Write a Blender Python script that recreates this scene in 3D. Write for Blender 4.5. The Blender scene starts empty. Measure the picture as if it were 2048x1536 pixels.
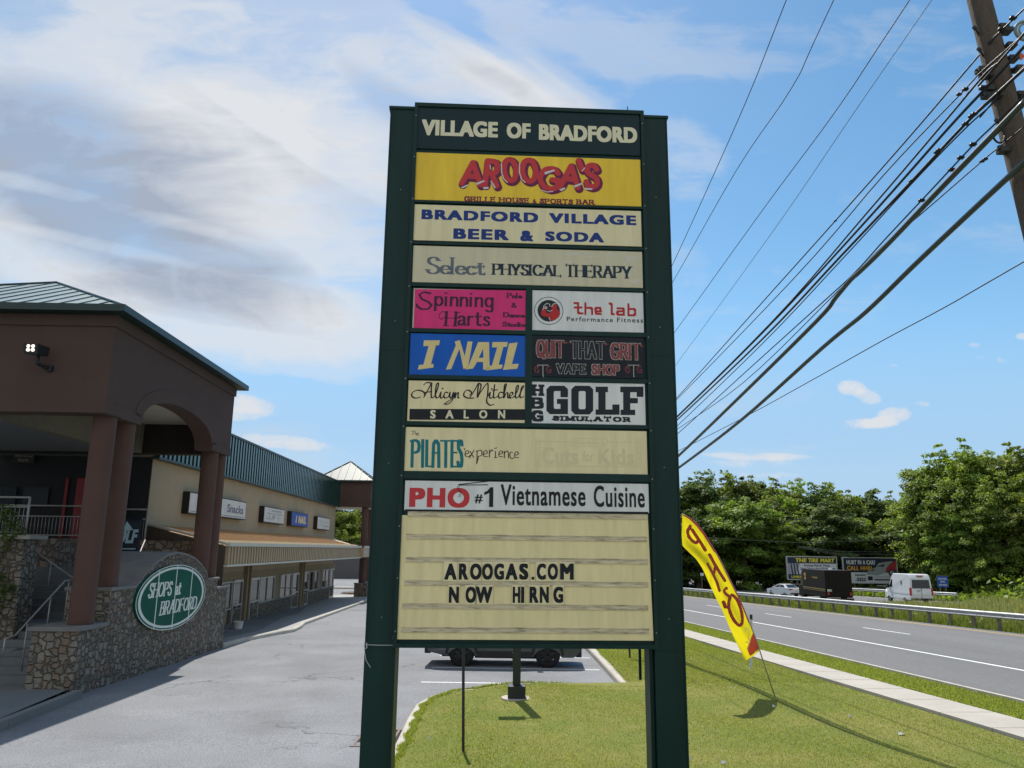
import bpy, bmesh, math, random
import numpy as np
from mathutils import Vector, Matrix
from mathutils.geometry import delaunay_2d_cdt
random.seed(7); RNG = np.random.default_rng(11)
SC = bpy.context.scene
COL = SC.collection
rad = math.radians

# ------------------------------------------------------------------ camera
FPX, PITCH, ROLL, EYE = 1543.0, rad(12.1), rad(.62), 1.6
F_ = Vector((0, math.cos(PITCH), math.sin(PITCH)))
R0 = Vector((1, 0, 0)); U0 = Vector((0, -math.sin(PITCH), math.cos(PITCH)))
R_ = R0*math.cos(ROLL) + U0*math.sin(ROLL)
U_ = -R0*math.sin(ROLL) + U0*math.cos(ROLL)
EYEP = Vector((0, 0, EYE))
cd = bpy.data.cameras.new('camera'); cam = bpy.data.objects.new('camera', cd); COL.objects.link(cam)
cd.sensor_width = 36; cd.lens = FPX*36/2048; cd.clip_end = 5000; cd.clip_start = .05
cam.matrix_world = Matrix(((R_.x, U_.x, -F_.x, 0), (R_.y, U_.y, -F_.y, 0), (R_.z, U_.z, -F_.z, EYE), (0, 0, 0, 1)))
SC.camera = cam

# ------------------------------------------------------------------ light
SUN_EL, SUN_AZ = rad(56), rad(9.6)          # azimuth to the left of +Y
SUN_STRENGTH, SKY_STRENGTH, EXPOSURE = 4.3, .085, .5
sd = bpy.data.lights.new('sun', 'SUN'); so = bpy.data.objects.new('sun', sd); COL.objects.link(so)
sd.energy = SUN_STRENGTH; sd.angle = rad(.53); sd.color = (1, .95, .87)
sdir = Vector((-math.sin(SUN_AZ)*math.cos(SUN_EL), math.cos(SUN_AZ)*math.cos(SUN_EL), math.sin(SUN_EL)))
so.rotation_euler = sdir.to_track_quat('Z', 'Y').to_euler()
so.location = (0, 0, 60)
SC.view_settings.view_transform = 'Standard'; SC.view_settings.look = 'None'
SC.view_settings.exposure = EXPOSURE; SC.view_settings.gamma = 1; SC.view_settings.use_curve_mapping = False

# ------------------------------------------------------------------ node helper
class NT:
    def __init__(s, tree): s.t = tree; tree.nodes.clear()
    def n(s, typ, **kw):
        x = s.t.nodes.new('ShaderNode'+typ)
        for k, v in kw.items():
            if k.startswith('i_'):
                key = k[2:]; key = int(key) if key.isdigit() else key.replace('_', ' ')
                sock = x.inputs[key]
                if isinstance(v, bpy.types.NodeSocket): s.t.links.new(v, sock)
                else: sock.default_value = v
            else: setattr(x, k, v)
        return x
    def math(s, op, a, b=0., c=None, clamp=False):
        x = s.n('Math', operation=op, use_clamp=clamp, i_0=a, i_1=b)
        if c is not None:
            if isinstance(c, bpy.types.NodeSocket): s.t.links.new(c, x.inputs[2])
            else: x.inputs[2].default_value = c
        return x.outputs[0]
    def ramp(s, fac, stops, interp='LINEAR'):
        x = s.n('ValToRGB', i_Fac=fac); r = x.color_ramp; r.interpolation = interp
        while len(r.elements) < len(stops): r.elements.new(.5)
        for e, (p, c) in zip(r.elements, stops):
            e.position = p; e.color = (c, c, c, 1) if isinstance(c, (int, float)) else (*c, 1)
        return x.outputs[0]
    def mix(s, fac, a, b, mode='MIX'):
        x = s.n('Mix', data_type='RGBA', blend_type=mode)
        for k, v in ((0, fac), (6, a), (7, b)):
            if isinstance(v, bpy.types.NodeSocket): s.t.links.new(v, x.inputs[k])
            elif k and len(v) == 3: x.inputs[k].default_value = (*v, 1)
            else: x.inputs[k].default_value = v
        return x.outputs[2]
    def noise(s, vec, scale, detail=4, rough=.55, dist=0.):
        return s.n('TexNoise', i_Vector=vec, i_Scale=scale, i_Detail=detail, i_Roughness=rough, i_Distortion=dist).outputs[0]

# ------------------------------------------------------------------ world: sky with clouds laid out by compass direction and height
W = bpy.data.worlds.new('World'); SC.world = W; W.use_nodes = True
t = NT(W.node_tree)
sky = t.n('TexSky', sky_type='NISHITA', sun_disc=False, sun_elevation=SUN_EL, sun_rotation=-SUN_AZ, air_density=1.0, dust_density=.3, ozone_density=1.0)
tc = t.n('TexCoord').outputs['Generated']
sp_ = t.n('SeparateXYZ', i_Vector=tc)
yy = t.math('ADD', t.math('ABSOLUTE', sp_.outputs[1]), .06)
A = t.math('DIVIDE', sp_.outputs[0], yy); B = t.math('DIVIDE', sp_.outputs[2], yy)
ab = t.n('CombineXYZ', i_X=A, i_Y=B, i_Z=0.).outputs[0]
def gauss(cx, cy, rx, ry, ang, amp):
    m = t.n('Mapping', vector_type='TEXTURE', i_Vector=ab)
    m.inputs['Location'].default_value = (cx, cy, 0); m.inputs['Rotation'].default_value = (0, 0, rad(ang)); m.inputs['Scale'].default_value = (rx, ry, 1)
    d = t.n('VectorMath', operation='LENGTH', i_0=m.outputs[0]).outputs['Value']
    return t.math('MULTIPLY', t.ramp(d, [(0, 1), (.35, .85), (1, 0)], 'EASE'), amp)
def gsum(lst):
    o = None
    for g in lst:
        v = gauss(*g); o = v if o is None else t.math('ADD', o, v)
    return o
def pxab(px, py):
    d = R_*((px-1024)/FPX) - U_*((py-768)/FPX) + F_
    return d.x/(abs(d.y)+.06*d.length), d.z/(abs(d.y)+.06*d.length)
def blob(x, y, rx, ry, ang, amp):          # an angular blob of the sky by where the photograph shows it
    a, b = pxab(x, y); a1, b1 = pxab(x+10, y); k = math.hypot(a1-a, b1-b)/10
    return (a, b, rx*k, ry*k, -ang, amp)
CLOUDS_HERE = True
# wind-combed ice cloud: noise stretched along the wind, fanned over the upper left sky
def combed(rot, sx, sy, scale, det, dist):
    m = t.n('Mapping', i_Vector=ab); m.inputs['Rotation'].default_value = (0, 0, rad(rot)); m.inputs['Scale'].default_value = (sx, sy, 1)
    return t.noise(m.outputs[0], scale, det, .6, dist)
streak = t.math('ADD', t.math('MULTIPLY', combed(28, 1.0, 5.0, 2.0, 9, .5), .6), t.math('MULTIPLY', combed(34, 1.6, 3.2, 6.0, 9, 1.1), .4))
soft = combed(24, 1.1, 2.8, 2.1, 5, .6)
big = gsum([blob(*b) for b in [
    (-150, 330, 900, 420, 10, .95), (420, 120, 560, 260, 28, .85), (560, 430, 470, 280, 30, .85), (480, 640, 560, 130, 10, .8), (-100, 60, 500, 160, 0, .35),
    (880, 130, 420, 130, 24, .65), (1100, 200, 300, 80, 28, .55), (1060, 40, 520, 130, 20, .3), (1370, 320, 130, 110, 50, .3),
    (1340, 60, 300, 120, 30, .15), (820, 330, 200, 120, 30, .5),
    (90, 600, 220, 40, 14, -.35), (600, 800, 330, 50, 8, -.6), (330, 800, 300, 60, 5, -.4), (880, 10, 190, 60, 36, -.45), (1010, 110, 200, 24, 36, -.3), (1130, 120, 120, 30, 30, -.2)]])
dens = t.math('ADD', t.math('MULTIPLY', big, .95), t.math('MULTIPLY', t.math('SUBTRACT', streak, .5), 1.7))
dens = t.math('ADD', dens, t.math('MULTIPLY', t.math('SUBTRACT', soft, .5), .8))
front = t.ramp(sp_.outputs[1], [(.0, 0), (.15, 1)])
cm = t.math('MULTIPLY', t.ramp(dens, [(.02, 0), (.35, .36), (.75, .78), (1.2, .97)], 'EASE'), front)
# small fair-weather puffs and thin bands low in the sky
fine = t.noise(ab, 26, 7, .65, .4)
puff = gsum([blob(*b) for b in [
    (1702, 775, 42, 24, 4, .95), (1738, 795, 40, 22, 10, .62), (1790, 832, 50, 28, -8, .95), (1760, 846, 46, 16, 0, .8), (1715, 848, 60, 16, 0, .72),
    (1980, 718, 60, 12, 8, .5), (1950, 690, 24, 10, 0, .5), (2046, 673, 22, 12, 0, .7), (1845, 808, 26, 12, 5, .55), (1788, 732, 14, 8, 5, .5),
    (1520, 912, 180, 11, 1, .62), (1500, 926, 140, 16, 0, .4), (1550, 950, 120, 12, 0, .4),
    (565, 884, 150, 22, 5, .85), (490, 806, 110, 26, 8, .75), (470, 830, 140, 20, 0, .5)]])
pd = t.math('ADD', puff, t.math('MULTIPLY', t.math('MULTIPLY', t.math('SUBTRACT', fine, .5), 1.9), t.math('MULTIPLY', puff, 2.0, clamp=True)))
pm = t.math('MULTIPLY', t.ramp(pd, [(.22, 0), (.6, .6), (1.0, .95)], 'EASE'), front)
veil = t.math('MULTIPLY', t.ramp(t.noise(ab, 1.6, 5, .5, .6), [(.45, 0), (.8, 1)]), .10)
# self-shade of the thick cloud bank
bank = gsum([blob(*b) for b in [(60, 290, 620, 190, 12, 1.0), (330, 500, 460, 130, 18, .95), (640, 340, 260, 80, 42, .3), (360, 610, 360, 46, 12, .35), (780, 200, 240, 50, 34, .25), (1000, 160, 120, 30, 30, .3), (100, 110, 300, 40, 10, -.2), (560, 130, 260, 110, 40, -.6), (520, 700, 420, 46, 8, -.6), (160, 395, 460, 24, 14, -.5), (560, 260, 340, 36, 34, -.5), (720, 560, 200, 60, 34, -.5), (200, 490, 300, 18, 12, -.3)]])
bank = t.math('ADD', t.math('MULTIPLY', bank, .85), t.math('MULTIPLY', t.math('SUBTRACT', streak, .5), 1.9))
bank = t.math('ADD', bank, t.math('MULTIPLY', t.math('SUBTRACT', soft, .5), .5))
CB = 6.5
cc = t.mix(t.ramp(bank, [(-.2, .0), (.75, 1.)], 'LINEAR'), (CB*.98, CB, CB*1.03), (CB*.50, CB*.57, CB*.70))
sat = t.n('HueSaturation', i_Color=sky.outputs[0], i_Hue=.488, i_Saturation=1.24, i_Value=1.16).outputs[0]
sat = t.mix(t.ramp(B, [(.0, .95), (.12, .75), (.34, 0)], 'EASE'), sat, (2.9, 4.5, 6.7))
col = t.mix(veil, sat, (5., 5.6, 6.6))
# unseen bright cloud bank, added behind the viewer to brighten the shaded fronts
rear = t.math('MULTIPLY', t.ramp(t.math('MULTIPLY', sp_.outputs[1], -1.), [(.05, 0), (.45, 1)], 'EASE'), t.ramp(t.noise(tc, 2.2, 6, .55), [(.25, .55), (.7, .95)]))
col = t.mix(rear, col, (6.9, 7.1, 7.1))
col = t.mix(cm, col, cc)
col = t.mix(pm, col, (CB*.95, CB*.98, CB*1.03))
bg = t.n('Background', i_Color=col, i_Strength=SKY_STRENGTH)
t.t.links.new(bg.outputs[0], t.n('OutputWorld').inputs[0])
# ------------------------------------------------------------------ calibrated geometry: photo pixel -> point on a real surface
def ray(px, py): return R_*((px-1024)/FPX) - U_*((py-768)/FPX) + F_
def hit(px, py, n, d0):
    n = Vector(n); d = ray(px, py); return EYEP + d*((d0 - n.dot(EYEP))/n.dot(d))
class Frame:
    def __init__(s, deg):
        a = rad(deg); s.a = a; s.x = Vector((math.cos(a), math.sin(a), 0)); s.y = Vector((-math.sin(a), math.cos(a), 0))
    def w(s, u, v, z): return s.x*u + s.y*v + Vector((0, 0, z))
    def l(s, P): return Vector((P.dot(s.x), P.dot(s.y), P.z))
    def atu(s, px, py, u): return s.l(hit(px, py, s.x, u))
    def atv(s, px, py, v): return s.l(hit(px, py, s.y, v))
WF, BF, RF, SF = Frame(0), Frame(1.15), Frame(3.09), Frame(2.6)
def lot_z(y): return -1.5 - .012*y
def road_z(s): return -.95 - .027*min(s, 110) if s > -60 else .67
SIGN_N = 6.2*math.cos(rad(2.6))
def spx(px, py): p = SF.atv(px, py, SIGN_N); return p.x, p.z

# ------------------------------------------------------------------ materials
MATS = {}
def mat(name, color, rough=.7, var=.12, scale=6., bump=.0, bscale=60., metal=0., spec=.4, stain=None, stain_amt=0., stain_scale=2., coat=0., trans=0., hue=0., fine=0., fscale=120., stretch=None, cracks=0.):
    if name in MATS: return MATS[name]
    m = bpy.data.materials.new(name); m.use_nodes = True; t = NT(m.node_tree); MATS[name] = m
    co = t.n('TexCoord').outputs['Object']
    if stretch:
        q = t.n('Mapping', i_Vector=co); q.inputs['Scale'].default_value = stretch; co = q.outputs[0]
    nz = t.noise(co, scale, 5)
    k = t.ramp(nz, [(.25, 1-var), (.75, 1+var)])
    c = t.mix(1., (*color, 1), k, 'MULTIPLY')
    if fine:
        k2 = t.ramp(t.noise(co, fscale, 2, .7), [(.3, 1-fine), (.7, 1+fine)]); c = t.mix(1., c, k2, 'MULTIPLY')
    if stain is not None:
        sm = t.ramp(t.noise(co, stain_scale, 6, .65), [(.5, 0), (.72, stain_amt)]); c = t.mix(sm, c, (*stain, 1))
    if cracks:
        wv = t.n('VectorMath', operation='MULTIPLY_ADD', i_0=t.n('TexNoise', i_Vector=co, i_Scale=.8, i_Detail=6.).outputs['Color'], i_1=(1.6, 1.6, 1.6), i_2=co).outputs[0]
        ce = t.n('TexVoronoi', feature='DISTANCE_TO_EDGE', i_Vector=wv, i_Scale=.19).outputs['Distance']
        ck_ = t.math('MULTIPLY', t.ramp(ce, [(.0, 1), (.006, 0)]), t.ramp(t.noise(co, .35, 3), [(.45, 0), (.6, cracks)]))
        pt = t.ramp(t.noise(co, .16, 3, .5), [(.50, 0), (.54, .22)]); c = t.mix(pt, c, (.13, .133, .14, 1)); c = t.mix(ck_, c, (.05, .05, .052, 1))
    if hue:
        oi = t.n('ObjectInfo').outputs['Random']; hs = t.n('HueSaturation', i_Color=c, i_Hue=t.math('ADD', .5-hue/2, t.math('MULTIPLY', oi, hue)), i_Value=t.math('ADD', .8, t.math('MULTIPLY', oi, .4))); c = hs.outputs[0]
    b = t.n('BsdfPrincipled', i_Base_Color=c, i_Roughness=rough, i_Metallic=metal)
    b.inputs['Specular IOR Level'].default_value = spec; b.inputs['Coat Weight'].default_value = coat
    if bump:
        bn = t.n('Bump', i_Strength=bump, i_Distance=.02, i_Height=t.noise(co, bscale, 4)); t.t.links.new(bn.outputs[0], b.inputs['Normal'])
    out = b.outputs[0]
    if trans:
        tr = t.n('BsdfTranslucent', i_Color=c); mx = t.n('MixShader', i_0=trans, i_1=out, i_2=tr.outputs[0]); out = mx.outputs[0]
    t.t.links.new(out, t.n('OutputMaterial').inputs[0])
    return m
def stone_mat(name, c1, c2, scale, sq=(1, 1, 1.25)):
    m = bpy.data.materials.new(name); m.use_nodes = True; t = NT(m.node_tree); MATS[name] = m
    co = t.n('TexCoord').outputs['Object']
    q = t.n('Mapping', i_Vector=co); q.inputs['Scale'].default_value = sq; v0 = q.outputs[0]
    wob = t.n('TexNoise', i_Vector=v0, i_Scale=2.6, i_Detail=3.)
    v = t.n('VectorMath', operation='MULTIPLY_ADD', i_0=wob.outputs['Color'], i_1=(.16, .16, .16), i_2=v0).outputs[0]
    vo = t.n('TexVoronoi', distance='CHEBYCHEV', i_Vector=v, i_Scale=scale, i_Randomness=.85)
    f2 = t.n('TexVoronoi', distance='CHEBYCHEV', feature='F2', i_Vector=v, i_Scale=scale, i_Randomness=.85)
    ed = t.math('SUBTRACT', f2.outputs['Distance'], vo.outputs['Distance'])
    rnd = t.n('SeparateColor', i_Color=vo.outputs['Color'])
    c = t.mix(rnd.outputs[0], c1, c2)
    c = t.mix(t.ramp(rnd.outputs[1], [(.72, 0), (.8, .55)]), c, (.20, .13, .085, 1))
    c = t.mix(1., c, t.ramp(t.noise(v0, 22, 6, .7), [(.25, .62), (.75, 1.32)]), 'MULTIPLY')
    mo = t.ramp(ed, [(.02, 0), (.09, 1)])
    c = t.mix(mo, (.09, .08, .068), c)
    h = t.math('ADD', t.ramp(ed, [(.0, 0), (.2, 1)], 'EASE'), t.math('MULTIPLY', t.noise(v0, 14, 6, .65), .6))
    h = t.math('ADD', h, t.math('MULTIPLY', rnd.outputs[2], .5))
    b = t.n('BsdfPrincipled', i_Base_Color=c, i_Roughness=.9); b.inputs['Specular IOR Level'].default_value = .2
    bn = t.n('Bump', i_Strength=.9, i_Distance=.055, i_Height=h); t.t.links.new(bn.outputs[0], b.inputs['Normal'])
    t.t.links.new(b.outputs[0], t.n('OutputMaterial').inputs[0]); return m
def leaf_mat(name, dark, light, trans=.35, hue=.03):
    m = bpy.data.materials.new(name); m.use_nodes = True; t = NT(m.node_tree); MATS[name] = m
    geo = t.n('NewGeometry').outputs['Random Per Island']; oi = t.n('ObjectInfo').outputs['Random']
    c = t.mix(geo, dark, light)
    hs = t.n('HueSaturation', i_Color=c, i_Hue=t.math('ADD', .5-hue/2, t.math('MULTIPLY', oi, hue)), i_Value=t.math('ADD', .8, t.math('MULTIPLY', oi, .5)))
    b = t.n('BsdfPrincipled', i_Base_Color=hs.outputs[0], i_Roughness=.55); b.inputs['Specular IOR Level'].default_value = .3
    hs2 = t.n('HueSaturation', i_Color=hs.outputs[0], i_Hue=.485, i_Saturation=1.15, i_Value=1.35)
    tr = t.n('BsdfTranslucent', i_Color=hs2.outputs[0]); mx = t.n('MixShader', i_0=trans, i_1=b.outputs[0], i_2=tr.outputs[0])
    t.t.links.new(mx.outputs[0], t.n('OutputMaterial').inputs[0]); return m
def glass_mat(name, tint=(.012, .015, .018)):
    return mat(name, tint, rough=.05, var=.05, spec=.5)

# ------------------------------------------------------------------ mesh builder (coordinates of a frame; u, v, z)
class MB:
    def __init__(s): s.v = []; s.f = []; s.mi = []
    def add(s, vs, fs, mi=0):
        o = len(s.v); s.v += [tuple(p) for p in vs]; s.f += [tuple(i+o for i in f) for f in fs]; s.mi += [mi]*len(fs); return s
    def box(s, a, b, mi=0):
        x0, x1 = sorted((a[0], b[0])); y0, y1 = sorted((a[1], b[1])); z0, z1 = sorted((a[2], b[2]))
        return s.add([(x0,y0,z0),(x1,y0,z0),(x1,y1,z0),(x0,y1,z0),(x0,y0,z1),(x1,y0,z1),(x1,y1,z1),(x0,y1,z1)],
                     [(0,3,2,1),(4,5,6,7),(0,1,5,4),(1,2,6,5),(2,3,7,6),(3,0,4,7)], mi)
    def hexa(s, bot, top, mi=0):       # two loops of equal length
        n = len(bot)
        return s.add(list(bot)+list(top), [tuple(reversed(range(n))), tuple(range(n, 2*n))]+[(i, (i+1) % n, n+(i+1) % n, n+i) for i in range(n)], mi)
    def prism(s, poly, axis, a, b, mi=0):   # poly in the two other axes
        def P(p, c): return (c, p[0], p[1]) if axis == 0 else (p[0], c, p[1]) if axis == 1 else (p[0], p[1], c)
        return s.hexa([P(p, a) for p in poly], [P(p, b) for p in poly], mi)
    def tube(s, pts, r, n=8, mi=0, caps=True):
        pts = [Vector(p) for p in pts]; rs = r if isinstance(r, (list, tuple)) else [r]*len(pts)
        o = len(s.v); up = None
        for i, p in enumerate(pts):
            d = (pts[min(i+1, len(pts)-1)] - pts[max(i-1, 0)]).normalized()
            if up is None: up = Vector((0, 0, 1)) if abs(d.z) < .9 else Vector((1, 0, 0))
            x = d.cross(up).normalized(); y = x.cross(d).normalized(); up = y
            for k in range(n):
                a = 2*math.pi*k/n; s.v.append(tuple(p + (x*math.cos(a) + y*math.sin(a))*rs[i]))
        for i in range(len(pts)-1):
            for k in range(n):
                s.f.append((o+i*n+k, o+i*n+(k+1) % n, o+(i+1)*n+(k+1) % n, o+(i+1)*n+k)); s.mi.append(mi)
        if caps:
            s.f.append(tuple(o+k for k in reversed(range(n)))); s.f.append(tuple(o+(len(pts)-1)*n+k for k in range(n))); s.mi += [mi, mi]
        return s
    def cyl(s, p, axis, r, h, n=20, mi=0, r2=None):
        d = [(1,0,0),(0,1,0),(0,0,1)][axis]; q = tuple(p[i]+d[i]*h for i in range(3)); return s.tube([p, q], [r, r if r2 is None else r2], n, mi)
    def grid(s, fn, nu, nv, mi=0):
        o = len(s.v)
        for j in range(nv+1):
            for i in range(nu+1): s.v.append(tuple(fn(i/nu, j/nv)))
        for j in range(nv):
            for i in range(nu):
                a = o+j*(nu+1)+i; s.f.append((a, a+1, a+nu+2, a+nu+1)); s.mi.append(mi)
        return s
    def mesh(s, name, mats, origin=(0, 0, 0), smooth=False):
        me = bpy.data.meshes.new(name); ox, oy, oz = origin
        me.from_pydata([(x-ox, y-oy, z-oz) for x, y, z in s.v], [], s.f)
        for m in (mats if isinstance(mats, (list, tuple)) else [mats]): me.materials.append(m)
        if any(s.mi): me.polygons.foreach_set('material_index', s.mi)
        if smooth: me.polygons.foreach_set('use_smooth', [True]*len(s.f))
        me.update(); return me
def link(name, data, parent=None):
    o = bpy.data.objects.new(name, data); COL.objects.link(o)
    if parent is not None: o.parent = parent
    return o
def tag(o, label=None, cat=None, group=None, kind=None):
    for k, v in (('label', label), ('category', cat), ('group', group), ('kind', kind)):
        if v: o[k] = v
    return o
def bevel(o, w=.01, seg=2):
    m = o.modifiers.new('bevel', 'BEVEL'); m.width = w; m.segments = seg; m.limit_method = 'ANGLE'; m.angle_limit = rad(35); return o
class Thing:                            # an Empty at the thing's base; parts are given in frame coordinates
    def __init__(s, name, label, cat, frame, origin, group=None, rot=0., kind=None):
        s.fr = frame; s.o = origin
        s.e = link(name, None); s.e.location = frame.w(*origin); s.e.rotation_euler = (0, 0, frame.a + rot)
        s.e.empty_display_size = .2; tag(s.e, label, cat, group, kind)
    def part(s, name, mb, m, parent=None, smooth=False, label=None, bev=0):
        o = link(name, mb.mesh(name, m, s.o, smooth), parent or s.e)
        if label: o['label'] = label
        if bev: bevel(o, bev)
        return o
def single(name, mb, m, label, cat, frame=None, origin=(0, 0, 0), group=None, smooth=False, kind=None, bev=0):
    frame = frame or WF
    o = link(name, mb.mesh(name, m, origin, smooth)); o.location = frame.w(*origin); o.rotation_euler = (0, 0, frame.a)
    if bev: bevel(o, bev)
    return tag(o, label, cat, group, kind)
def structure(name, mb, m, frame=None, smooth=False):
    return single(name, mb, m, None, None, frame, kind='structure', smooth=smooth)
def copy_tree(o, parent=None):
    c = o.copy(); COL.objects.link(c)
    if parent is not None: c.parent = parent
    for ch in list(o.children): copy_tree(ch, c)
    return c

# ------------------------------------------------------------------ lettering: pen strokes united into flat faces, and the built-in sans
G = {}
def _g(ch, w, *strokes): G[ch] = (w, strokes)
# a stroke: list of x,y; a leading '~' means a smooth curve
_g('A', .8, (0,0,.4,1), (.4,1,.8,0), (.15,.36,.65,.36))
_g('B', .6, (0,0,0,1), (0,1,.3,1,'~',.46,.97,.54,.86,.54,.68,.45,.57,.3,.53), (.3,.53,0,.53), (.3,.53,'~',.5,.49,.6,.38,.6,.16,.5,.04,.3,0), (.3,0,0,0))
_g('C', .75, ('~',.73,.78,.6,.95,.4,1,.15,.88,0,.5,.15,.12,.4,0,.6,.05,.75,.22))
_g('D', .74, (0,0,0,1), (0,1,.3,1,'~',.54,.93,.7,.75,.74,.5,.7,.25,.54,.07,.3,0), (.3,0,0,0))
_g('E', .58, (0,0,0,1), (0,1,.55,1), (0,.52,.44,.52), (0,0,.58,0))
_g('F', .55, (0,0,0,1), (0,1,.55,1), (0,.5,.44,.5))
_g('G', .78, ('~',.72,.8,.6,.95,.4,1,.15,.88,0,.5,.15,.12,.4,0,.6,.03,.76,.14), (.76,.12,.76,.45), (.76,.45,.5,.45))
_g('H', .72, (0,0,0,1), (.72,0,.72,1), (0,.52,.72,.52))
_g('I', .0, (0,0,0,1))
_g('J', .4, (.4,1,.4,.3,'~',.36,.08,.2,0,0,.1))
_g('K', .68, (0,0,0,1), (.64,1,0,.38), (.22,.58,.68,0))
_g('L', .56, (0,0,0,1), (0,0,.56,0))
_g('M', .9, (0,0,0,1), (0,1,.45,.1), (.45,.1,.9,1), (.9,0,.9,1))
_g('N', .72, (0,0,0,1), (0,1,.72,0), (.72,0,.72,1))
_g('O', .84, ('~',.42,1,.14,.88,0,.5,.14,.12,.42,0,.7,.12,.84,.5,.7,.88,.42,1))
_g('P', .58, (0,0,0,1), (0,1,.3,1,'~',.5,.95,.58,.84,.58,.64,.5,.52,.3,.47), (.3,.47,0,.47))
_g('Q', .84, G['O'][1][0], (.48,.24,.86,-.08))
_g('R', .66, (0,0,0,1), (0,1,.3,1,'~',.5,.95,.57,.84,.57,.66,.5,.54,.3,.5), (.3,.5,0,.5), (.3,.5,.66,0))
_g('S', .56, ('~',.53,.8,.44,.95,.28,1,.09,.92,.04,.74,.16,.58,.42,.46,.55,.3,.52,.1,.36,0,.2,0,.05,.07,.0,.22))
_g('T', .7, (.35,0,.35,1), (0,1,.7,1))
_g('U', .7, (0,1,0,.4,'~',.06,.1,.22,0,.48,0,.64,.1,.7,.4), (.7,.4,.7,1))
_g('V', .76, (0,1,.38,0), (.38,0,.76,1))
_g('W', 1.1, (0,1,.28,0), (.28,0,.55,.9), (.55,.9,.82,0), (.82,0,1.1,1))
_g('X', .7, (0,0,.7,1), (0,1,.7,0))
_g('Y', .72, (0,1,.36,.45), (.72,1,.36,.45), (.36,.45,.36,0))
_g('Z', .64, (0,1,.64,1), (.64,1,0,0), (0,0,.64,0))
_b = ('~',.21,.5,.06,.42,0,.25,.06,.08,.21,0,.36,.08,.42,.25,.36,.42,.21,.5)
_g('a', .42, ('~',.03,.4,.12,.48,.25,.5,.36,.43,.38,.3), (.38,.3,.38,.05,.46,0), ('~',.38,.29,.2,.27,.05,.21,.02,.1,.1,.01,.24,.02,.38,.14))
_g('b', .42, (0,0,0,1), _b)
_g('c', .4, ('~',.38,.4,.3,.49,.2,.5,.05,.42,0,.25,.05,.08,.2,0,.3,.01,.4,.1))
_g('d', .42, (.42,0,.42,1), _b)
_g('e', .42, (.02,.27,.42,.27), ('~',.42,.27,.38,.43,.22,.5,.06,.42,0,.25,.06,.08,.22,0,.34,.02,.42,.12))
_g('f', .34, ('~',.36,.92,.28,1,.18,.97,.13,.82,.13,.5), (.13,.5,.13,0), (0,.5,.3,.5))
_g('g', .42, _b, (.42,.5,.42,-.08,'~',.37,-.24,.22,-.28,.04,-.2))
_g('h', .38, (0,0,0,1), ('~',0,.34,.1,.46,.22,.5,.34,.45,.38,.3), (.38,.3,.38,0))
_g('i', 0, (0,0,0,.5), (0,.69,0,.71))
_g('k', .4, (0,0,0,1), (.38,.5,0,.18), (.14,.3,.42,0))
_g('l', 0, (0,0,0,1))
_g('m', .68, (0,0,0,.5), ('~',0,.34,.08,.46,.18,.5,.3,.45,.34,.3), (.34,.3,.34,0), ('~',.34,.34,.42,.46,.52,.5,.64,.45,.68,.3), (.68,.3,.68,0))
_g('n', .38, (0,0,0,.5), ('~',0,.34,.1,.46,.22,.5,.34,.45,.38,.3), (.38,.3,.38,0))
_g('o', .42, _b)
_g('p', .42, (0,-.27,0,.5), _b)
_g('r', .26, (0,0,0,.5), ('~',0,.3,.06,.43,.16,.49,.26,.47))
_g('s', .32, ('~',.3,.4,.24,.48,.14,.5,.04,.45,.03,.36,.12,.28,.24,.23,.31,.14,.28,.04,.16,0,.06,.02,0,.1))
_g('t', .32, (.12,.7,.12,.15,'~',.16,.03,.24,0,.34,.05), (0,.5,.3,.5))
_g('u', .38, (0,.5,0,.2,'~',.04,.05,.16,0,.28,.04,.38,.18), (.38,0,.38,.5))
_g('x', .38, (0,0,.38,.5), (0,.5,.38,0))
_g('y', .42, (0,.5,.21,.02), (.42,.5,.21,0,.12,-.22,0,-.26))
_g('&', .74, ('~',.72,.42,.6,.14,.4,.0,.2,.0,.04,.1,.03,.3,.16,.46,.36,.6,.46,.75,.43,.93,.3,1,.18,.94,.15,.78,.24,.6), (.24,.6,.72,0))
_g("'", 0, (0,.98,0,.8)); _g('.', 0, (0,0,0,.01)); _g(' ', .22)
def smooth(pts, n=6):
    out = []
    closed = pts[0] == pts[-1]; m = len(pts)
    for i in range(m-1):
        p1, p2 = pts[i], pts[i+1]
        p0 = pts[i-1] if i > 0 else (pts[-2] if closed else p1); p3 = pts[i+2] if i+2 < m else (pts[1] if closed else p2)
        for k in range(n):
            s = k/n; a = [.5*(2*p1[j] + (p2[j]-p0[j])*s + (2*p0[j]-5*p1[j]+4*p2[j]-p3[j])*s*s + (3*p1[j]-p0[j]-3*p2[j]+p3[j])*s**3) for j in (0, 1)]
            out.append(tuple(a))
    return out + [pts[-1]]
def stroke_pts(st):
    pre, cur, sm = [], [], False; i = 0
    while i < len(st):
        if st[i] == '~': sm = True; pre = cur; cur = [pre[-1]] if pre else []; i += 1; continue
        cur.append((st[i], st[i+1])); i += 2
    return (pre[:-1] if sm and pre else pre) + (smooth(cur) if sm else cur)
def hull(p):
    p = sorted(set(p)); o = []
    for seq in (p, p[::-1]):
        h = []
        for q in seq:
            while len(h) > 1 and (h[-1][0]-h[-2][0])*(q[1]-h[-2][1]) - (h[-1][1]-h[-2][1])*(q[0]-h[-2][0]) <= 0: h.pop()
            h.append(q)
        o += h[:-1]
    return o
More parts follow.
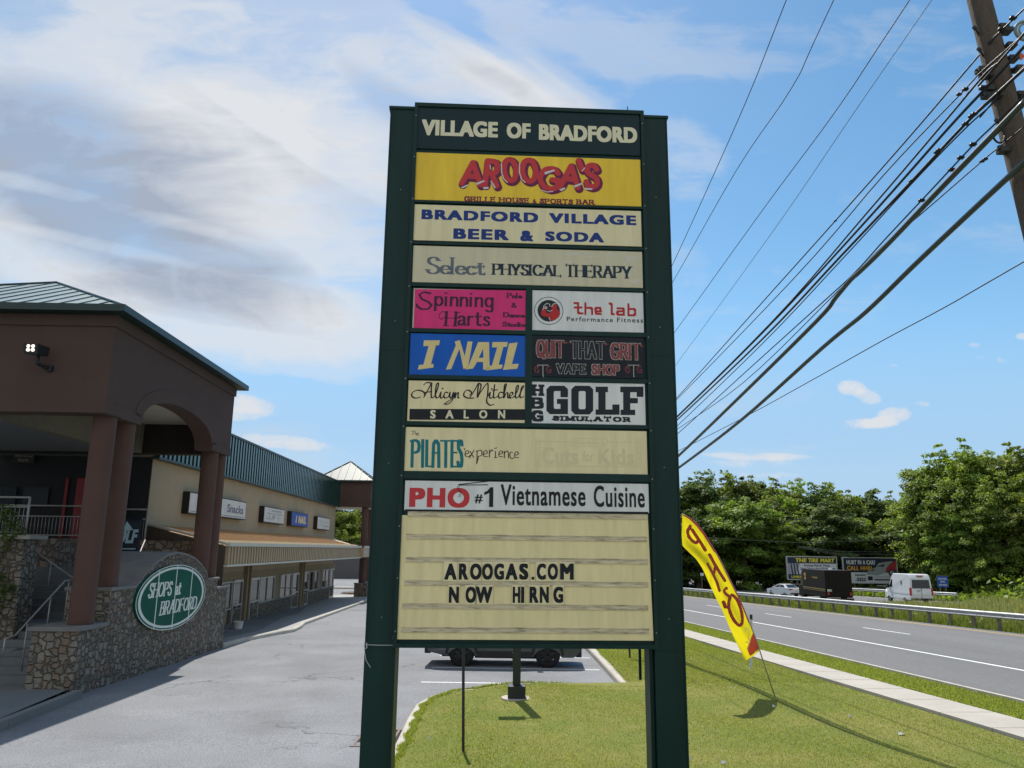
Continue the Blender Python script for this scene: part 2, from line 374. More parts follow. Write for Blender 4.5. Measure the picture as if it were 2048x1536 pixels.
def union(polys):
    vs, fs = [], []
    for p in polys:
        o = len(vs); vs += [Vector(q) for q in p]; fs.append(list(range(o, o+len(p))))
    if not vs: return [], []
    r = delaunay_2d_cdt(vs, [], fs, 0, 1e-6)
    return [tuple(v) for v in r[0]], [tuple(f) for f, o in zip(r[2], r[5]) if o]
def nib(w, h, shape='rect', ang=0):
    if shape == 'rect': p = [(-w/2, -h/2), (w/2, -h/2), (w/2, h/2), (-w/2, h/2)]
    else: p = [(w/2*math.cos(2*math.pi*k/12), h/2*math.sin(2*math.pi*k/12)) for k in range(12)]
    c, s_ = math.cos(rad(ang)), math.sin(rad(ang)); return [(x*c-y*s_, x*s_+y*c) for x, y in p]
def sweep(pts, nb):
    return [hull([(a[0]+q[0], a[1]+q[1]) for q in nb] + [(b[0]+q[0], b[1]+q[1]) for q in nb]) for a, b in zip(pts, pts[1:]) if a != b]
def pen_text(txt, box, nw, nh, serif=0., shape='rect', ang=0, slant=0., gap=.2, skip_i=True):
    """txt inside box (x0,z0,x1,z1); nw, nh = pen width and height in metres; serif = bar length in metres"""
    x0, z0, x1, z1 = box; X = 0; lay = []
    for ch in txt:
        w, st = G[ch]; ps = [stroke_pts(s) for s in st]
        lay.append((X, ps)); X += w + gap + (.1 if w == 0 and ch != ' ' else 0)
    xs = [X0+p[0]+slant*p[1] for X0, ps in lay for s in ps for p in s]; ys = [p[1] for _, ps in lay for s in ps for p in s]
    kx = (x1-x0-max(nw, serif*.8))/(max(xs)-min(xs) or 1); kz = (z1-z0-nh)/(max(ys)-min(ys) or 1); mx, my = min(xs), min(ys)
    V, Fc = [], []; nb = nib(nw, nh, shape, ang)
    for X0, ps in lay:
        polys = []
        for s in ps:
            q = [(x0+max(nw, serif*.8)/2+(X0+p[0]+slant*p[1]-mx)*kx, z0+nh/2+(p[1]-my)*kz) for p in s]
            polys += sweep(q, nb)
            if serif and q[0] != q[-1]:
                for e, f in ((q[0], q[1]), (q[-1], q[-2])):
                    dx, dy = abs(e[0]-f[0]), abs(e[1]-f[1]); hits = sum(1 for s2 in ps for p2 in (s2[0], s2[-1]) if abs(x0+max(nw, serif*.8)/2+(X0+p2[0]+slant*p2[1]-mx)*kx-e[0]) < 1e-6 and abs(z0+nh/2+(p2[1]-my)*kz-e[1]) < 1e-6)
                    if dy > dx*.8: polys.append([(e[0]-serif/2, e[1]-nh/2), (e[0]+serif/2, e[1]-nh/2), (e[0]+serif/2, e[1]+nh/2), (e[0]-serif/2, e[1]+nh/2)])
                    elif hits < 2 and dx > dy*1.5: polys.append([(e[0]-nh/2, e[1]-serif*.35), (e[0]+nh/2, e[1]-serif*.35), (e[0]+nh/2, e[1]+serif*.35), (e[0]-nh/2, e[1]+serif*.35)])
        v, f = union(polys); o = len(V); V += v; Fc += [tuple(i+o for i in q) for q in f]
    return V, Fc
def pen_strokes(strokes, nw, nh, shape='ell', ang=0):
    return union([h for st in strokes for h in sweep(st, nib(nw, nh, shape, ang))])
_SANS = {}
def sans(txt, bold=0., space=1.):
    k = (txt, 0, space)
    if k not in _SANS:
        cu = bpy.data.curves.new('lettering', 'FONT'); cu.body = txt; cu.space_character = space; cu.resolution_u = 4
        o = bpy.data.objects.new('lettering', cu); COL.objects.link(o); dg = bpy.context.evaluated_depsgraph_get(); dg.update()
        me = o.evaluated_get(dg).to_mesh(); v = [(p.co.x, p.co.y) for p in me.vertices]; f = [tuple(p.vertices) for p in me.polygons]
        o.evaluated_get(dg).to_mesh_clear(); bpy.data.objects.remove(o); bpy.data.curves.remove(cu); _SANS[k] = (v, f)
    return _SANS[k]
def sans_text(txt, box, bold=.03, space=1.05, slant=0.):
    v, f = sans(txt, 0, space + bold*.9)
    if bold > .004:
        # thicken every stroke with a square pen, glyph by glyph along the line
        v, f = union([hull([(v[i][0]+q[0], v[i][1]+q[1]) for i in p for q in nib(bold*2.3, bold*1.5)]) for p in f])
    v = [(x+slant*y, y) for x, y in v]
    x0, z0, x1, z1 = box; ax, bx_ = min(p[0] for p in v), max(p[0] for p in v); ay, by_ = min(p[1] for p in v), max(p[1] for p in v)
    return [(x0+(p[0]-ax)*(x1-x0)/(bx_-ax), z0+(p[1]-ay)*(z1-z0)/(by_-ay)) for p in v], f
def poly(*pts): return [tuple(p) for p in pts], [tuple(range(len(pts)))]
def rect(x0, z0, x1, z1): return poly((x0, z0), (x1, z0), (x1, z1), (x0, z1))
def disc(cx, cz, rx, rz, n=40): return poly(*[(cx+rx*math.cos(2*math.pi*k/n), cz+rz*math.sin(2*math.pi*k/n)) for k in range(n)])
def ring(cx, cz, r0x, r0z, r1x, r1z, n=48):
    v = []; 
    for k in range(n): c, s = math.cos(2*math.pi*k/n), math.sin(2*math.pi*k/n); v += [(cx+r0x*c, cz+r0z*s), (cx+r1x*c, cz+r1z*s)]
    return v, [(2*k, 2*k+1, (2*k+3) % (2*n), (2*k+2) % (2*n)) for k in range(n)]
def flat(mb, shapes, place, mi=0):
    for v, f in shapes: mb.add([place(*p) for p in v], f, mi)
    return mb
# ------------------------------------------------------------------ the ground
def sstep(a, b, x): t = min(1, max(0, (x-a)/(b-a))); return t*t*(3-2*t)
def lawn_z(x, y):
    zl = -1.37-.012*y; zr = -.93-.027*y
    tt = min(1, max(0, (x+1.9)/(10.8))); z = zl+(zr-zl)*tt
    m = -(-1.37+(-.93+1.37)*.18)*math.exp(-(max(y, 0)/8.6)**2)
    return z + m*sstep(-2.1, -.2, x)*(1-sstep(2.5, 8.6, x))*.97 + .04*math.sin(x*1.3+y*.7)*sstep(-1.7, 0, x)*(1-sstep(6.5, 8.4, x))
asph = mat('asphalt_lot', (.205, .21, .222), .92, .12, .5, .6, 60, cracks=.8, fine=.40, fscale=38, spec=.25, stain=(.12, .12, .125), stain_amt=.35, stain_scale=.7)
roadm = mat('asphalt_road', (.135, .135, .138), .9, .12, .25, .3, 120, fine=.25, fscale=60, spec=.3, stain=(.1, .1, .105), stain_amt=.5, stain_scale=.35, stretch=(1, .06, 1))
conc = mat('concrete', (.43, .40, .35), .9, .12, 1.6, .3, 90, fine=.12, fscale=70, spec=.2, stain=(.3, .28, .25), stain_amt=.45, stain_scale=1.4)
conc2 = mat('concrete_walk', (.385, .36, .32), .9, .1, 1.2, .25, 110, fine=.14, fscale=60, spec=.2, stain=(.33, .3, .26), stain_amt=.4, stain_scale=1.1)
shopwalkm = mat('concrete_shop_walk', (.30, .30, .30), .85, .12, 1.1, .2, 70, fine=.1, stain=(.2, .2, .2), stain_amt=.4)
whitep = mat('road_paint_white', (.74, .74, .73), .8, .1, 3, .2, 80, stain=(.3, .3, .3), stain_amt=.35, stain_scale=3)
yellowp = mat('road_paint_yellow', (.62, .38, .04), .8, .1, 3, stain=(.3, .25, .1), stain_amt=.3)
bluep = mat('parking_paint_blue', (.16, .32, .52), .8, .1, 3, stain=(.2, .21, .23), stain_amt=.5)
def lawn_material(name, c1, c2, c3):
    m = bpy.data.materials.new(name); m.use_nodes = True; t = NT(m.node_tree)
    co = t.n('TexCoord').outputs['Object']
    c = t.mix(t.ramp(t.noise(co, .55, 5, .6), [(.38, 0), (.62, 1)]), c1, c2)
    c = t.mix(t.ramp(t.noise(co, 1.7, 5, .65), [(.55, 0), (.75, .6)]), c, c3)
    c = t.mix(1., c, t.ramp(t.noise(co, 55, 3, .7), [(.25, .55), (.75, 1.45)]), 'MULTIPLY')
    b = t.n('BsdfPrincipled', i_Base_Color=c, i_Roughness=.9); b.inputs['Specular IOR Level'].default_value = .15
    bn = t.n('Bump', i_Strength=.8, i_Distance=.04, i_Height=t.noise(co, 70, 3, .7)); t.t.links.new(bn.outputs[0], b.inputs['Normal'])
    t.t.links.new(b.outputs[0], t.n('OutputMaterial').inputs[0]); return m
lawnm = lawn_material('lawn', (.16, .20, .04), (.23, .23, .06), (.34, .28, .11))
wildm = lawn_material('rough_ground', (.09, .115, .035), (.15, .135, .06), (.2, .165, .09))

# one wide sheet that carries everything else
xs = [-1500, -600, -250, -120, -60, -30, -15, -5, 0, 5, 12, 20, 30, 45, 60, 90, 150, 300, 700, 1500]
ys = [-300, -100, -30, 0, 15, 30, 45, 60, 75, 90, 110, 140, 200, 400, 900, 2500]
def base_z(x, y):
    zl = lot_z(min(y, 90)); zr = road_z(y)
    return zl+(zr-zl)*sstep(0, 10, x) - .30
g = MB(); o = 0
for y in ys:
    for x in xs: g.v.append((x, y, base_z(x, y)))
for j in range(len(ys)-1):
    for i in range(len(xs)-1): a = j*len(xs)+i; g.f.append((a, a+1, a+len(xs)+1, a+len(xs))); g.mi.append(0)
structure('ground', g, wildm)

# parking lot: a planar sheet, its right side following the lawn kerb
KERB = [(-2.6, -6), (-2.15, 4), (-1.95, 9), (-1.85, 13.4), (-1.93, 15.8), (-1.93, 17.1), (-1.72, 18.1), (-1.3, 18.9), (-.5, 19.4), (.4, 19.68), (1.6, 19.8), (2.76, 19.85), (2.74, 25), (2.69, 30), (2.3, 45), (1.6, 62), (.8, 80)]
mb = MB(); pts = [(-45, -30), (-2.6, -30)] + KERB + [(-45, 80)]
mb.add([(x, y, lot_z(y)) for x, y in pts], [tuple(range(len(pts)))])
structure('parking_lot', mb, asph)
# lawn: a height field inside its kerb, left edge following the kerb, right edge the pavement
def kerb_x(y):
    for (x0, y0), (x1, y1) in zip(KERB, KERB[1:]):
        if y0 <= y <= y1 and y1-y0 > .01: return x0+(x1-x0)*(y-y0)/(y1-y0)
    return 1.
PAVE0, PAVE1, CURB = 8.92, 9.99, 11.38
def pave_x(X, y): return (X - .054*y)*1.0
lw = MB(); rows = []
yv = [-8+.55*i for i in range(160)]
KW = .22
for y in yv:
    xl = kerb_x(y)+KW; xr = pave_x(PAVE0, y)-.01
    if y > 19.85 and xl < 2.74 and y < 30: xl = 2.74+KW
    rows.append([(xl+(xr-xl)*i/26, y, 0) for i in range(27)])
for r in rows:
    for x, y, _ in r: lw.v.append((x, y, lawn_z(x, y)))
for j in range(len(rows)-1):
    for i in range(26): a = j*27+i; lw.f.append((a, a+1, a+28, a+27)); lw.mi.append(0)
structure('lawn', lw, lawnm, smooth=True)
# kerb of the lawn: separate poured lengths with open joints
def kerb_run(path, w, h, z_of, gap=.018, seg=3.0):
    mb = MB(); P = [Vector((x, y, 0)) for x, y in path]
    N = []
    for i in range(len(P)):
        d = (P[min(i+1, len(P)-1)]-P[max(i-1, 0)]).normalized(); N.append(Vector((d.y, -d.x, 0)))
    for i in range(len(P)-1):
        L = (P[i+1]-P[i]).length; n = max(1, round(L/seg))
        for k in range(n):
            a0 = k/n+(gap/2/L if k == 0 else gap/2/L); a1 = (k+1)/n-gap/2/L
            q0, q1 = P[i].lerp(P[i+1], a0), P[i].lerp(P[i+1], a1); n0, n1 = N[i].lerp(N[i+1], a0), N[i].lerp(N[i+1], a1)
            def sec(q, n):
                z = z_of(q); return [(q.x, q.y, z-.25), (q.x+n.x*w, q.y+n.y*w, z-.25), (q.x+n.x*w, q.y+n.y*w, z+h), (q.x+n.x*.035, q.y+n.y*.035, z+h), (q.x+n.x*.01, q.y+n.y*.01, z+h-.035)]
            mb.hexa(sec(q0, n0), sec(q1, n1))
    return mb
structure('kerb', kerb_run(KERB, KW, .15, lambda q: lot_z(q.y)), conc)
# road frame pieces
def strip(X0, X1, s0, s1, dz, z=road_z, n=24):
    mb = MB(); S = [s0+(s1-s0)*i/n for i in range(n+1)]
    mb.v = [(X, s, z(s)+dz) for s in S for X in (X0, X1)]
    mb.f = [(2*i, 2*i+1, 2*i+3, 2*i+2) for i in range(n)]; mb.mi = [0]*n; return mb
structure('road', strip(CURB, 25.2, -40, 400, 0), roadm, RF)
def bend(s): return 0 if s > 82 else ((82-s)/20.)**2*16
fc = MB(); S_ = [50+4.*i for i in range(30)]+[180, 260, 400]
fc.v = [(X+bend(s), s, road_z(s)-.02) for s in S_ for X in (30., 48.)]; fc.f = [(2*i, 2*i+1, 2*i+3, 2*i+2) for i in range(len(S_)-1)]; fc.mi = [0]*(len(S_)-1)
structure('far_carriageway', fc, roadm, RF)
pv = MB()
for k in range(-10, 70):
    s0 = k*1.5
    pv.hexa([(PAVE0, s0+.012, road_z(s0)-.12), (PAVE1, s0+.012, road_z(s0)-.12), (PAVE1, s0+1.488, road_z(s0+1.5)-.12), (PAVE0, s0+1.488, road_z(s0+1.5)-.12)],
            [(PAVE0, s0+.012, road_z(s0)+.05), (PAVE1, s0+.012, road_z(s0)+.05), (PAVE1, s0+1.488, road_z(s0+1.5)+.05), (PAVE0, s0+1.488, road_z(s0+1.5)+.05)])
structure('pavement', pv, conc2, RF)
structure('verge', strip(PAVE1+.005, CURB-.14, -20, 160, .045), lawnm, RF)
ck = MB()
for k in range(-6, 50):
    s0 = k*3.
    for a, b in ((CURB-.13, .11),): ck.hexa([(a, s0+.008, road_z(s0)-.2), (CURB+.0, s0+.008, road_z(s0)-.2), (CURB, s0+2.992, road_z(s0+3)-.2), (a, s0+2.992, road_z(s0+3)-.2)],
            [(a, s0+.008, road_z(s0)+b), (CURB-.02, s0+.008, road_z(s0)+b), (CURB-.02, s0+2.992, road_z(s0+3)+b), (a, s0+2.992, road_z(s0+3)+b)])
structure('road_kerb', ck, conc, RF)
structure('road_line', strip(15.42, 15.56, -30, 300, .004), whitep, RF)
ds = MB()
for k in range(-3, 20):
    s0 = 34.6+12.9*k if k else 34.6
    d = strip(19.55, 19.67, s0, s0+4.2, .004, n=1); ds.add(d.v, d.f)
structure('road_lane_dashes', ds, whitep, RF)
structure('road_yellow_line', strip(24.22, 24.35, -30, 300, .004), yellowp, RF)
ya = MB()
for d in (strip(30.5, 30.62, 84, 300, -.016), strip(46.6, 46.75, 84, 300, -.016)): ya.add(d.v, d.f)
structure('far_road_lines', ya, whitep, RF)
# parking marks
pk = MB()
def mark(p0, p1, w):
    d = (Vector(p1)-Vector(p0)); n = Vector((-d.y, d.x)).normalized()*w/2
    q = [Vector(p0)+n, Vector(p1)+n, Vector(p1)-n, Vector(p0)-n]; pk.add([(p.x, p.y, lot_z(p.y)+.004) for p in q], [(0, 1, 2, 3)])
for dy in (0, 2.75, 5.5, 8.3, 11.0, 13.8): mark((-2.25, 20.95+dy), (2.62, 20.8+dy), .1)
structure('parking_lines', pk, whitep)
bp = MB(); bp.add([(1.7+.55*math.cos(a)*(1+.12*math.sin(3*a)), 24.75+.42*math.sin(a), lot_z(24.75)+.004+.0-.012*.42*math.sin(a)) for a in [2*math.pi*k/20 for k in range(20)]], [tuple(range(20))])
structure('parking_mark', bp, bluep)
# paved walk along the shops with its bulging kerb
SK = [(-9.33, 28.3), (-9.2, 30.5), (-8.72, 33.0), (-8.38, 34.3), (-8.5, 36.0), (-8.78, 37.8), (-8.9, 46), (-9.05, 55.5), (-9.3, 61.5), (-9.6, 66)]
sw = MB(); n = len(SK)
def crb(u, v): return lot_z(v)+.14
sw.v = [p for u, v in SK for p in ((u-.16, v, crb(u, v)-.003), (-13.2, v, -2.2))]
sw.f = [(2*i, 2*i+1, 2*i+3, 2*i+2) for i in range(n-1)]; sw.mi = [0]*(n-1)
structure('shop_walk', sw, shopwalkm, BF)
structure('shop_kerb', kerb_run([(u, v) for u, v in reversed(SK)], .16, .14, lambda q: lot_z(q.y)), conc, BF)
# kerb and step-off at the foot of the stair, beyond the lot at its far end
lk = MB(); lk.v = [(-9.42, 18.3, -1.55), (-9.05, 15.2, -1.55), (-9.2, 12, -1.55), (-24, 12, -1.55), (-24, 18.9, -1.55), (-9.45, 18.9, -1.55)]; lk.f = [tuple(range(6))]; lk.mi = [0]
structure('stair_walk', lk, mat('walk_shaded', (.15, .155, .155), .9, .12, 1.2, .2, 80), BF)  # walk concrete coloured darker to deepen the portico's shade
structure('stair_walk_kerb', kerb_run([(-9.3, 18.38), (-8.98, 15.2), (-9.1, 11)][::-1], .2, .17, lambda q: lot_z(q.y)), mat('kerb_shaded', (.17, .17, .165), .9, .12, 1.2, .2, 80), BF)  # same shade put into the kerb's colour
fl = MB(); fl.add([(-45, 80.0, lot_z(80)-.01), (1.5, 80, lot_z(80)-.01), (1.5, 118, lot_z(80)+.6), (-45, 118, lot_z(80)+.6)], [(0, 1, 2, 3)])
structure('far_lot', fl, asph)
isl = MB(); isl.add([(-10.5-.9*math.cos(a)*3, 70+1.6*math.sin(a), lot_z(70)+.16) for a in [2*math.pi*k/24 for k in range(24)]]+[(-10.5-1.0*math.cos(a)*3, 70+1.75*math.sin(a), lot_z(70)-.1) for a in [2*math.pi*k/24 for k in range(24)]],
        [tuple(range(24))]+[(k, (k+1) % 24, 24+(k+1) % 24, 24+k) for k in range(24)])
structure('island', isl, mat('mulch', (.12, .085, .06), .95, .3, 4, .6, 30), BF)
# ------------------------------------------------------------------ the pylon sign
greenm = mat('sign_green_paint', (.003, .026, .025), .45, .25, 1.6, .05, 40, spec=.25, stain=(.008, .038, .036), stain_amt=.6, stain_scale=1.2, stretch=(4, 4, .5))
def sface(name, c, **kw): return mat('sign_face_'+name, c, .34, .07, 2.5, spec=.22, fine=.07, fscale=2.2, stretch=(5, 1, .7), **kw)
creamd = (.26, .23, .15)
fc_header = sface('header', (.005, .024, .032)); fc_yellow = sface('yellow', (.82, .55, .05), stain=(.73, .49, .055), stain_amt=.5, stain_scale=.8)
fc_cream = sface('cream', (.75, .665, .44), stain=(.66, .57, .36), stain_amt=.5, stain_scale=1.2); fc_pale = sface('pale', (.60, .545, .40), stain=(.60, .575, .47), stain_amt=.9, stain_scale=1.6)
fc_pink = sface('pink', (.68, .035, .20)); fc_white = sface('white', (.70, .71, .74), stain=(.58, .60, .63), stain_amt=.5)
fc_blue = sface('blue', (.004, .10, .50)); fc_black = sface('black', (.008, .012, .020), stain=(.018, .022, .032), stain_amt=.5, stain_scale=3)
fc_cream2 = sface('warm_cream', (.78, .68, .43), stain=(.68, .58, .33), stain_amt=.5, stain_scale=1.); fc_board = sface('board', (.80, .69, .40), stain=(.70, .61, .37), stain_amt=.5, stain_scale=1.3)
def ink(n, c): return mat('ink_'+n, c, .5, .06, 8, spec=.3)
I_cream, I_blue, I_navy, I_black = ink('cream', (.72, .67, .50)), ink('blue', (.008, .035, .21)), ink('navy', (.012, .03, .055)), ink('black', (.008, .010, .016))
I_red, I_purple, I_white, I_slate, I_teal, I_tan = ink('red', (.54, .04, .05)), ink('purple', (.13, .015, .085)), ink('white', (.62, .58, .62)), ink('slate', (.13, .15, .19)), ink('teal', (.005, .17, .21)), ink('tan', (.70, .56, .27))
I_plum, I_dred, I_halo, I_ghost, I_maroon, I_red2 = ink('plum', (.055, .012, .045)), ink('dark_red', (.23, .05, .06)), ink('halo', (.40, .38, .38)), ink('ghost', (.69, .605, .385)), ink('maroon', (.20, .02, .05)), ink('signal_red', (.46, .025, .03))
I_darkgrey = ink('dark_navy', (.014, .017, .028))
SG = Thing('pylon_sign', 'tall dark green roadside sign of stacked shop panels on two posts in the lawn', 'sign', SF, (.42, SIGN_N, -.75))
def post(s0, s1):
    mb = MB(); n0, n1 = SIGN_N+.025, SIGN_N+.33
    mb.box((s0, n0, -1.3), (s1, n1, 5.405)); mb.box((s0-.012, n0-.01, 5.405), (s1+.012, n1+.012, 5.43))
    mb.box((s0+.0, n0-.006, .86), (s0+.012, n0, 5.40)); mb.box((s1-.012, n0-.006, .0), (s1, n0, 5.40))
    for z in (.84, 3.2): mb.box((s0, n0-.003, z), (s1, n0, z+.008))
    return mb
SG.part('post', post(-.82, -.585), greenm); SG.part('post', post(1.412, 1.65), greenm)
cb = MB(); n0 = SIGN_N
cb.box((-.60, n0+.014, .875), (1.43, n0+.30, 5.44))
for a, b in (((-.605, .86), (-.575, 5.455)), ((1.405, .86), (1.435, 5.455))): cb.box((a[0], n0-.014, a[1]), (b[0], n0+.31, b[1]))
cb.box((-.575, n0-.014, 5.42), (1.405, n0+.31, 5.455)); cb.box((-.575, n0-.014, .86), (1.405, n0+.31, .893))
cb.box((1.30, n0+.05, 5.455), (1.307, n0+.06, 5.53)); cb.box((1.2, n0+.02, 5.455), (1.395, n0+.2, 5.475))
SG.part('cabinet', cb, greenm)
rs = MB(); rs.box((1.375, n0+.06, -1.0), (1.405, n0+.24, .86)); rs.box((1.352, n0+.34, .58), (1.372, n0+.36, .86)); SG.part('rear_stiffener', rs, greenm)
Z5 = lambda x, y: spx(760+x/3.4133, 190+y/3.4133)
Z6 = lambda x, y: spx(760+x/3.4133, 560+y/3.4133)
Z7 = lambda x, y: spx(760+x/3.4133, 930+y/3.4133)
def bx(Z, x0, y0, x1, y1): (a, b), (c, d) = Z(x0, y0), Z(x1, y1); return (a, d, c, b)   # top-left, bottom-right on the photo -> box
def panel(Z, x0, y0, x1, y1, m, label, name='panel'):
    s0, z0, s1, z1 = bx(Z, x0, y0, x1, y1); mb = MB(); mb.box((s0, n0, z0), (s1, n0+.012, z1))
    mb2 = MB()
    o = SG.part(name, mb, m, label=label, bev=.003); return o
def letter(par, shapes, m, layer=1, name='lettering'):
    d = n0-.0012*layer
    for grp in ([shapes] if name == 'wear' else [[s] for s in shapes]):      # one piece for each word or mark
        mb = MB(); flat(mb, grp, lambda s, z: (s, d, z)); SG.part(name, mb, m, parent=par)
def P(Z, *xy): return [Z(xy[i], xy[i+1]) for i in range(0, len(xy), 2)]
pol = lambda Z, *xy: poly(*P(Z, *xy))

p = panel(Z5, 250, 60, 1778, 415, fc_header, 'dark green header panel with the village name in cream capitals')
letter(p, [sans_text('VILLAGE', bx(Z5, 288, 166, 804, 292), .05, 1.02), sans_text('OF', bx(Z5, 866, 188, 1028, 300), .05, 1.02), sans_text('BRADFORD', bx(Z5, 1085, 198, 1757, 330), .05, 1.02)], I_cream)
p = panel(Z5, 244, 390, 1786, 762, fc_yellow, 'yellow panel with bubble lettering in red')
def arooga(ch, x0, y0, x1, y1, tilt=0.):
    s0, z0, s1, z1 = bx(Z5, x0, y0, x1, y1); w, st = G[ch]; ps = [stroke_pts(s) for s in st]
    xs = [q[0] for s in ps for q in s]; ysx = [q[1] for s in ps for q in s]; hw = .028
    cx, cz = (s0+s1)/2, (z0+z1)/2; c, s_ = math.cos(rad(tilt)), math.sin(rad(tilt)); out = []
    for s in ps:
        l = []
        for q in s:
            x = s0+hw+(q[0]-min(xs))/((max(xs)-min(xs)) or 1)*(s1-s0-2*hw); z = z0+hw+(q[1]-min(ysx))/(max(ysx)-min(ysx))*(z1-z0-2*hw); x -= cx; z -= cz
            l.append((cx+x*c-z*s_, cz+x*s_+z*c))
        out.append(l)
    return out
AR = [('A', 545, 440, 712, 632, -3), ('R', 705, 432, 826, 640, -5), ('O', 826, 420, 950, 608, 6), ('O', 950, 424, 1085, 612, 4), ('G', 1072, 480, 1240, 664, -4), ('A', 1218, 462, 1380, 650, -5), ("'", 1345, 425, 1400, 530, 20), ('S', 1385, 458, 1505, 650, 0)]
strokes = [(a[0], arooga(*a)) for a in AR]
letter(p, [pen_strokes([[(x+.011, z-.013) for x, z in l] for _, s in strokes for l in s], .078, .078)], I_maroon, 1)
letter(p, [pen_strokes([[(x+.006, z-.008) for x, z in l] for _, s in strokes for l in s], .066, .066)], I_purple, 2)
letter(p, [pen_strokes([l for _, s in strokes for l in s], .050, .050)], I_red, 3)
hl = [pol(Z5, 553, 632, 598, 612, 602, 622, 560, 640), pol(Z5, 650, 604, 712, 583, 714, 592, 662, 616), pol(Z5, 700, 632, 742, 628, 740, 642, 712, 645), pol(Z5, 752, 585, 762, 588, 790, 632, 783, 642), pol(Z5, 1122, 528, 1190, 510, 1192, 522, 1126, 546), pol(Z5, 1318, 622, 1378, 600, 1380, 612, 1330, 634), pol(Z5, 1222, 646, 1262, 632, 1264, 644, 1236, 658), pol(Z5, 1384, 634, 1450, 640, 1448, 650, 1400, 648),
      pen_strokes([P(Z5, 828, 470, 830, 530, 845, 575, 868, 598)], .010, .010), pen_strokes([P(Z5, 952, 470, 952, 530, 965, 575, 990, 598)], .010, .010), pen_strokes([P(Z5, 1100, 650, 1140, 664, 1180, 660)], .008, .008), pen_strokes([P(Z5, 752, 480, 755, 510)], .008, .008), pen_strokes([P(Z5, 1380, 520, 1396, 500)], .008, .008)]
letter(p, hl, I_white, 4)
letter(p, [pen_text('GRILLE', bx(Z5, 572, 690, 790, 733), .0115, .0085, .024, gap=.34), pen_text('HOUSE', bx(Z5, 810, 698, 1020, 740), .0115, .0085, .024, gap=.34), pen_text('&', bx(Z5, 1042, 712, 1068, 740), .007, .006), pen_text('SPORTS', bx(Z5, 1088, 706, 1320, 748), .0115, .0085, .024, gap=.34), pen_text('BAR', bx(Z5, 1338, 712, 1466, 750), .0115, .0085, .024, gap=.34)], I_maroon)
p = panel(Z5, 236, 745, 1788, 1035, fc_cream, 'cream panel with two rows of heavy blue capitals')
letter(p, [sans_text('BRADFORD', bx(Z5, 285, 780, 1080, 872), .05, 1.16), sans_text('VILLAGE', bx(Z5, 1155, 805, 1750, 890), .05, 1.16), sans_text('BEER', bx(Z5, 502, 910, 878, 992), .05, 1.16), sans_text('&', bx(Z5, 958, 925, 1045, 1000), .05, 1.16), sans_text('SODA', bx(Z5, 1128, 930, 1528, 1008), .05, 1.16)], I_blue)
p = panel(Z5, 228, 1026, 1796, 1318, fc_pale, 'weathered pale panel with peeling film and grey blue serif lettering')
letter(p, [pen_text('Select', bx(Z5, 313, 1103, 727, 1232), .027, .008, .046, gap=.12)], I_slate)
letter(p, [pen_text('PHYSICAL', bx(Z5, 763, 1150, 1245, 1240), .022, .007, .040, gap=.22), pen_text('THERAPY', bx(Z5, 1260, 1158, 1723, 1254), .022, .007, .040, gap=.22)], I_navy)
peel = []
for cx, cy, rx, ry in ((1020, 1075, 60, 7), (1350, 1085, 120, 16), (1575, 1080, 30, 10), (1700, 1120, 70, 30), (1690, 1200, 50, 40), (1280, 1140, 34, 16), (1740, 1270, 40, 24), (575, 1245, 8, 14), (310, 1065, 10, 6), (1440, 1105, 70, 8)):
    peel.append(pol(Z5, *[c for k in range(14) for c in (cx+rx*math.cos(k*.449)*random.uniform(.6, 1.1), cy+ry*math.sin(k*.449)*random.uniform(.5, 1.1))]))
letter(p, peel, mat('peeled_film', (.60, .575, .475), .5, .1, 12), 0.5, 'peeled_film')
p = panel(Z6, 230, 55, 1010, 348, mat('sign_face_edge', (.50, .45, .38), .5), 'magenta panel with black flourished serif lettering')
letter(p, [pol(Z6, 238, 62, 1002, 72, 998, 342, 230, 332)], fc_pink, .6, 'film')
letter(p, [pen_text('pinning', bx(Z6, 372, 84, 775, 222), .021, .008, .024, gap=.22), pen_strokes([P(Z6, 345, 92, 300, 82, 268, 100, 285, 130, 330, 150, 352, 172, 330, 198, 285, 200, 255, 182, 250, 165)], .017, .009, 'rect', 20),
           pen_text('arts', bx(Z6, 530, 218, 752, 316), .021, .008, .024, gap=.22), pen_strokes([P(Z6, 455, 215, 448, 310), P(Z6, 520, 218, 512, 312)], .022, .008, 'rect'), pen_strokes([P(Z6, 455, 222, 425, 215, 402, 235, 408, 262, 425, 270), P(Z6, 425, 258, 530, 262), P(Z6, 430, 312, 470, 312), P(Z6, 495, 314, 535, 314), P(Z6, 505, 218, 545, 222)], .006, .006),
           pen_text('Pole', bx(Z6, 865, 88, 972, 127), .0125, .0058, .018, gap=.24), pen_text('&', bx(Z6, 897, 155, 932, 190), .010, .0055, .0), pen_text('Dance', bx(Z6, 840, 220, 990, 258), .0125, .0058, .018, gap=.24), pen_text('Studio', bx(Z6, 835, 284, 993, 322), .0125, .0058, .018, gap=.24)], I_plum, 1.5)
p = panel(Z6, 1033, 68, 1803, 360, fc_white, 'white panel with a round strongman emblem and red rounded lettering')
ec = Z6(1152, 210); er = (Z6(1250, 210)[0]-ec[0]); 
letter(p, [ring(*ec, er*.97, er*.97, er*1.01, er*1.01), disc(*ec, er*.78, er*.78)], I_darkgrey, 1)
letter(p, [pol(Z6, 1098, 225, 1108, 195, 1128, 180, 1140, 186, 1130, 205, 1132, 222, 1150, 228, 1168, 218, 1172, 196, 1170, 178, 1182, 165, 1200, 166, 1210, 180, 1206, 198, 1222, 208, 1230, 228, 1222, 252, 1200, 270, 1178, 280, 1160, 268, 1152, 252, 1120, 250, 1102, 242)], I_red2, 2)
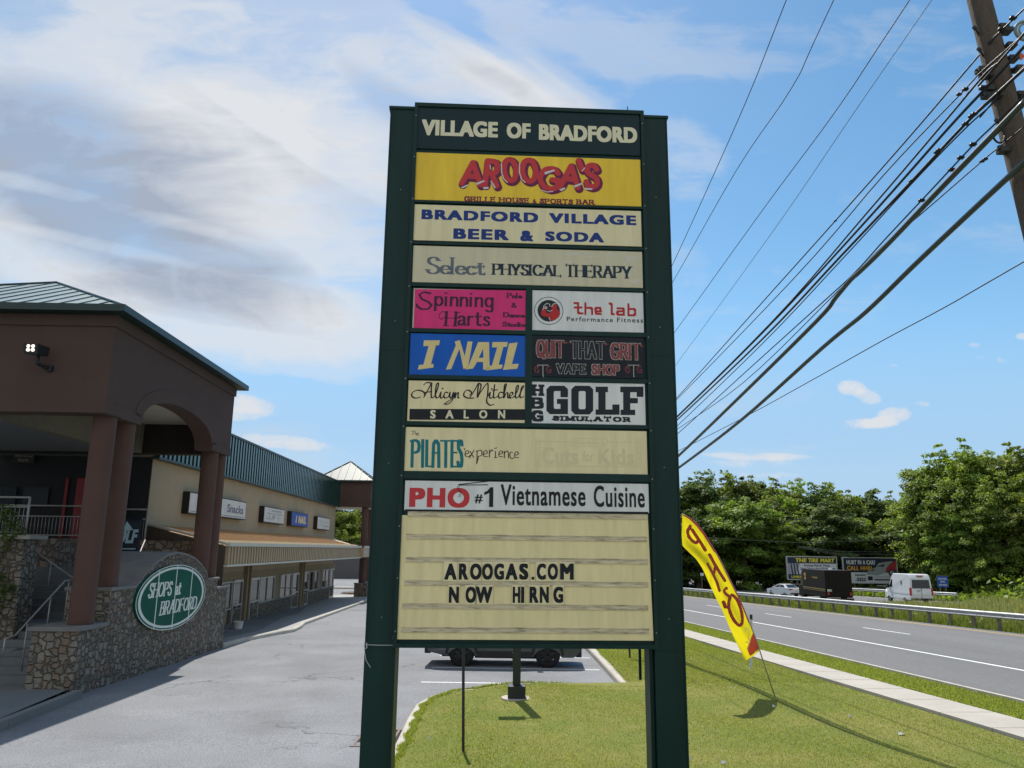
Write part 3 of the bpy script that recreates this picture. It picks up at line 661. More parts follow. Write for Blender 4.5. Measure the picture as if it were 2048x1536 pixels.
letter(p, [pen_strokes([P(Z6, 1112, 205, 1118, 178, 1138, 160, 1158, 166, 1160, 182), P(Z6, 1172, 182, 1182, 164, 1202, 162), P(Z6, 1140, 208, 1160, 214, 1176, 208), P(Z6, 1152, 256, 1164, 278)], .0045, .0045), ring(*Z6(1132, 190), .006, .006, .012, .012)], fc_white, 3)
def blocky(par, Z, strokes, w, m, lay=1): letter(par, [pen_strokes([P(Z, *s) for s in strokes], w*1.35, w*1.35, 'rect')], m, lay)
blocky(p, Z6, [(1328, 158, 1352, 158, 1352, 220, 1362, 228, 1382, 228), (1330, 188, 1375, 188), (1402, 160, 1402, 232), (1402, 190, 1440, 190, 1448, 200, 1448, 232), (1508, 214, 1472, 214, 1470, 198, 1480, 190, 1500, 190, 1506, 205), (1472, 210, 1476, 230, 1506, 232)], .0128, I_red2)
blocky(p, Z6, [(1568, 160, 1582, 166, 1582, 232, 1596, 234), (1622, 194, 1658, 194, 1664, 204, 1664, 238), (1664, 214, 1624, 214, 1618, 226, 1626, 237, 1660, 237), (1696, 166, 1696, 240), (1696, 198, 1734, 198, 1742, 208, 1742, 232, 1734, 241, 1696, 241)], .0128, I_red2)
letter(p, [sans_text('Performance', bx(Z6, 1275, 250, 1590, 288), .012, 1.25), sans_text('Fitness', bx(Z6, 1618, 256, 1796, 292), .012, 1.25)], I_navy)
p = panel(Z6, 208, 362, 1003, 665, fc_blue, 'bright blue panel with slanting flared cream capitals')
def P6(*xy): return pol(Z6, *xy)
inail = [P6(300, 412, 410, 412, 402, 446, 382, 446, 348, 574, 366, 574, 364, 598, 258, 612, 266, 580, 296, 578, 332, 450, 296, 452),
         P6(545, 410, 510, 420, 518, 445, 450, 612, 486, 608, 542, 470, 570, 608, 600, 600, 632, 420, 598, 420, 578, 520)]
def cdt(outer, holes):      # an outline with one hole, joined by a slit
    if holes:
        h = list(holes[0])[::-1]; k = min(range(len(h)), key=lambda i: (h[i][0]-outer[0][0])**2+(h[i][1]-outer[0][1])**2); h = h[k:]+h[:k]
        vs = list(outer)+h; n = len(outer); r = list(range(n))+[0]+[n+i for i in range(len(h))]+[n]
        q = delaunay_2d_cdt([Vector(v) for v in vs], [(i, (i+1) % n) for i in range(n)]+[(n+i, n+(i+1) % len(h)) for i in range(len(h))], [], 0, 1e-6); out = []
        def inside(p, P_):
            c = False
            for (x0, y0), (x1, y1) in zip(P_, P_[1:]+P_[:1]):
                if (y0 > p[1]) != (y1 > p[1]) and p[0] < (x1-x0)*(p[1]-y0)/(y1-y0)+x0: c = not c
            return c
        for f in q[2]:
            m = (sum(q[0][i][0] for i in f)/3, sum(q[0][i][1] for i in f)/3)
            if inside(m, list(outer)) and not inside(m, h): out.append(tuple(f))
        return [tuple(v) for v in q[0]], out
    vs = [Vector(q) for q in outer]; fs = []; n = len(outer); es = [(i, (i+1) % n) for i in range(n)]
    for h in holes:
        o = len(vs); vs += [Vector(q) for q in h]; es += [(o+i, o+(i+1) % len(h)) for i in range(len(h))]
    r = delaunay_2d_cdt(vs, es, [], 4, 1e-6)
    return [tuple(v) for v in r[0]], [tuple(f) for f in r[2]]
inail += [cdt(P(Z6, 670, 424, 745, 424, 748, 612, 705, 612, 704, 560, 662, 560, 636, 604, 584, 612, 606, 582), [P(Z6, 704, 470, 706, 530, 674, 532)]),
          P6(768, 424, 872, 424, 866, 456, 842, 458, 810, 578, 838, 578, 832, 604, 724, 618, 732, 586, 764, 584, 800, 460, 764, 460),
          P6(880, 434, 940, 426, 900, 574, 948, 572, 936, 606, 838, 614, 850, 580)]
letter(p, inail, I_tan)
p = panel(Z6, 1030, 375, 1805, 675, fc_black, 'black panel with distressed red and dark lettering outlined in pale glow')
def grit(txt, x0, y0, x1, y1, m, w=.021):
    sh = pen_text(txt, bx(Z6, x0, y0, x1, y1), w, .013, 0, gap=.3); sh2 = pen_text(txt, bx(Z6, x0-4, y0-4, x1+4, y1+4), w+.007, .020, 0, gap=.3)
    letter(p, [sh2], I_halo, 1); letter(p, [sh], m, 2)
    sp = []
    for k in range(len(txt)*5):
        x = random.uniform(x0, x1); y = random.uniform(y0, y1); r = random.uniform(2, 6); sp.append(pol(Z6, *[c for j in range(6) for c in (x+r*random.uniform(.4, 1.3)*math.cos(j*1.05), y+r*random.uniform(.3, 1.)*math.sin(j*1.05))]))
    letter(p, sp, fc_black, 3, 'wear')
grit('QUIT', 1068, 410, 1255, 540, I_dred); grit('THAT', 1300, 418, 1535, 540, I_darkgrey); grit('GRIT', 1572, 430, 1780, 546, I_dred)
grit('VAPE', 1205, 572, 1405, 642, I_darkgrey, .016); grit('SHOP', 1445, 576, 1635, 650, I_dred, .016)
letter(p, [pol(Z6, 1253, 418, 1290, 430, 1253, 436), pol(Z6, 1538, 428, 1560, 440, 1534, 446), pol(Z6, 1778, 440, 1800, 452, 1778, 460)], I_dred, 2)
for x in (1112, 1731):
    letter(p, [pen_strokes([P(Z6, x-40, 608, x-30, 590, x-48, 592, x-58, 610, x-48, 630, x-32, 632, x-26, 612)], .008, .007), pen_strokes([P(Z6, x+50, 592, x+34, 590, x+24, 610, x+34, 632, x+52, 632, x+56, 614, x+40, 614)], .008, .007)], I_dred, 2)
    letter(p, [pen_strokes([P(Z6, x-38, 582, x+36, 582), P(Z6, x, 582, x, 640, x+2, 662)], .007, .006)], I_halo, 3)
p = panel(Z6, 195, 685, 998, 982, fc_cream2, 'cream panel with black script over a black band')
scr = [(272, 800, 240, 806, 216, 790, 225, 765, 262, 752, 300, 766, 305, 790), (300, 800, 330, 745, 352, 704, 350, 740, 350, 804), (352, 704, 320, 700, 300, 715), (300, 768, 352, 762), (350, 804, 372, 795, 395, 735, 398, 705, 385, 715, 378, 780, 388, 806, 405, 795), (405, 795, 416, 765, 412, 800, 422, 806, 436, 790), (425, 740, 430, 742), (462, 770, 448, 766, 436, 786, 444, 806, 470, 796), (470, 796, 478, 766, 476, 796, 488, 804, 502, 766, 496, 815, 470, 844, 440, 846, 470, 826, 505, 800), (505, 800, 515, 768, 512, 806, 520, 780, 534, 768, 532, 800, 540, 806),
       (640, 806, 600, 806, 572, 790, 580, 760, 605, 752, 625, 770, 612, 785), (615, 800, 650, 745, 672, 704, 668, 745, 664, 800), (672, 706, 690, 720, 668, 800), (664, 802, 700, 745, 735, 706, 735, 780, 728, 830, 752, 855, 776, 848), (740, 790, 752, 766, 748, 800, 760, 806, 775, 790), (760, 742, 764, 744), (782, 715, 775, 790, 782, 806, 800, 796), (768, 752, 800, 750), (838, 770, 820, 766, 808, 786, 816, 806, 842, 796), (842, 800, 856, 740, 862, 712, 850, 720, 845, 804, 858, 776, 872, 770, 872, 800, 882, 806), (882, 796, 904, 784, 906, 770, 894, 768, 884, 788, 892, 806, 916, 796), (916, 800, 940, 750, 944, 722, 932, 728, 924, 790, 932, 806, 946, 796), (946, 798, 968, 750, 980, 726, 968, 730, 956, 788, 962, 804, 980, 796)]
letter(p, [pen_strokes([smooth(P(Z6, *s), 5) for s in scr], .0135, .0068, 'ell', 35)], I_black)
letter(p, [pol(Z6, 202, 880, 992, 882, 990, 956, 200, 954)], I_black)
letter(p, [sans_text(c, bx(Z6, x0, 888, x1, 946), .035) for c, x0, x1 in (('S', 344, 379), ('A', 448, 502), ('L', 572, 606), ('O', 678, 732), ('N', 806, 854))], I_cream, 2)
p = panel(Z6, 1025, 692, 1815, 992, fc_white, 'white panel with black block capitals in varsity style')
def slab(ch, x0, y0, x1, y1, lw=.046, lh=.036, sf=.09):
    w, st = G[ch]; return pen_text(ch, bx(Z6, x0, y0, x1, y1), lw, lh, sf)
big = [cdt(P(Z6, 1160, 722, 1258, 722, 1283, 745, 1283, 800, 1232, 800, 1232, 758, 1190, 758, 1186, 770, 1186, 868, 1192, 880, 1232, 880, 1232, 846, 1208, 846, 1208, 812, 1283, 812, 1283, 916, 1160, 916, 1136, 892, 1136, 746), []),
       cdt(P(Z6, 1330, 722, 1430, 722, 1455, 746, 1455, 892, 1430, 918, 1330, 918, 1306, 892, 1306, 746), [P(Z6, 1362, 758, 1398, 758, 1404, 766, 1404, 872, 1398, 882, 1362, 882, 1356, 872, 1356, 766)]),
       pol(Z6, 1472, 728, 1556, 728, 1556, 766, 1540, 766, 1540, 884, 1586, 884, 1586, 850, 1635, 850, 1635, 920, 1472, 920, 1472, 884, 1490, 884, 1490, 766, 1472, 766),
       pol(Z6, 1640, 728, 1798, 728, 1798, 798, 1752, 798, 1752, 766, 1708, 766, 1708, 806, 1760, 806, 1760, 842, 1708, 842, 1708, 886, 1742, 886, 1742, 922, 1642, 922, 1642, 886, 1660, 886, 1660, 766, 1640, 766)]
letter(p, big, I_darkgrey)
letter(p, [pen_text('H', bx(Z6, 1033, 712, 1118, 792), .032, .021, .05), pen_text('B', bx(Z6, 1033, 800, 1118, 880), .030, .020, .036), pen_text('G', bx(Z6, 1031, 888, 1116, 968), .030, .020, .02), pen_text('SIMULATOR', bx(Z6, 1175, 926, 1715, 971), .017, .0105, .034, gap=.46)], I_darkgrey)
p = panel(Z6, 175, 1003, 1828, 1330, fc_cream2, 'wide cream panel with condensed teal lettering and a faded ghost of older lettering')
pil = [(214, 1100, 240, 1092, 262, 1105, 268, 1135, 262, 1168, 240, 1180, 222, 1180), (222, 1098, 218, 1275), (292, 1092, 290, 1276), (320, 1095, 318, 1272, 348, 1272), (360, 1277, 366, 1120, 382, 1094, 400, 1120, 402, 1277), (362, 1180, 402, 1180), (420, 1098, 480, 1098), (450, 1098, 448, 1277), (492, 1096, 490, 1276), (492, 1098, 524, 1098), (492, 1178, 518, 1178), (490, 1274, 522, 1274), (560, 1130, 556, 1102, 545, 1094, 535, 1110, 536, 1150, 555, 1185, 560, 1230, 556, 1268, 545, 1276, 535, 1266, 532, 1240)]
letter(p, [pen_strokes([P(Z6, *s) for s in pil], .025, .013, 'rect')], I_teal)
exp_ = [(580, 1190, 604, 1182, 600, 1165, 585, 1172, 582, 1200, 605, 1206, 616, 1195), (614, 1168, 640, 1212), (642, 1162, 610, 1216), (664, 1165, 660, 1255), (656, 1172, 690, 1162, 694, 1195, 664, 1206), (706, 1190, 732, 1182, 726, 1164, 708, 1175, 708, 1202, 734, 1206), (748, 1160, 746, 1210), (748, 1180, 764, 1158, 772, 1168), (788, 1170, 788, 1212), (782, 1150, 796, 1146), (780, 1212, 800, 1212), (812, 1190, 836, 1182, 830, 1166, 814, 1176, 814, 1204, 838, 1206), (848, 1168, 850, 1214), (850, 1182, 868, 1166, 876, 1180, 876, 1216), (904, 1178, 890, 1176, 886, 1200, 898, 1220, 914, 1212), (920, 1196, 944, 1190, 938, 1172, 922, 1182, 922, 1210, 946, 1212), (580, 1160, 575, 1150), (660, 1255, 672, 1210)]
letter(p, [pen_strokes([smooth(P(Z6, *s), 4) if len(s) > 6 else P(Z6, *s) for s in exp_], .0075, .0055), pen_strokes([P(Z6, 212, 1032, 238, 1030), P(Z6, 228, 1030, 222, 1058), P(Z6, 240, 1030, 238, 1058), P(Z6, 240, 1046, 248, 1044, 248, 1060), P(Z6, 254, 1052, 264, 1050, 260, 1044, 252, 1052, 256, 1062, 266, 1060)], .0035, .003)], I_black)
gh = [pol(Z6, 1308, 1082, 1558, 1085, 1546, 1138, 1290, 1134)]
letter(p, [pen_strokes([P(Z6, 1306, 1082, 1556, 1086), P(Z6, 1292, 1134, 1545, 1138), P(Z6, 1308, 1082, 1292, 1134), P(Z6, 1556, 1086, 1545, 1138), P(Z6, 1068, 1100, 1300, 1104), P(Z6, 1550, 1108, 1770, 1108), P(Z6, 1062, 1268, 1770, 1275), P(Z6, 1064, 1080, 1060, 1280), P(Z6, 1094, 1080, 1090, 1280), P(Z6, 1750, 1085, 1748, 1280), P(Z6, 1776, 1085, 1775, 1280)] + [P(Z6, 1062, y, 1092, y-18) for y in range(1120, 1280, 36)] + [P(Z6, 1750, y, 1776, y-18) for y in range(1120, 1280, 36)], .005, .005),
           sans_text("Cuts", bx(Z6, 1105, 1140, 1352, 1262), .03), sans_text('for', bx(Z6, 1385, 1165, 1460, 1240), .01), sans_text('Kids', bx(Z6, 1490, 1150, 1735, 1266), .03), sans_text("Sharkey's", bx(Z6, 1310, 1092, 1535, 1134), .01, 1., .2)], I_ghost, .6, 'ghost_lettering')
p = panel(Z7, 172, 105, 1838, 330, fc_white, 'white strip panel with a red word, black chopsticks and tall black lettering')
letter(p, [pol(Z7, 172, 302, 1832, 320, 1832, 342, 172, 324)], I_black)
letter(p, [sans_text('P', bx(Z7, 203, 155, 306, 287), .05), sans_text('H', bx(Z7, 323, 155, 444, 289), .05), sans_text('O', bx(Z7, 463, 155, 610, 293), .045)], I_red)
letter(p, [pen_strokes([P(Z7, 536, 133, 735, 112), P(Z7, 540, 137, 736, 135)], .0055, .0065), pen_strokes([smooth(P(Z7, 532, 140, 528, 165, 548, 185, 536, 218)), smooth(P(Z7, 542, 140, 538, 162, 556, 188, 546, 218))], .003, .003), sans_text('#', bx(Z7, 647, 200, 700, 262), .02), pol(Z7, 752, 152, 774, 152, 772, 287, 744, 286, 746, 190, 712, 206, 712, 186, 734, 176), sans_text('Vietnamese', bx(Z7, 825, 132, 1403, 282), .018, 1.08), sans_text('Cuisine', bx(Z7, 1458, 140, 1808, 291), .018, 1.08)], I_black, 2)
bd = panel(Z7, 150, 342, 1845, 1200, fc_board, 'cream changeable letter board with weathered tracks', 'letter_board')
s0, z0, s1, z1 = bx(Z7, 122, 345, 1868, 1200); sk = MB(); sk.hexa([(s0, n0+.0005, z0), (s1, n0+.0005, z0), (s1, n0+.011, z0), (s0, n0+.011, z0)], [(s0+.02, n0+.0005, z1), (s1-.02, n0+.0005, z1), (s1-.02, n0+.011, z1), (s0+.02, n0+.011, z1)]); SG.part('backing', sk, fc_board, parent=bd)
trackm = mat('letter_track', (.60, .52, .37), .6, .3, 6, stain=(.07, .06, .055), stain_amt=.9, stain_scale=5, stretch=(1.2, 1, 9))
for x0, y0, x1, y1 in ((190, 328, 1828, 360), (180, 480, 1822, 512), (178, 634, 1828, 668), (168, 792, 1832, 826), (152, 952, 1830, 982), (147, 1114, 1836, 1142)):
    s0, z0, s1, z1 = bx(Z7, x0, y0, x1, y1); zm = (z0+z1)/2; mb = MB(); mb.box((s0, n0-.003, zm-.018), (s1, n0, zm+.018)); mb.box((s0, n0-.007, zm-.020), (s1, n0-.003, zm-.014)); mb.box((s0, n0-.007, zm+.014), (s1, n0-.003, zm+.019)); SG.part('letter_track', mb, trackm, parent=bd)
tile = mat('letter_tile', (.77, .67, .42), .35, .1, 2, spec=.6)
def changeable(ch, x0, y0, x1, y1):
    b = bx(Z7, x0, y0, x1, y1); mb = MB(); mb.box((b[0]-.006, n0-.0085, b[1]-.012), (b[2]+.006, n0-.0072, b[3]+.012))
    flat(mb, [sans_text(ch, b, .05)] if ch != '|' else [rect(*b)], lambda s, z: (s, n0-.0098, z), 1)
    SG.part('letter', mb, [tile, I_black], parent=bd)
for ch, a, b in (('A', 443, 522), ('R', 540, 600), ('O', 616, 692), ('O', 698, 770), ('G', 780, 846), ('A', 858, 938), ('S', 950, 1012), ('.', 1034, 1054), ('C', 1070, 1132), ('O', 1144, 1214), ('M', 1228, 1322)): changeable(ch, a, 672 if ch != '.' else 762, b, 783)
for ch, a, b in (('N', 472, 538), ('O', 585, 655), ('W', 655, 766), ('H', 906, 956), ('|', 963, 984), ('R', 1020, 1080), ('N', 1090, 1152), ('G', 1182, 1250)): changeable(ch, a, 830, b, 941)
# retaining bars between the faces
bars = MB()
for xa, ya, xb, yb, h in ((236, 732, 1788, 767, .020), (230, 1014, 1790, 1048, .024), (222, 1300, 1800, 1329, .028)):
    a, b = Z5(xa, ya), Z5(xb, yb); zm = (a[1]+b[1])/2; bars.box((-.575, n0-.008, zm-h/2), (1.405, n0+.012, zm+h/2))
for ya, yb, h in ((352, 368, .034), (668, 684, .034), (984, 998, .032), (1338, 1345, .06)):
    zm = (Z6(200, ya)[1]+Z6(1800, yb)[1])/2; bars.box((-.575, n0-.008, zm-h/2), (1.405, n0+.012, zm+h/2))
zt, zb_, xm = Z6(1020, 60)[1], Z6(1012, 990)[1], (Z6(1018, 300)[0]+Z6(1010, 900)[0])/2
bars.box((xm-.028, n0-.0075, zb_), (xm+.028, n0+.011, zt))
SG.part('retainer', bars, greenm)
sc_ = MB()
for k in range(12):
    z = .98+k*.395
    for x in (-.59, 1.42): sc_.cyl((x, n0-.018, z), 1, .006, .006, 8)
    for x in (-.70, 1.53): sc_.cyl((x, SIGN_N+.019, z+.1), 1, .005, .007, 8) if k % 3 == 0 else None
SG.part('screw', sc_, mat('screw_zinc', (.20, .22, .21), .4, metal=.6))
# loose wire tied round the left post
wl = MB(); zz = spx(730, 1290)[1]; nf = SIGN_N+.018
wl.tube([(-.825, nf, zz), (-.70, nf-.004, zz-.003), (-.58, nf, zz-.002)], .0035, 6); wl.tube([(-.822, nf, zz+.01), (-.815, nf-.02, zz-.05), (-.80, nf-.03, zz-.11), (-.765, nf-.03, zz-.16)], .003, 6); wl.tube([(-.805, nf-.01, zz+.015), (-.80, nf-.022, zz-.02), (-.818, nf-.02, zz-.03)], .0045, 6); wl.tube([(-.825, nf, zz), (-.828, nf+.2, zz), (-.828, nf+.33, zz)], .0035, 6)
single('wire', wl, mat('grey_wire', (.35, .36, .36), .5), 'thin grey wire tied round a green sign post with one loose end', 'wire', SF, (-.7, SIGN_N, zz))
# ------------------------------------------------------------------ portico, stone wall, shops (frame of the buildings)
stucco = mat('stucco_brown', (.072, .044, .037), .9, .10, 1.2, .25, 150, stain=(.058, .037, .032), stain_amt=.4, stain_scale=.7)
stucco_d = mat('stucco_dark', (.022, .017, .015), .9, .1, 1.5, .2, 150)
colm = mat('stucco_column', (.088, .047, .037), .85, .1, 1.4, .25, 160, stain=(.07, .039, .032), stain_amt=.35, stain_scale=1.)
roofm = mat('roof_metal_green', (.30, .36, .34), .3, .08, 2, spec=.8, metal=.25)
gutm = mat('gutter_green', (.004, .022, .019), .4, .1, 3, spec=.5)
ceilm = mat('soffit_cream', (.40, .38, .33), .85, .06, 1)
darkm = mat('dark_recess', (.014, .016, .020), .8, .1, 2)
railm = mat('rail_painted_grey', (.30, .29, .28), .45, .1, 8, spec=.5, metal=.2)
stonem = stone_mat('fieldstone', (.165, .145, .122), (.25, .225, .19), 5.6, (1, 1, 1.0))
stonem2 = stone_mat('fieldstone_thin', (.16, .135, .11), (.25, .21, .17), 4.2, (1, .8, 1.1))
capm = mat('stone_cap', (.30, .285, .26), .85, .15, 3, .3, 40)
slatem = mat('slate_cap', (.16, .155, .15), .8, .15, 3, .3, 40)
stepm = mat('step_concrete', (.13, .14, .145), .9, .12, 2, .2, 80)

U0_, V0, V1 = -9.37, 18.42, 27.28; UL = -18.0
PT = Thing('entrance_portico', 'brown stucco entrance portico with a round arch, paired columns and green metal pyramid roof', 'portico', BF, (-13.6, 22.9, -1.7))
# side beam with arch
ARC = [(22.92+2.6*math.cos(math.pi*k/28), 4.7+.93*math.sin(math.pi*k/28)**.8) for k in range(29)]    # from far spring to near spring
def arched_wall(u0, u1):
    mb = MB(); lo = [(V1, 4.7)] + ARC + [(V0, 4.7)]; top = 6.84; n = len(lo)
    for u in (u0, u1): mb.v += [(u, v, z) for v, z in lo] + [(u, v, top) for v, z in lo]
    for k, s in ((0, 0), (1, 2*n)):
        for i in range(n-1): mb.f.append((s+i, s+i+1, s+n+i+1, s+n+i) if k else (s+i+1, s+i, s+n+i, s+n+i+1)); mb.mi.append(0)
    for i in range(n-1): mb.f.append((i, i+1, 2*n+i+1, 2*n+i)); mb.mi.append(0)
    mb.f += [(n, 2*n-1, 4*n-1, 3*n), (0, n, 3*n, 2*n), (n-1, 3*n-1, 4*n-1, 2*n-1)]; mb.mi += [0]*3
    return mb
PT.part('arch_wall', arched_wall(U0_, U0_-.56), stucco)
aw = arched_wall(-18.0, UL-.56+.0)
PT.part('arch_wall', aw, stucco)
fb = MB(); fb.box((U0_-.562, V0+.0, 4.7), (UL+.002, V0+.55, 6.84)); PT.part('front_beam', fb, stucco)
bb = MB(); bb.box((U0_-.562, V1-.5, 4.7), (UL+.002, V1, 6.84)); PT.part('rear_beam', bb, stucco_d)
ib = MB(); ib.box((-12.7, V0+.552, 4.75), (-13.0, V1-.502, 5.72)); ib.box((-12.2, V1-.75, 4.72), (-12.7, V1-.502, 5.72)); PT.part('inner_beam', ib, mat('beam_tan', (.17, .155, .12), .9, .1))
tr = MB()
for z0, z1, d in ((6.84, 7.13, .05), (4.7-.004, 4.97, .018)):
    tr.box((U0_+d, V0-d, z0), (UL-.56-d, V0, z1)); tr.box((UL-.56-d, V1+d, z0), (U0_+d, V1, z1)) if z0 > 6 else None
    if z0 > 6: tr.box((U0_, V0, z0), (U0_+d, V1, z1)); tr.box((UL-.56, V0, z0), (UL-.56-d, V1, z1)); tr.box((U0_, V0, 6.845), (UL-.56, V1, 7.0))
    else: tr.box((U0_, V0, z0), (U0_+d, 20.30, z1-.0)); tr.box((U0_, 25.55, z0), (U0_+d, V1+d, z1))
A2 = [(22.92+3.0*math.cos(math.pi*k/28), 4.7+1.30*math.sin(math.pi*k/28)**.8) for k in range(29)]
d = .018
for i in range(28):
    a, b, c, e = ARC[i], ARC[i+1], A2[i+1], A2[i]
    if min(c[1], e[1]) < 4.72: continue
    tr.hexa([(U0_+d, *a), (U0_+d, *b), (U0_+d, *c), (U0_+d, *e)], [(U0_, *a), (U0_, *b), (U0_, *c), (U0_, *e)])
PT.part('trim_band', tr, stucco)
ce = MB(); ce.box((U0_-.56, V0+.55, 5.72), (-13.0, V1-.5, 5.76)); PT.part('ceiling', ce, ceilm)
ce = MB(); ce.box((-13.0, V0+.55, 4.74), (UL, 28.3, 4.78)); PT.part('ceiling', ce, mat('ceiling_grey', (.13, .145, .16), .8))
# roof
E0, E1, EU0, EU1, EZ = V0-.33, V1+.33, U0_+.30, UL-.86, 7.13
AP = (-13.6, 22.9, 9.48)
rf = MB(); rf.v = [(EU0, E0, EZ+.14), (EU1, E0, EZ+.14), (EU1, E1, EZ+.14), (EU0, E1, EZ+.14), AP]; rf.f = [(1, 0, 4), (2, 1, 4), (3, 2, 4), (0, 3, 4)]; rf.mi = [0]*4
PT.part('roof', rf, roofm)
sm = MB()
def seams(mb, c0, c1, ap, step=.48, h=.028):
    c0, c1, ap = Vector(c0), Vector(c1), Vector(ap); d = (c1-c0); L = d.length; d.normalize()
    mid = c0 + d*((ap-c0).dot(d)); up = ap-mid; s = (ap-c0).dot(d); nrm = d.cross(up).normalized(); nrm = nrm if nrm.z > 0 else -nrm
    k = -int(s/step)
    while s+k*step < L:
        a = s+k*step; k += 1
        if a < .05 or a > L-.05: continue
        f = a/s if a < s else (L-a)/(L-s)
        p = c0+d*a; q = p+up*(f*.985)
        w = d*.018; mb.hexa([tuple(p-w), tuple(p+w), tuple(q+w), tuple(q-w)], [tuple(p-w*.6+nrm*h), tuple(p+w*.6+nrm*h), tuple(q+w*.6+nrm*h), tuple(q-w*.6+nrm*h)])
    for c in (c0, c1): mb.tube([tuple(c+nrm*.02), tuple(ap+nrm*.02)], .035, 6)
for i, j in ((1, 0), (2, 1), (3, 2), (0, 3)): seams(sm, rf.v[i], rf.v[j], AP)
PT.part('seam', sm, mat('roof_seam_shade', (.008, .03, .026), .35, .1, 3, spec=.6))  # seams coloured near black to stand for the shadow they cast
gt = MB()
for a, b in (((EU0+.06, E0-.06), (EU1-.06, E0+.05)), ((EU0+.06, E0+.05), (EU0-.05, E1-.05)), ((EU0+.06, E1-.05), (EU1-.06, E1+.06)), ((EU1-.06, E0+.05), (EU1+.05, E1-.05))): gt.box((a[0], a[1], EZ), (b[0], b[1], EZ+.17))
gt.box((EU0-.05, E0+.05, EZ-.01), (EU1+.05, E1-.05, EZ+.02))
PT.part('eave_gutter', gt, gutm)
for v, zb in ((19.06, -.21), (20.08, .58), (26.28, .56), (27.02, .20)):
    c = MB(); c.cyl((U0_-.30, v, zb), 2, .272, 4.75-zb, 32); PT.part('column', c, colm, smooth=False)
for v in (19.06, 26.9): c = MB(); c.cyl((UL-.26, v, -1.6), 2, .272, 6.3, 24); PT.part('column', c, colm)
# floodlight on the front beam
fp = BF.atv(88, 712, V0-.02)
FL = Thing('floodlight', 'black floodlight with four round lamps on the brown portico front', 'floodlight', BF, (fp.x, V0-.02, fp.z))
mb = MB(); mb.hexa([(fp.x-.20, V0-.52, fp.z-.06), (fp.x+.13, V0-.52, fp.z-.10), (fp.x+.22, V0-.22, fp.z-.06), (fp.x-.05, V0-.16, fp.z-.04)], [(fp.x-.22, V0-.56, fp.z+.18), (fp.x+.14, V0-.56, fp.z+.18), (fp.x+.24, V0-.2, fp.z+.16), (fp.x-.05, V0-.12, fp.z+.17)])
FL.part('housing', mb, mat('lamp_black', (.008, .009, .012), .5, .1), bev=.02)
mb = MB(); mb.tube([(fp.x+.03, V0-.3, fp.z-.04), (fp.x+.03, V0-.3, fp.z-.25), (fp.x+.12, V0-.12, fp.z-.30), (fp.x+.18, V0-.01, fp.z-.31)], .045, 8); mb.box((fp.x+.1, V0-.07, fp.z-.38), (fp.x+.26, V0-.02, fp.z-.24)); FL.part('bracket', mb, MATS['lamp_black'])
lampm = bpy.data.materials.new('lamp_lit'); lampm.use_nodes = True; t = NT(lampm.node_tree); e = t.n('Emission', i_Color=(1, .93, .82, 1), i_Strength=1.1); t.t.links.new(e.outputs[0], t.n('OutputMaterial').inputs[0])
for dx in (-.08, .03):
    for dz in (.02, .11):
        mb = MB(); mb.cyl((fp.x+dx, V0-.555, fp.z+dz), 1, .042, .02, 14); FL.part('lamp', mb, lampm)
# stone wall that carries the columns, with the arched sign field
ST = Thing('stone_wall', 'fieldstone wall with an arched top and an oval green sign, beside the parking lot', 'wall', BF, (-9.8, 23.4, -1.8))
def stone_block(poly, u0, u1): mb = MB(); mb.prism(poly, 0, u0, u1); return mb
prof = [(18.42, -1.9), (19.70, -1.9), (19.70, -1.9), (28.26, -2.05), (28.26, .16), (27.22, .16), (27.22, .50), (26.3, .50)]
arch = [(26.22, .50), (26.02, .74), (25.5, 1.00), (24.9, 1.20), (24.2, 1.32), (23.5, 1.37), (22.8, 1.30), (22.1, 1.10), (21.5, .80), (21.15, .58), (21.0, .50)]
prof = [(18.42, -1.95), (28.26, -2.1), (28.26, .16), (27.22, .16), (27.22, .50)] + arch + [(19.70, .50), (19.70, -.32), (18.42, -.32)]
ST.part('wall', stone_block(prof, U0_, U0_-1.02), stonem)
bk = MB(); bk.prism([(v, -1.9) for v in (21.0, 26.2)] + arch, 0, U0_-1.022, U0_-1.5); ST.part('arch_mound', bk, stonem)
cp = MB()
cp.box((U0_+.05, 18.36, -.32), (U0_-1.1, 19.75, -.22)); cp.box((U0_+.05, 19.68, .50), (U0_-1.1, 21.02, .585)); cp.box((U0_+.05, 26.24, .50), (U0_-1.1, 27.28, .575)); cp.box((U0_+.05, 27.16, .16), (U0_-1.1, 28.36, .25))
ST.part('cap', cp, slatem, bev=.012)
cs = MB()
for (v0, z0), (v1, z1) in zip(arch, arch[1:]): cs.hexa([(U0_+.03, v0, z0), (U0_+.03, v1, z1), (U0_+.03, v1, z1+.06), (U0_+.03, v0, z0+.06)], [(U0_-1.53, v0, z0), (U0_-1.53, v1, z1), (U0_-1.53, v1, z1+.06), (U0_-1.53, v0, z0+.06)])
ST.part('arch_cap', cs, slatem)
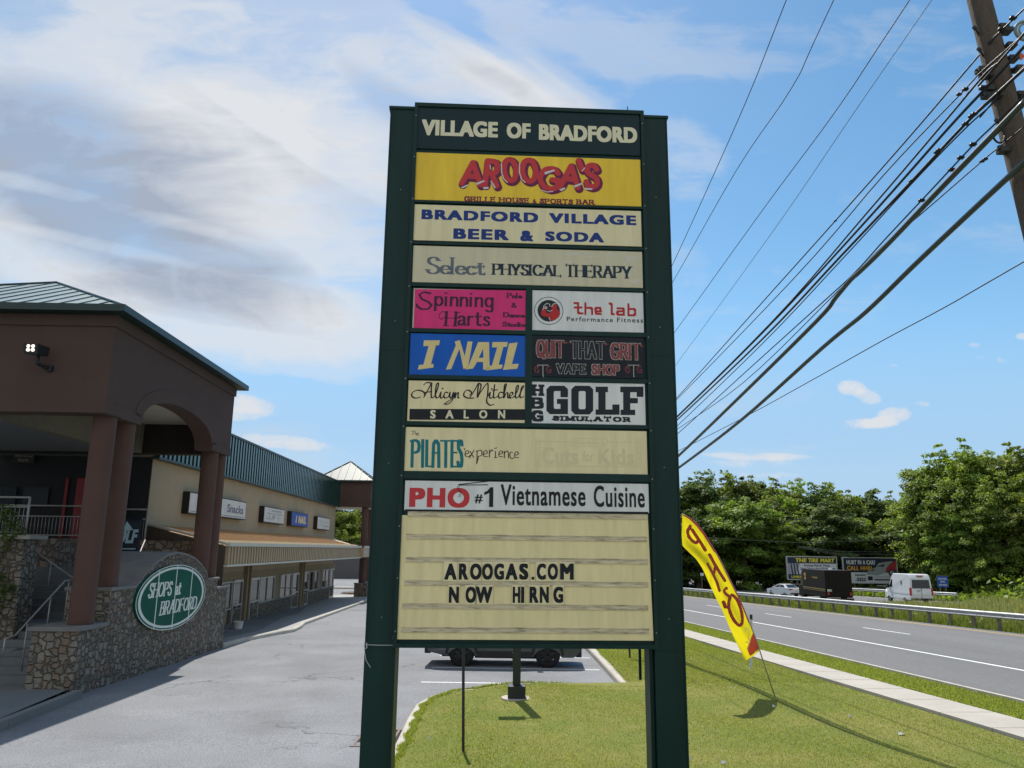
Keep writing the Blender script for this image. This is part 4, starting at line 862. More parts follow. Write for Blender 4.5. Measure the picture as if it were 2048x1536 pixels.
# oval sign
OV = Thing('oval_sign', 'oval green sign with white border lines and slanting white serif lettering on the stone wall', 'sign', BF, (U0_, 23.46, .14))
oc = (23.46, .15); orx, orz = 2.46, .905
uo = U0_+.075
mb = MB(); mb.prism([(oc[0]+orx*math.cos(2*math.pi*k/64), oc[1]+orz*math.sin(2*math.pi*k/64)) for k in range(64)], 0, U0_+.003, uo)
OV.part('face', mb, mat('oval_green', (.003, .085, .058), .5, .1, 1.5, spec=.06))
pl = lambda lay: (lambda v, z: (uo+.002*lay, v, z))
ovw = mat('oval_white', (.62, .66, .62), .4, .05)
mb = MB(); flat(mb, [ring(*oc, orx*.985, orz*.975, orx*1.0, orz*1.0, 72), ring(*oc, orx*.885, orz*.865, orx*.945, orz*.935, 72)], pl(1))
for v in (22.28, 23.50, 24.69):
    h = orz*math.sqrt(1-((v-oc[0])/orx)**2); flat(mb, [rect(v-.03, oc[1]-h, v+.03, oc[1]+h)], pl(2))
OV.part('border', mb, ovw)
for sh_ in [pen_text('SHOPS', (21.68, .20, 23.28, .60), .085, .028, .15, slant=.18, gap=.26), pen_text('at', (23.46, .19, 23.92, .53), .09, .032, .12, slant=.18), pen_text('BRADFORD', (22.52, -.31, 25.3, .07), .085, .028, .15, slant=.18, gap=.26)]: mb = MB(); flat(mb, [sh_], pl(3)); OV.part('lettering', mb, ovw)
# stair with its side wall, rails and terrace
SR = Thing('stair', 'concrete stair climbing from the walk behind the stone wall to the dark terrace', 'stair', BF, (-11.4, 19.5, -1.6))
stp = MB(); z = -1.55; v = 19.05
fl1 = []
for k in range(7): stp.box((-10.42, v, -2.0), (-15.6, v+2.2, z+.165)); fl1.append((v, z+.165)); v += .31; z += .165
v += 1.1
SR.part('flight', stp, stepm)
stp = MB(); fl2 = []
for k in range(8): stp.box((-10.89, v, -2.0), (-15.6, v+(2 if k < 6 else .7), z+.165)); fl2.append((v, z+.165)); v += .31; z += .165
SR.part('flight', stp, stepm)
TZ = 1.79
ter = MB(); ter.box((-10.9, v+.05, -2.0), (-13.6, 27.45, .90)); ter.box((-10.4, 27.5, -2.0), (-13.58, 28.3, TZ-.02)); ter.box((-13.6, v+.02, -2.0), (-22, 28.3, TZ)); SR.part('terrace', ter, stonem2)
def rail(mb, pts, r=.022): mb.tube(pts, r, 8)
HR = Thing('handrail', 'lower grey pipe handrail rising along the bottom flight of the stair', 'handrail', BF, (-10.9, 19.5, -1))
mb = MB(); uh = -11.05; rail(mb, [(uh, 18.55, -.86), (uh, 18.55, -.50), (uh, 18.92, -.47), (uh, 20.75, .68), (uh, 21.05, .70)]); rail(mb, [(uh, 18.55, -.80), (uh, 19.3, -.80)], .016); HR.part('rail', mb, railm, smooth=True)
for vv, za, zb in ((19.35, -1.3, -.24), (20.2, -.6, .30), (20.95, -.4, .69)): mb = MB(); rail(mb, [(uh, vv, za), (uh, vv, zb)], .018); HR.part('post', mb, railm, smooth=True)
HR = Thing('handrail', 'upper grey pipe handrail sloping down beside the dark upper flight', 'handrail', BF, (-12.5, 23, 0))
a, b = BF.atv(65, 1098, 25.2), BF.atv(146, 1156, 22.0); mb = MB(); rail(mb, [tuple(a), tuple(b)]); HR.part('rail', mb, railm, smooth=True)
m_ = (a+b)/2; mb = MB(); rail(mb, [tuple(m_), (m_.x, m_.y, m_.z-.95)], .018); HR.part('post', mb, railm, smooth=True)
HR = Thing('handrail', 'short grey handrail bar running down beside the teal banner', 'handrail', BF, (-11.6, 26, 1.5))
a, b = BF.atv(290, 1080, 26.6), BF.atv(262, 1148, 24.0); mb = MB(); rail(mb, [tuple(a), tuple(b)]); HR.part('rail', mb, railm, smooth=True)
def balustrade(label, p0, p1, zb, zt, zm, nb, group='railings on the terrace'):
    T = Thing('railing', label, 'railing', BF, (p0[0], p0[1], zb), group)
    d = Vector(p1)-Vector(p0)
    def at(t, z): q = Vector(p0)+d*t; return (q.x, q.y, z)
    mb = MB(); rail(mb, [at(0, zt), at(1, zt)], .028); rail(mb, [at(0, zm), at(1, zm)], .022); rail(mb, [at(0, zb+.1), at(1, zb+.1)], .022); T.part('rail', mb, railm, smooth=True)
    for tt in (0, 1): mb = MB(); rail(mb, [at(tt, zb), at(tt, zt)], .03); T.part('post', mb, railm, smooth=True)
    mb = MB()
    for k in range(1, nb): rail(mb, [at(k/nb, zb+.1), at(k/nb, zm)], .010)
    T.part('baluster', mb, railm, smooth=True)
balustrade('grey steel railing on the stone pier cap beside the shrub', (-12.2, 20.7), (-15.2, 20.7), 1.80, 2.80, 2.55, 26)
balustrade('dark steel railing across the terrace in front of the red panel', (-13.0, 26.5), (-17.0, 26.5), 1.80, 2.87, 2.52, 34)
balustrade('short grey railing end where the teal banner hangs', (-12.15, 27.6), (-13.4, 27.6), 1.35, 2.83, 2.5, 14)
PI = Thing('stone_pier', 'fieldstone pier with a flat cap, carrying a railing and a shrub beside the stair', 'pier', BF, (-13.5, 21, -1.7))
mb = MB(); mb.prism([(-11.93, -1.9), (-17, -1.9), (-17, 1.72), (-12.02, 1.72)], 1, 20.4, 21.05); PI.part('wall', mb, stonem)
mb = MB(); mb.box((-11.84, 20.3, 1.72), (-17, 21.15, 1.82)); PI.part('cap', mb, capm, bev=.015)
# dark shop front behind the portico
SHW = Thing('shop_building', 'long tan stucco shop building with ribbed green fascia, brown awning and stone wainscot', 'building', BF, (-14, 45, -2.2))
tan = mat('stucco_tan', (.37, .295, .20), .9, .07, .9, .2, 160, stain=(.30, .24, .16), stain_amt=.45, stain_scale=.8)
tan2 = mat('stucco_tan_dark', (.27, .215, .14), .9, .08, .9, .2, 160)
brownw = mat('wall_dark_brown', (.035, .029, .024), .9, .08, 1, .2, 120)
WU, WV0, WV1 = -12.5, 28.4, 61.6
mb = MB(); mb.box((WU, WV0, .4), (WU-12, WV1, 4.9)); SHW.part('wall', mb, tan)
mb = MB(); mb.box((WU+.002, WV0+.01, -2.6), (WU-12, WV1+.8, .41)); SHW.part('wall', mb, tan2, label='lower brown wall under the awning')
mb = MB(); mb.box((WU-.002, WV0-.05, -2), (WU-12, WV0, 4.75)); SHW.part('end_wall', mb, brownw)
mb = MB(); mb.box((WU-.0, WV0+.0, 4.9), (WU-12, WV1, 6.3)); SHW.part('roof_deck', mb, brownw)
ribm = mat('fascia_green', (.012, .06, .055), .22, .08, 1.5, spec=.9, metal=.2)
mb = MB(); v = WV0-.1; uf = WU+.16
while v < WV1+.2:
    mb.box((uf-.10, v, 4.76), (uf, v+.398, 6.60)); mb.box((uf, v+.06, 4.76), (uf+.10, v+.26, 6.6)); v += .40
SHW.part('fascia', mb, ribm)
mb = MB(); mb.box((uf-.2, WV0-.15, 6.60), (uf+.15, WV1+.3, 6.70)); mb.box((uf-.2, WV0-.15, 4.68), (uf+.13, WV1+.3, 4.76)); SHW.part('fascia_trim', mb, gutm)
# awning
awr = mat('awning_brown_metal', (.46, .29, .15), .42, .1, 1.5, spec=.5, metal=.15, stain=(.36, .23, .13), stain_amt=.5, stain_scale=1.)
awf = mat('awning_fascia_tan', (.36, .275, .175), .36, .08, 1.5, spec=.5)
gutt = mat('gutter_cream', (.52, .49, .42), .4, .08, 3, spec=.5)
AU, AV0, AV1, AZ, AT = -9.62, 28.55, 56.6, 1.62, 2.30
mb = MB(); n = 66
for k in range(n):
    a = AV0+(AV1-AV0)*k/n; b = AV0+(AV1-AV0)*(k+1)/n; sc = (b-a)
    for dv0, dv1, h in ((0, .72, 0), (.72, .80, .05), (.80, .92, .05), (.92, 1, 0)):
        pass
    mb.add([(AU, a, AZ), (AU, b, AZ), (WU, b+(61.8-AV1)*((b-AV0)/(AV1-AV0))**6, AT), (WU, a+(61.8-AV1)*((a-AV0)/(AV1-AV0))**6, AT)], [(0, 1, 2, 3)])
    r = a+sc*.5; fr = lambda t: (WU+(AU-WU)*t)
    mb.hexa([(AU, r-.03, AZ), (AU, r+.03, AZ), (WU, r+.03, AT), (WU, r-.03, AT)], [(AU, r-.015, AZ+.05), (AU, r+.015, AZ+.05), (WU, r+.015, AT+.05), (WU, r-.015, AT+.05)])
mb.add([(AU, AV1, AZ), (WU, 61.8, AT), (WU, 63.8, AZ), (AU+.3, 63.8, AZ)], [(0, 1, 2, 3)])
aw_ = SHW.part('awning_roof', mb, awr)
sg = MB()
for row in (.06, .12):
    for k in range(n*2):
        v = AV0+(AV1-AV0)*(k+.5)/(n*2); u = AU+(WU-AU)*row; z = AZ+(AT-AZ)*row; sg.box((u-.05, v-.05, z), (u+.02, v+.05, z+.13))
SHW.part('snow_guard', sg, mat('snow_guard_pale', (.74, .66, .48), .35, .1), parent=aw_)
mb = MB(); v = AV0
while v < AV1: mb.box((AU-.03, v, .95), (AU, v+.338, AZ-.02)); mb.box((AU, v+.06, .95), (AU+.075, v+.22, AZ-.02)); v += .34
mb.box((AU+.3, AV1, .95), (AU, AV1+.04, AZ-.02)); mb.box((AU+.26, AV1+.04, .95), (AU+.3, 63.8, AZ-.02))
SHW.part('awning_fascia', mb, awf)
mb = MB(); mb.box((AU-.02, AV0-.05, AZ-.02), (AU+.14, AV1+.1, AZ+.11)); mb.box((AU+.1, AV0-.05, .88), (AU-.06, AV1+.1, .95)); mb.box((AU+.28, AV1+.1, AZ-.02), (AU+.42, 63.9, AZ+.11)); mb.tube([(AU+.02, AV0-.06, AZ+.08), (WU, AV0-.06, AT+.07)], .05, 6); SHW.part('gutter', mb, gutt)
mb = MB(); mb.box((AU-.06, AV0, .90), (WU, 63.4, .94)); SHW.part('awning_ceiling', mb, ceilm)
mb = MB()
for k in range(6): u0 = WU+(AU-WU)*k/6; u1 = WU+(AU-WU)*(k+1)/6; mb.prism([(u0, -1.9), (u1-.03, -1.9), (u1-.03, AT-.02+(AZ-AT)*(k+1)/6), (u0, AT-.02+(AZ-AT)*k/6)], 1, AV0-.02, AV0-.06)
mb.prism([(WU, -1.9), (AU-.1, -1.9), (AU-.1, AZ-.05), (WU, AT-.05)], 1, AV0+.0, AV0-.02); SHW.part('awning_end', mb, mat('siding_brown', (.075, .058, .043), .8, .08, 2))
# wainscot and openings
mb = MB(); mb.box((WU+.07, 38.0, -2.4), (WU+.004, WV1+.6, -1.38)); SHW.part('wainscot', mb, stonem2)
mb = MB(); mb.box((WU+.11, 38.0, -1.38), (WU+.004, WV1+.6, -1.31)); SHW.part('wainscot_cap', mb, slatem)
framem = mat('aluminium_frame', (.50, .50, .48), .35, .06, 4, metal=.5)
glass = glass_mat('shop_glass')
def window(v0, v1, z0, z1, bars_):
    w = MB(); u = WU+.13
    for a, b in (((v0, z0), (v1, z0+.05)), ((v0, z1-.05), (v1, z1)), ((v0, z0+.05), (v0+.05, z1-.05)), ((v1-.05, z0+.05), (v1, z1-.05))): w.box((u-.12, *a), (u-.03, *b))
    for f in bars_: v = v0+(v1-v0)*f; w.box((u-.08, v-.025, z0+.05), (u-.035, v+.025, z1-.05))
    o = SHW.part('window', w, framem); g = MB(); g.box((u-.09, v0+.04, z0+.04), (u-.085, v1-.04, z1-.04)); SHW.part('pane', g, glass, parent=o); return o
def shop_door(v0, v1, z0, z1):
    w = MB(); u = WU+.13
    for a, b in (((v0, z0), (v1, z0+.16)), ((v0, z1-.12), (v1, z1)), ((v0, z0+.16), (v0+.08, z1-.12)), ((v1-.08, z0+.16), (v1, z1-.12))): w.box((u-.12, *a), (u-.03, *b))
    w.box((u-.10, v0+.14, z0+1.0), (u-.02, v1-.14, z0+1.06))
    o = SHW.part('door', w, framem); g = MB(); g.box((u-.09, v0+.1, z0+.1), (u-.085, v1-.1, z1-.08)); SHW.part('pane', g, glass, parent=o)
    h = MB(); h.tube([(u, v0+.3, z0+.85), (u+.07, v0+.3, z0+.85), (u+.07, v0+.3, z0+1.25), (u, v0+.3, z0+1.25)], .015, 6); SHW.part('handle', h, framem, parent=o)
window(35.2, 38.15, -1.3, -.02, [.5]); window(42.6, 45.4, -1.32, 0, [.5]); window(46.66, 49.2, -1.32, 0, [.5]); window(53.9, 56.6, -1.3, 0, [.45, .55]); window(57.7, 60.3, -1.3, .02, [.5])
for a, b in ((38.33, 39.75), (41.03, 42.5), (49.4, 51.0), (51.95, 53.6), (60.5, 61.9)): shop_door(a, b, -2.19, .02)
for v in (40.2, 51.45):
    mb = MB(); mb.box((WU+.20, v-.22, -2.2), (WU, v+.22, .9)); SHW.part('pilaster', mb, tan2)
    mb = MB(); mb.tube([(WU+.26, v+.1, .9), (WU+.26, v+.1, -1.9), (WU+.36, v+.1, -2.1)], .05, 8); SHW.part('downspout', mb, tan2)
# box signs on the upper wall
blackbox = mat('box_sign_case', (.014, .013, .012), .5, .1)
def wall_sign(v0, v1, z0, z1, face, label, lets=(), name='wall_sign', dpt=.28):
    T = Thing(name, label, 'sign', BF, (WU, (v0+v1)/2, z0)); mb = MB(); mb.box((WU+.003, v0, z0), (WU+dpt, v1, z1)); T.part('case', mb, blackbox, bev=.01)
    mb = MB(); mb.box((WU+dpt, v0+.05, z0+.05), (WU+dpt+.006, v1-.05, z1-.05)); f = T.part('face', mb, face)
    for shapes, m, lay in lets:
        mb = MB(); flat(mb, shapes, lambda v, z: (WU+dpt+.006+.002*lay, v, z)); T.part('lettering', mb, m, parent=f)
wf = mat('wall_sign_white', (.58, .58, .56), .45, .08, 1.5, stain=(.42, .42, .41), stain_amt=.6, stain_scale=1.3); wb = mat('wall_sign_blue', (.01, .06, .36), .45, .05)
wall_sign(31.4, 38.6, 2.86, 3.74, wf, 'long white box sign with dark lettering behind the brown columns', [([sans_text('Snacks', (35.9, 3.12, 38.2, 3.5), .03, 1.)], I_slate, 1), ([pen_strokes([[(32.6, 3.55), (32.4, 3.2)], [(32.4, 3.2), (32.9, 3.1)], [(32.9, 3.1), (33, 3.5)]], .06, .05), rect(31.6, 2.96, 38.4, 2.985)], I_slate, 1)])
wall_sign(41.66, 45.67, 2.86, 3.72, wf, 'white box sign with a faded grey drawing, next to the blue box sign', [([rect(42.2, 3.35, 45.2, 3.4), rect(42.6, 3.0, 42.75, 3.4), rect(44.4, 3.0, 44.5, 3.4), rect(42.0, 3.06, 43.4, 3.10), disc(43.5, 3.2, .35, .12, 12), rect(43.0, 3.48, 45.0, 3.58)], mat('ink_faded', (.36, .37, .37), .6), 1)])
wall_sign(47.32, 51.5, 2.85, 3.72, wb, 'blue box sign with cream slanting capitals on the tan wall', [([sans_text('I', (48.3, 3.05, 48.65, 3.5), .05, 1, .2), sans_text('NAIL', (48.95, 3.05, 51.0, 3.52), .05, 1.05, .2)], I_tan, 1)])
wall_sign(54.27, 58.3, 2.82, 3.70, wf, 'small white box sign farthest along the tan wall', [([pen_strokes([[(55.0, 3.35), (55.4, 3.5), (55.6, 3.2), (56, 3.45), (56.4, 3.3), (57.6, 3.4)]], .07, .04), rect(56.0, 3.05, 57.8, 3.12)], MATS['ink_faded'], 1)])
# red door panels and dark entry under the portico
EN = Thing('entry_facade', 'unlit shop facade with dark glass and a red door behind the terrace railing', 'shop front', BF, (-16, 28.3, TZ))
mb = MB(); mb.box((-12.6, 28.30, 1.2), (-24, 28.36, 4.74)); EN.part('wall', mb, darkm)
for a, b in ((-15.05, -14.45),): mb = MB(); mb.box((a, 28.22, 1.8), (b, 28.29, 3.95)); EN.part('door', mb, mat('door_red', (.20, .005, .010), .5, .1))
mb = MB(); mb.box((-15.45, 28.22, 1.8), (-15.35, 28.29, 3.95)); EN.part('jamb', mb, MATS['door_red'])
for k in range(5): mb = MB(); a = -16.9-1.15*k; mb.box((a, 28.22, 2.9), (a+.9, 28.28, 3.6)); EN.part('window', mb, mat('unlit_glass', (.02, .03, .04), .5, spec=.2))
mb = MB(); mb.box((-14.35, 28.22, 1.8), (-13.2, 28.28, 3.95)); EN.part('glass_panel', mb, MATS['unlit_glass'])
NS = Thing('name_board', 'small dark name board with pale lettering under the portico ceiling', 'sign', BF, (-17, 28.2, 4))
a, b = BF.atv(28, 907, 28.1), BF.atv(69, 927, 28.1); mb = MB(); mb.box((a.x, 28.05, b.z), (b.x, 28.1, a.z)); o_ = NS.part('board', mb, blackbox)
mb = MB(); flat(mb, [sans_text('WAREHOUSE GOLF', (a.x+.06, b.z+.22, b.x-.06, b.z+.34), .0), sans_text('SIMULATOR', (a.x+.2, b.z+.06, b.x-.2, b.z+.17), .0), ], lambda s, z: (s, 28.045, z)); NS.part('lettering', mb, mat('ink_dim', (.35, .33, .30), .6), parent=o_)
# teal banner
a, b = BF.atv(236, 1036, 27.45), BF.atv(276, 1115, 27.45)
BN = Thing('banner', 'teal and black banner with large pale slanting letters tied to the terrace railing', 'banner', BF, (a.x, 27.45, b.z))
mb = MB(); u0, u1 = -13.35, b.x; z0, z1 = b.z-.25, a.z
mb.grid(lambda s, q: (u0+(u1-u0)*s, 27.45+.02*math.sin(9*s), z0+(z1-z0)*q), 12, 8); mb2 = mb
o_ = BN.part('cloth', mb, mat('banner_black', (.012, .022, .035), .6), smooth=True); sol = o_.modifiers.new('thick', 'SOLIDIFY'); sol.thickness = .004
bt = mat('banner_teal', (.01, .28, .27), .6); bpale = mat('banner_pale', (.36, .55, .66), .6)
mb = MB(); flat(mb, [rect(u0+.02, z0+.02, u1-.02, z0+.46)], lambda s, z: (s, 27.415, z)); BN.part('band', mb, bt, parent=o_)
mb = MB(); flat(mb, [sans_text('GOLF', (u0+.05, z0+.72, u1-.06, z0+1.2), .05, 1, .2), poly((u0+.3, z1-.1), (u0+.5, z1-.45), (u0+.15, z1-.5)), poly((u1-.5, z1-.1), (u1-.25, z1-.4), (u1-.6, z1-.45)), rect(u0+.1, z0+.52, u1-.1, z0+.56)], lambda s, z: (s, 27.41, z)); BN.part('lettering', mb, bpale, parent=o_)
# bucket and mat on the walk
p = BF.l(hit(463, 1258, (0, 0, 1), -2.05)); p = Vector((-11.2, 35.6, -2.03))
BK = Thing('bucket', 'white plastic bucket on the shop walk beside the stone wall', 'bucket', BF, tuple(p))
mb = MB(); mb.tube([(p.x, p.y, p.z), (p.x, p.y, p.z+.42)], [.17, .215], 24, caps=False); mb.tube([(p.x, p.y, p.z+.01), (p.x, p.y, p.z+.02)], [.17, .17], 24); mb.tube([(p.x, p.y, p.z+.36), (p.x, p.y, p.z+.40)], [.228, .228], 24); BK.part('pail', mb, mat('bucket_white', (.62, .62, .60), .5, .06, 6, stain=(.4, .4, .38), stain_amt=.5), smooth=True)
mb = MB(); mb.tube([(p.x+.22*math.cos(a), p.y+.05, p.z+.33-.2*math.sin(a)) for a in [math.pi*k/12 for k in range(13)]], .006, 6); BK.part('handle', mb, railm)
mb = MB(); mb.box((-12.1, 47.6, -2.16), (-11.1, 50.2, -2.135)); single('doormat', mb, mat('rubber_black', (.012, .012, .014), .9), 'black doormat on the shop walk outside a glass door', 'doormat', BF, (-11.6, 48.9, -2.15), bev=.008)
# corner pavilion at the far end
PV = Thing('corner_pavilion', 'small brown stucco pavilion with a green pyramid roof at the far end of the shops', 'pavilion', BF, (-11.6, 65, -2.2))
mb = MB(); mb.box((-9.97, 62.6, 4.82), (-14.2, 66.9, 6.78)); mb.box((-9.93, 62.56, 4.80), (-14.24, 66.94, 5.15)); PV.part('wall', mb, stucco)
mb = MB(); mb.box((-10.2, 62.9, 4.77), (-14, 66.7, 4.80)); PV.part('ceiling', mb, ceilm)
mb = MB(); mb.box((-9.7, 62.3, 6.78), (-14.5, 67.2, 6.90)); PV.part('eave_gutter', mb, gutm)
rf = MB(); rf.v = [(-9.7, 62.3, 6.9), (-14.5, 62.3, 6.9), (-14.5, 67.2, 6.9), (-9.7, 67.2, 6.9), (-12.1, 64.75, 8.65)]; rf.f = [(1, 0, 4), (2, 1, 4), (3, 2, 4), (0, 3, 4)]; rf.mi = [0]*4; PV.part('roof', rf, mat('roof_pale_green', (.065, .10, .09), .5, .1, 2, spec=.4))
sm = MB()
for i, j in ((1, 0), (2, 1), (3, 2), (0, 3)): seams(sm, rf.v[i], rf.v[j], rf.v[4], .6, .05)
PV.part('seam', sm, MATS['roof_seam_shade'])
for u, v in ((-10.43, 63.1), (-10.43, 66.4)):
    mb = MB(); mb.cyl((u, v, -1.12), 2, .27, 5.93, 24); PV.part('column', mb, colm)
    mb = MB(); mb.box((u-.5, v-.5, -2.5), (u+.5, v+.5, -1.17)); b_ = PV.part('plinth', mb, stonem2); mb = MB(); mb.box((u-.54, v-.54, -1.17), (u+.54, v+.54, -1.10)); PV.part('cap', mb, slatem, parent=b_)
# dark block retaining wall and kerbs far behind
mb = MB(); mb.box((-30, 100, -2.6), (-5.5, 100.6, 1.35)); RWm = mat('block_wall', (.10, .095, .10), .9, .2, 2, .5, 8, stretch=(.3, .3, 6))
single('retaining_wall', mb, RWm, 'dark block retaining wall behind the far parking lot', 'wall', BF, (-17, 100, -2.5))
mb = MB(); mb.box((-30, 80.5, lot_z(80)-.2), (-3, 81.5, lot_z(80)+.15)); structure('far_kerb', mb, conc, BF)
mb = MB(); mb.tube([(-14.6, 92, -2.6), (-14.6, 92, 9.0)], [.16, .12], 10); mb.box((-15.6, 91.95, 8.1), (-13.6, 92.05, 8.22)); single('utility_pole', mb, mat('pole_far', (.30, .29, .27), .8), 'slim grey pole standing among trees behind the shops', 'pole', BF, (-14.6, 92, -2.6))
# ------------------------------------------------------------------ small things in the lawn
blackp = mat('black_metal', (.012, .012, .013), .45, .1, spec=.5)
def on_lawn(px, py):
    d = ray(px, py); k = 6.
    for _ in range(400):
        p = EYEP + d*k
        if p.z <= lawn_z(p.x, p.y): return p
        k += .1
    return p
p = on_lawn(927, 1504); mb = MB(); q = hit(926, 1290, (0, 1, 0), p.y)
mb.tube([(p.x, p.y, p.z-.2), (q.x, p.y, q.z+.25)], .022, 8)
mb.box((p.x-.03, p.y-.004, p.z+.6), (p.x-.02, p.y+.004, p.z+.9)); single('stake', mb, blackp, 'thin black metal stake standing alone in the lawn under the big sign', 'stake', WF, (p.x, p.y, p.z))
p = on_lawn(1260, 1316); mb = MB(); mb.tube([(p.x, p.y, p.z-.1), (p.x-.05, p.y, p.z+1.6)], .03, 8); mb.box((p.x-.3, p.y-.02, p.z+1.35), (p.x+.2, p.y-.01, p.z+1.75))
single('stake', mb, blackp, 'distant black stake with a plate in the grass past the parking kerb', 'stake', WF, tuple(p))
lp = on_lawn(1033, 1398); LP = Thing('light_pole', 'square dark light pole with a boxed foot on a round concrete footing', 'light pole', WF, tuple(lp))
darkgreen = mat('pole_dark', (.018, .022, .022), .5, .1)
mb = MB(); mb.cyl((lp.x, lp.y, lp.z-.3), 2, .36, .335, 24, r2=.33); LP.part('footing', mb, conc)
mb = MB(); mb.box((lp.x-.19, lp.y-.19, lp.z+.03), (lp.x+.19, lp.y+.19, lp.z+.29)); LP.part('base_cover', mb, darkgreen, bev=.015)
mb = MB(); mb.box((lp.x-.085, lp.y-.085, lp.z+.29), (lp.x+.085, lp.y+.085, lp.z+3.3)); mb.box((lp.x-.10, lp.y-.05, lp.z+.7), (lp.x-.085, lp.y+.05, lp.z+.95)); LP.part('shaft', mb, darkgreen, bev=.01)
mb = MB(); mb.box((lp.x-.72, lp.y-.17, lp.z+3.22), (lp.x-.22, lp.y+.17, lp.z+3.36)); mb.box((lp.x-.25, lp.y-.04, lp.z+3.25), (lp.x-.05, lp.y+.04, lp.z+3.32)); LP.part('lamp_head', mb, darkgreen, bev=.02)
# storm drain
dp = Vector((-2.2, 14.6, 0)); zf = lambda y: lot_z(y)
DR = Thing('storm_drain', 'rusty slotted storm drain grate in the asphalt against the lawn kerb', 'drain', WF, (-2.2, 14.6, lot_z(14.6)))
mb = MB(); mb.box((-2.62, 14.0, lot_z(14.6)-.06), (-1.88, 15.2, lot_z(14.6)+.004)); DR.part('pit', mb, mat('drain_dark', (.01, .008, .008), .9))
mb = MB()
for x in (-2.62, -2.42, -2.28, -2.14, -2.0, -1.9): mb.box((x-.02, 14.0, lot_z(14.6)-.03), (x+.02, 15.2, lot_z(14.6)+.014))
mb.box((-2.66, 13.94, lot_z(14.6)-.03), (-1.87, 14.03, lot_z(14.6)+.02)); mb.box((-2.66, 15.17, lot_z(14.6)-.03), (-1.87, 15.26, lot_z(14.6)+.016))
DR.part('grate', mb, mat('drain_rust', (.16, .13, .115), .8, .3, 8))
# white capped marker beyond the lawn
p = hit(1501, 1294, WF.y, 21.0); q = hit(1502, 1229, WF.y, 21.0)
MK = Thing('marker_post', 'white marker tube with a black cap standing behind the yellow flag', 'marker', WF, (p.x, 21., q.z-1.2))
mb = MB(); mb.tube([(p.x-.02, 21, q.z-1.35), (q.x, 21, q.z-.12)], .032, 10); MK.part('tube', mb, mat('tube_white', (.50, .52, .56), .5)); mb = MB(); mb.tube([(q.x, 21, q.z-.12), (q.x, 21, q.z)], .036, 10); MK.part('cap', mb, blackp)
# scraps of litter
lit = mat('paper_white', (.62, .61, .58), .8)
for i, (px, py, s, lab) in enumerate([(1500, 1306, .06, 'torn white scrap in the grass past the parking kerb'), (1700, 1438, .035, 'small white scrap lying by the cable shadow on the lawn'), (1548, 1418, .03, 'tiny white scrap on the lawn just in front of the flag shadow'), (1803, 1474, .06, 'flat pale strip of litter on the lawn below the walk'), (1448, 1533, .045, 'crumpled blue white scrap at the foot of the green sign post'), (857, 1483, .022, 'tiny white scrap on the lawn beside the thin black stake'), (1464, 1379, .022, 'white speck of litter in the lawn beyond the flag shadow'), (1380, 1525, .022, 'small pale scrap at the near edge of the lawn')]):
    p = on_lawn(px, py); mb = MB(); h = p.z+.035
    mb.hexa([(p.x-s, p.y-s*.4, h), (p.x+s*.8, p.y-s*.5, h+.01), (p.x+s, p.y+s*.5, h), (p.x-s*.7, p.y+s*.4, h+.02)], [(p.x-s, p.y-s*.4, h+.004), (p.x+s*.8, p.y-s*.5, h+.03), (p.x+s, p.y+s*.5, h+.012), (p.x-s*.7, p.y+s*.4, h+.05)])
    single('litter', mb, lit, lab, 'litter', WF, tuple(p), 'scraps of litter on the lawn')
# ------------------------------------------------------------------ feather flag
fY = 17.75
def fz(x, y): q = hit(1350+x/4.8, 1020+y/4.8, WF.y, fY); return Vector((q.x, fY, q.z))
fbp = on_lawn(1550, 1386)
FG = Thing('feather_flag', 'yellow feather flag with red letters and red hem leaning over the lawn', 'flag', WF, tuple(fbp))
right = [(812, 1352), (770, 1230), (735, 1140), (690, 1030), (645, 920), (600, 820), (550, 720), (500, 620), (450, 515), (400, 420), (340, 325), (280, 225), (210, 135), (140, 75), (65, 36)]
left = [(680, 1458), (640, 1370), (590, 1270), (540, 1170), (490, 1060), (445, 950), (400, 860), (350, 760), (300, 660), (250, 560), (190, 470), (120, 400), (66, 345), (58, 240), (65, 40)]
pm_ = mat('flag_pole', (.30, .29, .27), .45, .1, metal=.4)
mb = MB(); mb.tube([(fbp.x, fbp.y, fbp.z-.1), tuple(fz(818, 1365))] + [tuple(fz(*q)+Vector((0.012, .012, 0))) for q in right], [.014]*6+[.012]*5+[.009]*6, 8); FG.part('pole', mb, pm_, smooth=True)
def flagpt(s, q, off=0.):
    x = q*(len(right)-1); i = min(int(x), len(right)-2); f = x-i
    A_, B_ = fz(*left[i]).lerp(fz(*left[i+1]), f), fz(*right[i]).lerp(fz(*right[i+1]), f); p = A_.lerp(B_, s)
    p.y += .075*math.sin(s*8+q*5)*(1-s)*min(1, 3*(1-q)+.25) + .03*math.sin(q*17+s*3)*(1-s) - .10*(1-s)*math.sin(q*3.1) + off
    return p
flm = bpy.data.materials.new('flag_yellow'); flm.use_nodes = True; t = NT(flm.node_tree)
def clothmat(m, c, tr):
    m.use_nodes = True; t = NT(m.node_tree); b = t.n('BsdfPrincipled', i_Base_Color=(*c, 1), i_Roughness=.75); b.inputs['Specular IOR Level'].default_value = .2
    x = t.n('BsdfTranslucent', i_Color=(*c, 1)); t.t.links.new(t.n('MixShader', i_0=tr, i_1=b.outputs[0], i_2=x.outputs[0]).outputs[0], t.n('OutputMaterial').inputs[0]); return m
clothmat(flm, (.82, .69, .016), .5); flr = clothmat(bpy.data.materials.new('flag_red'), (.60, .10, .09), .4); fle = clothmat(bpy.data.materials.new('flag_edge'), (.22, .02, .03), .4); flw = clothmat(bpy.data.materials.new('flag_white'), (.72, .68, .45), .5)
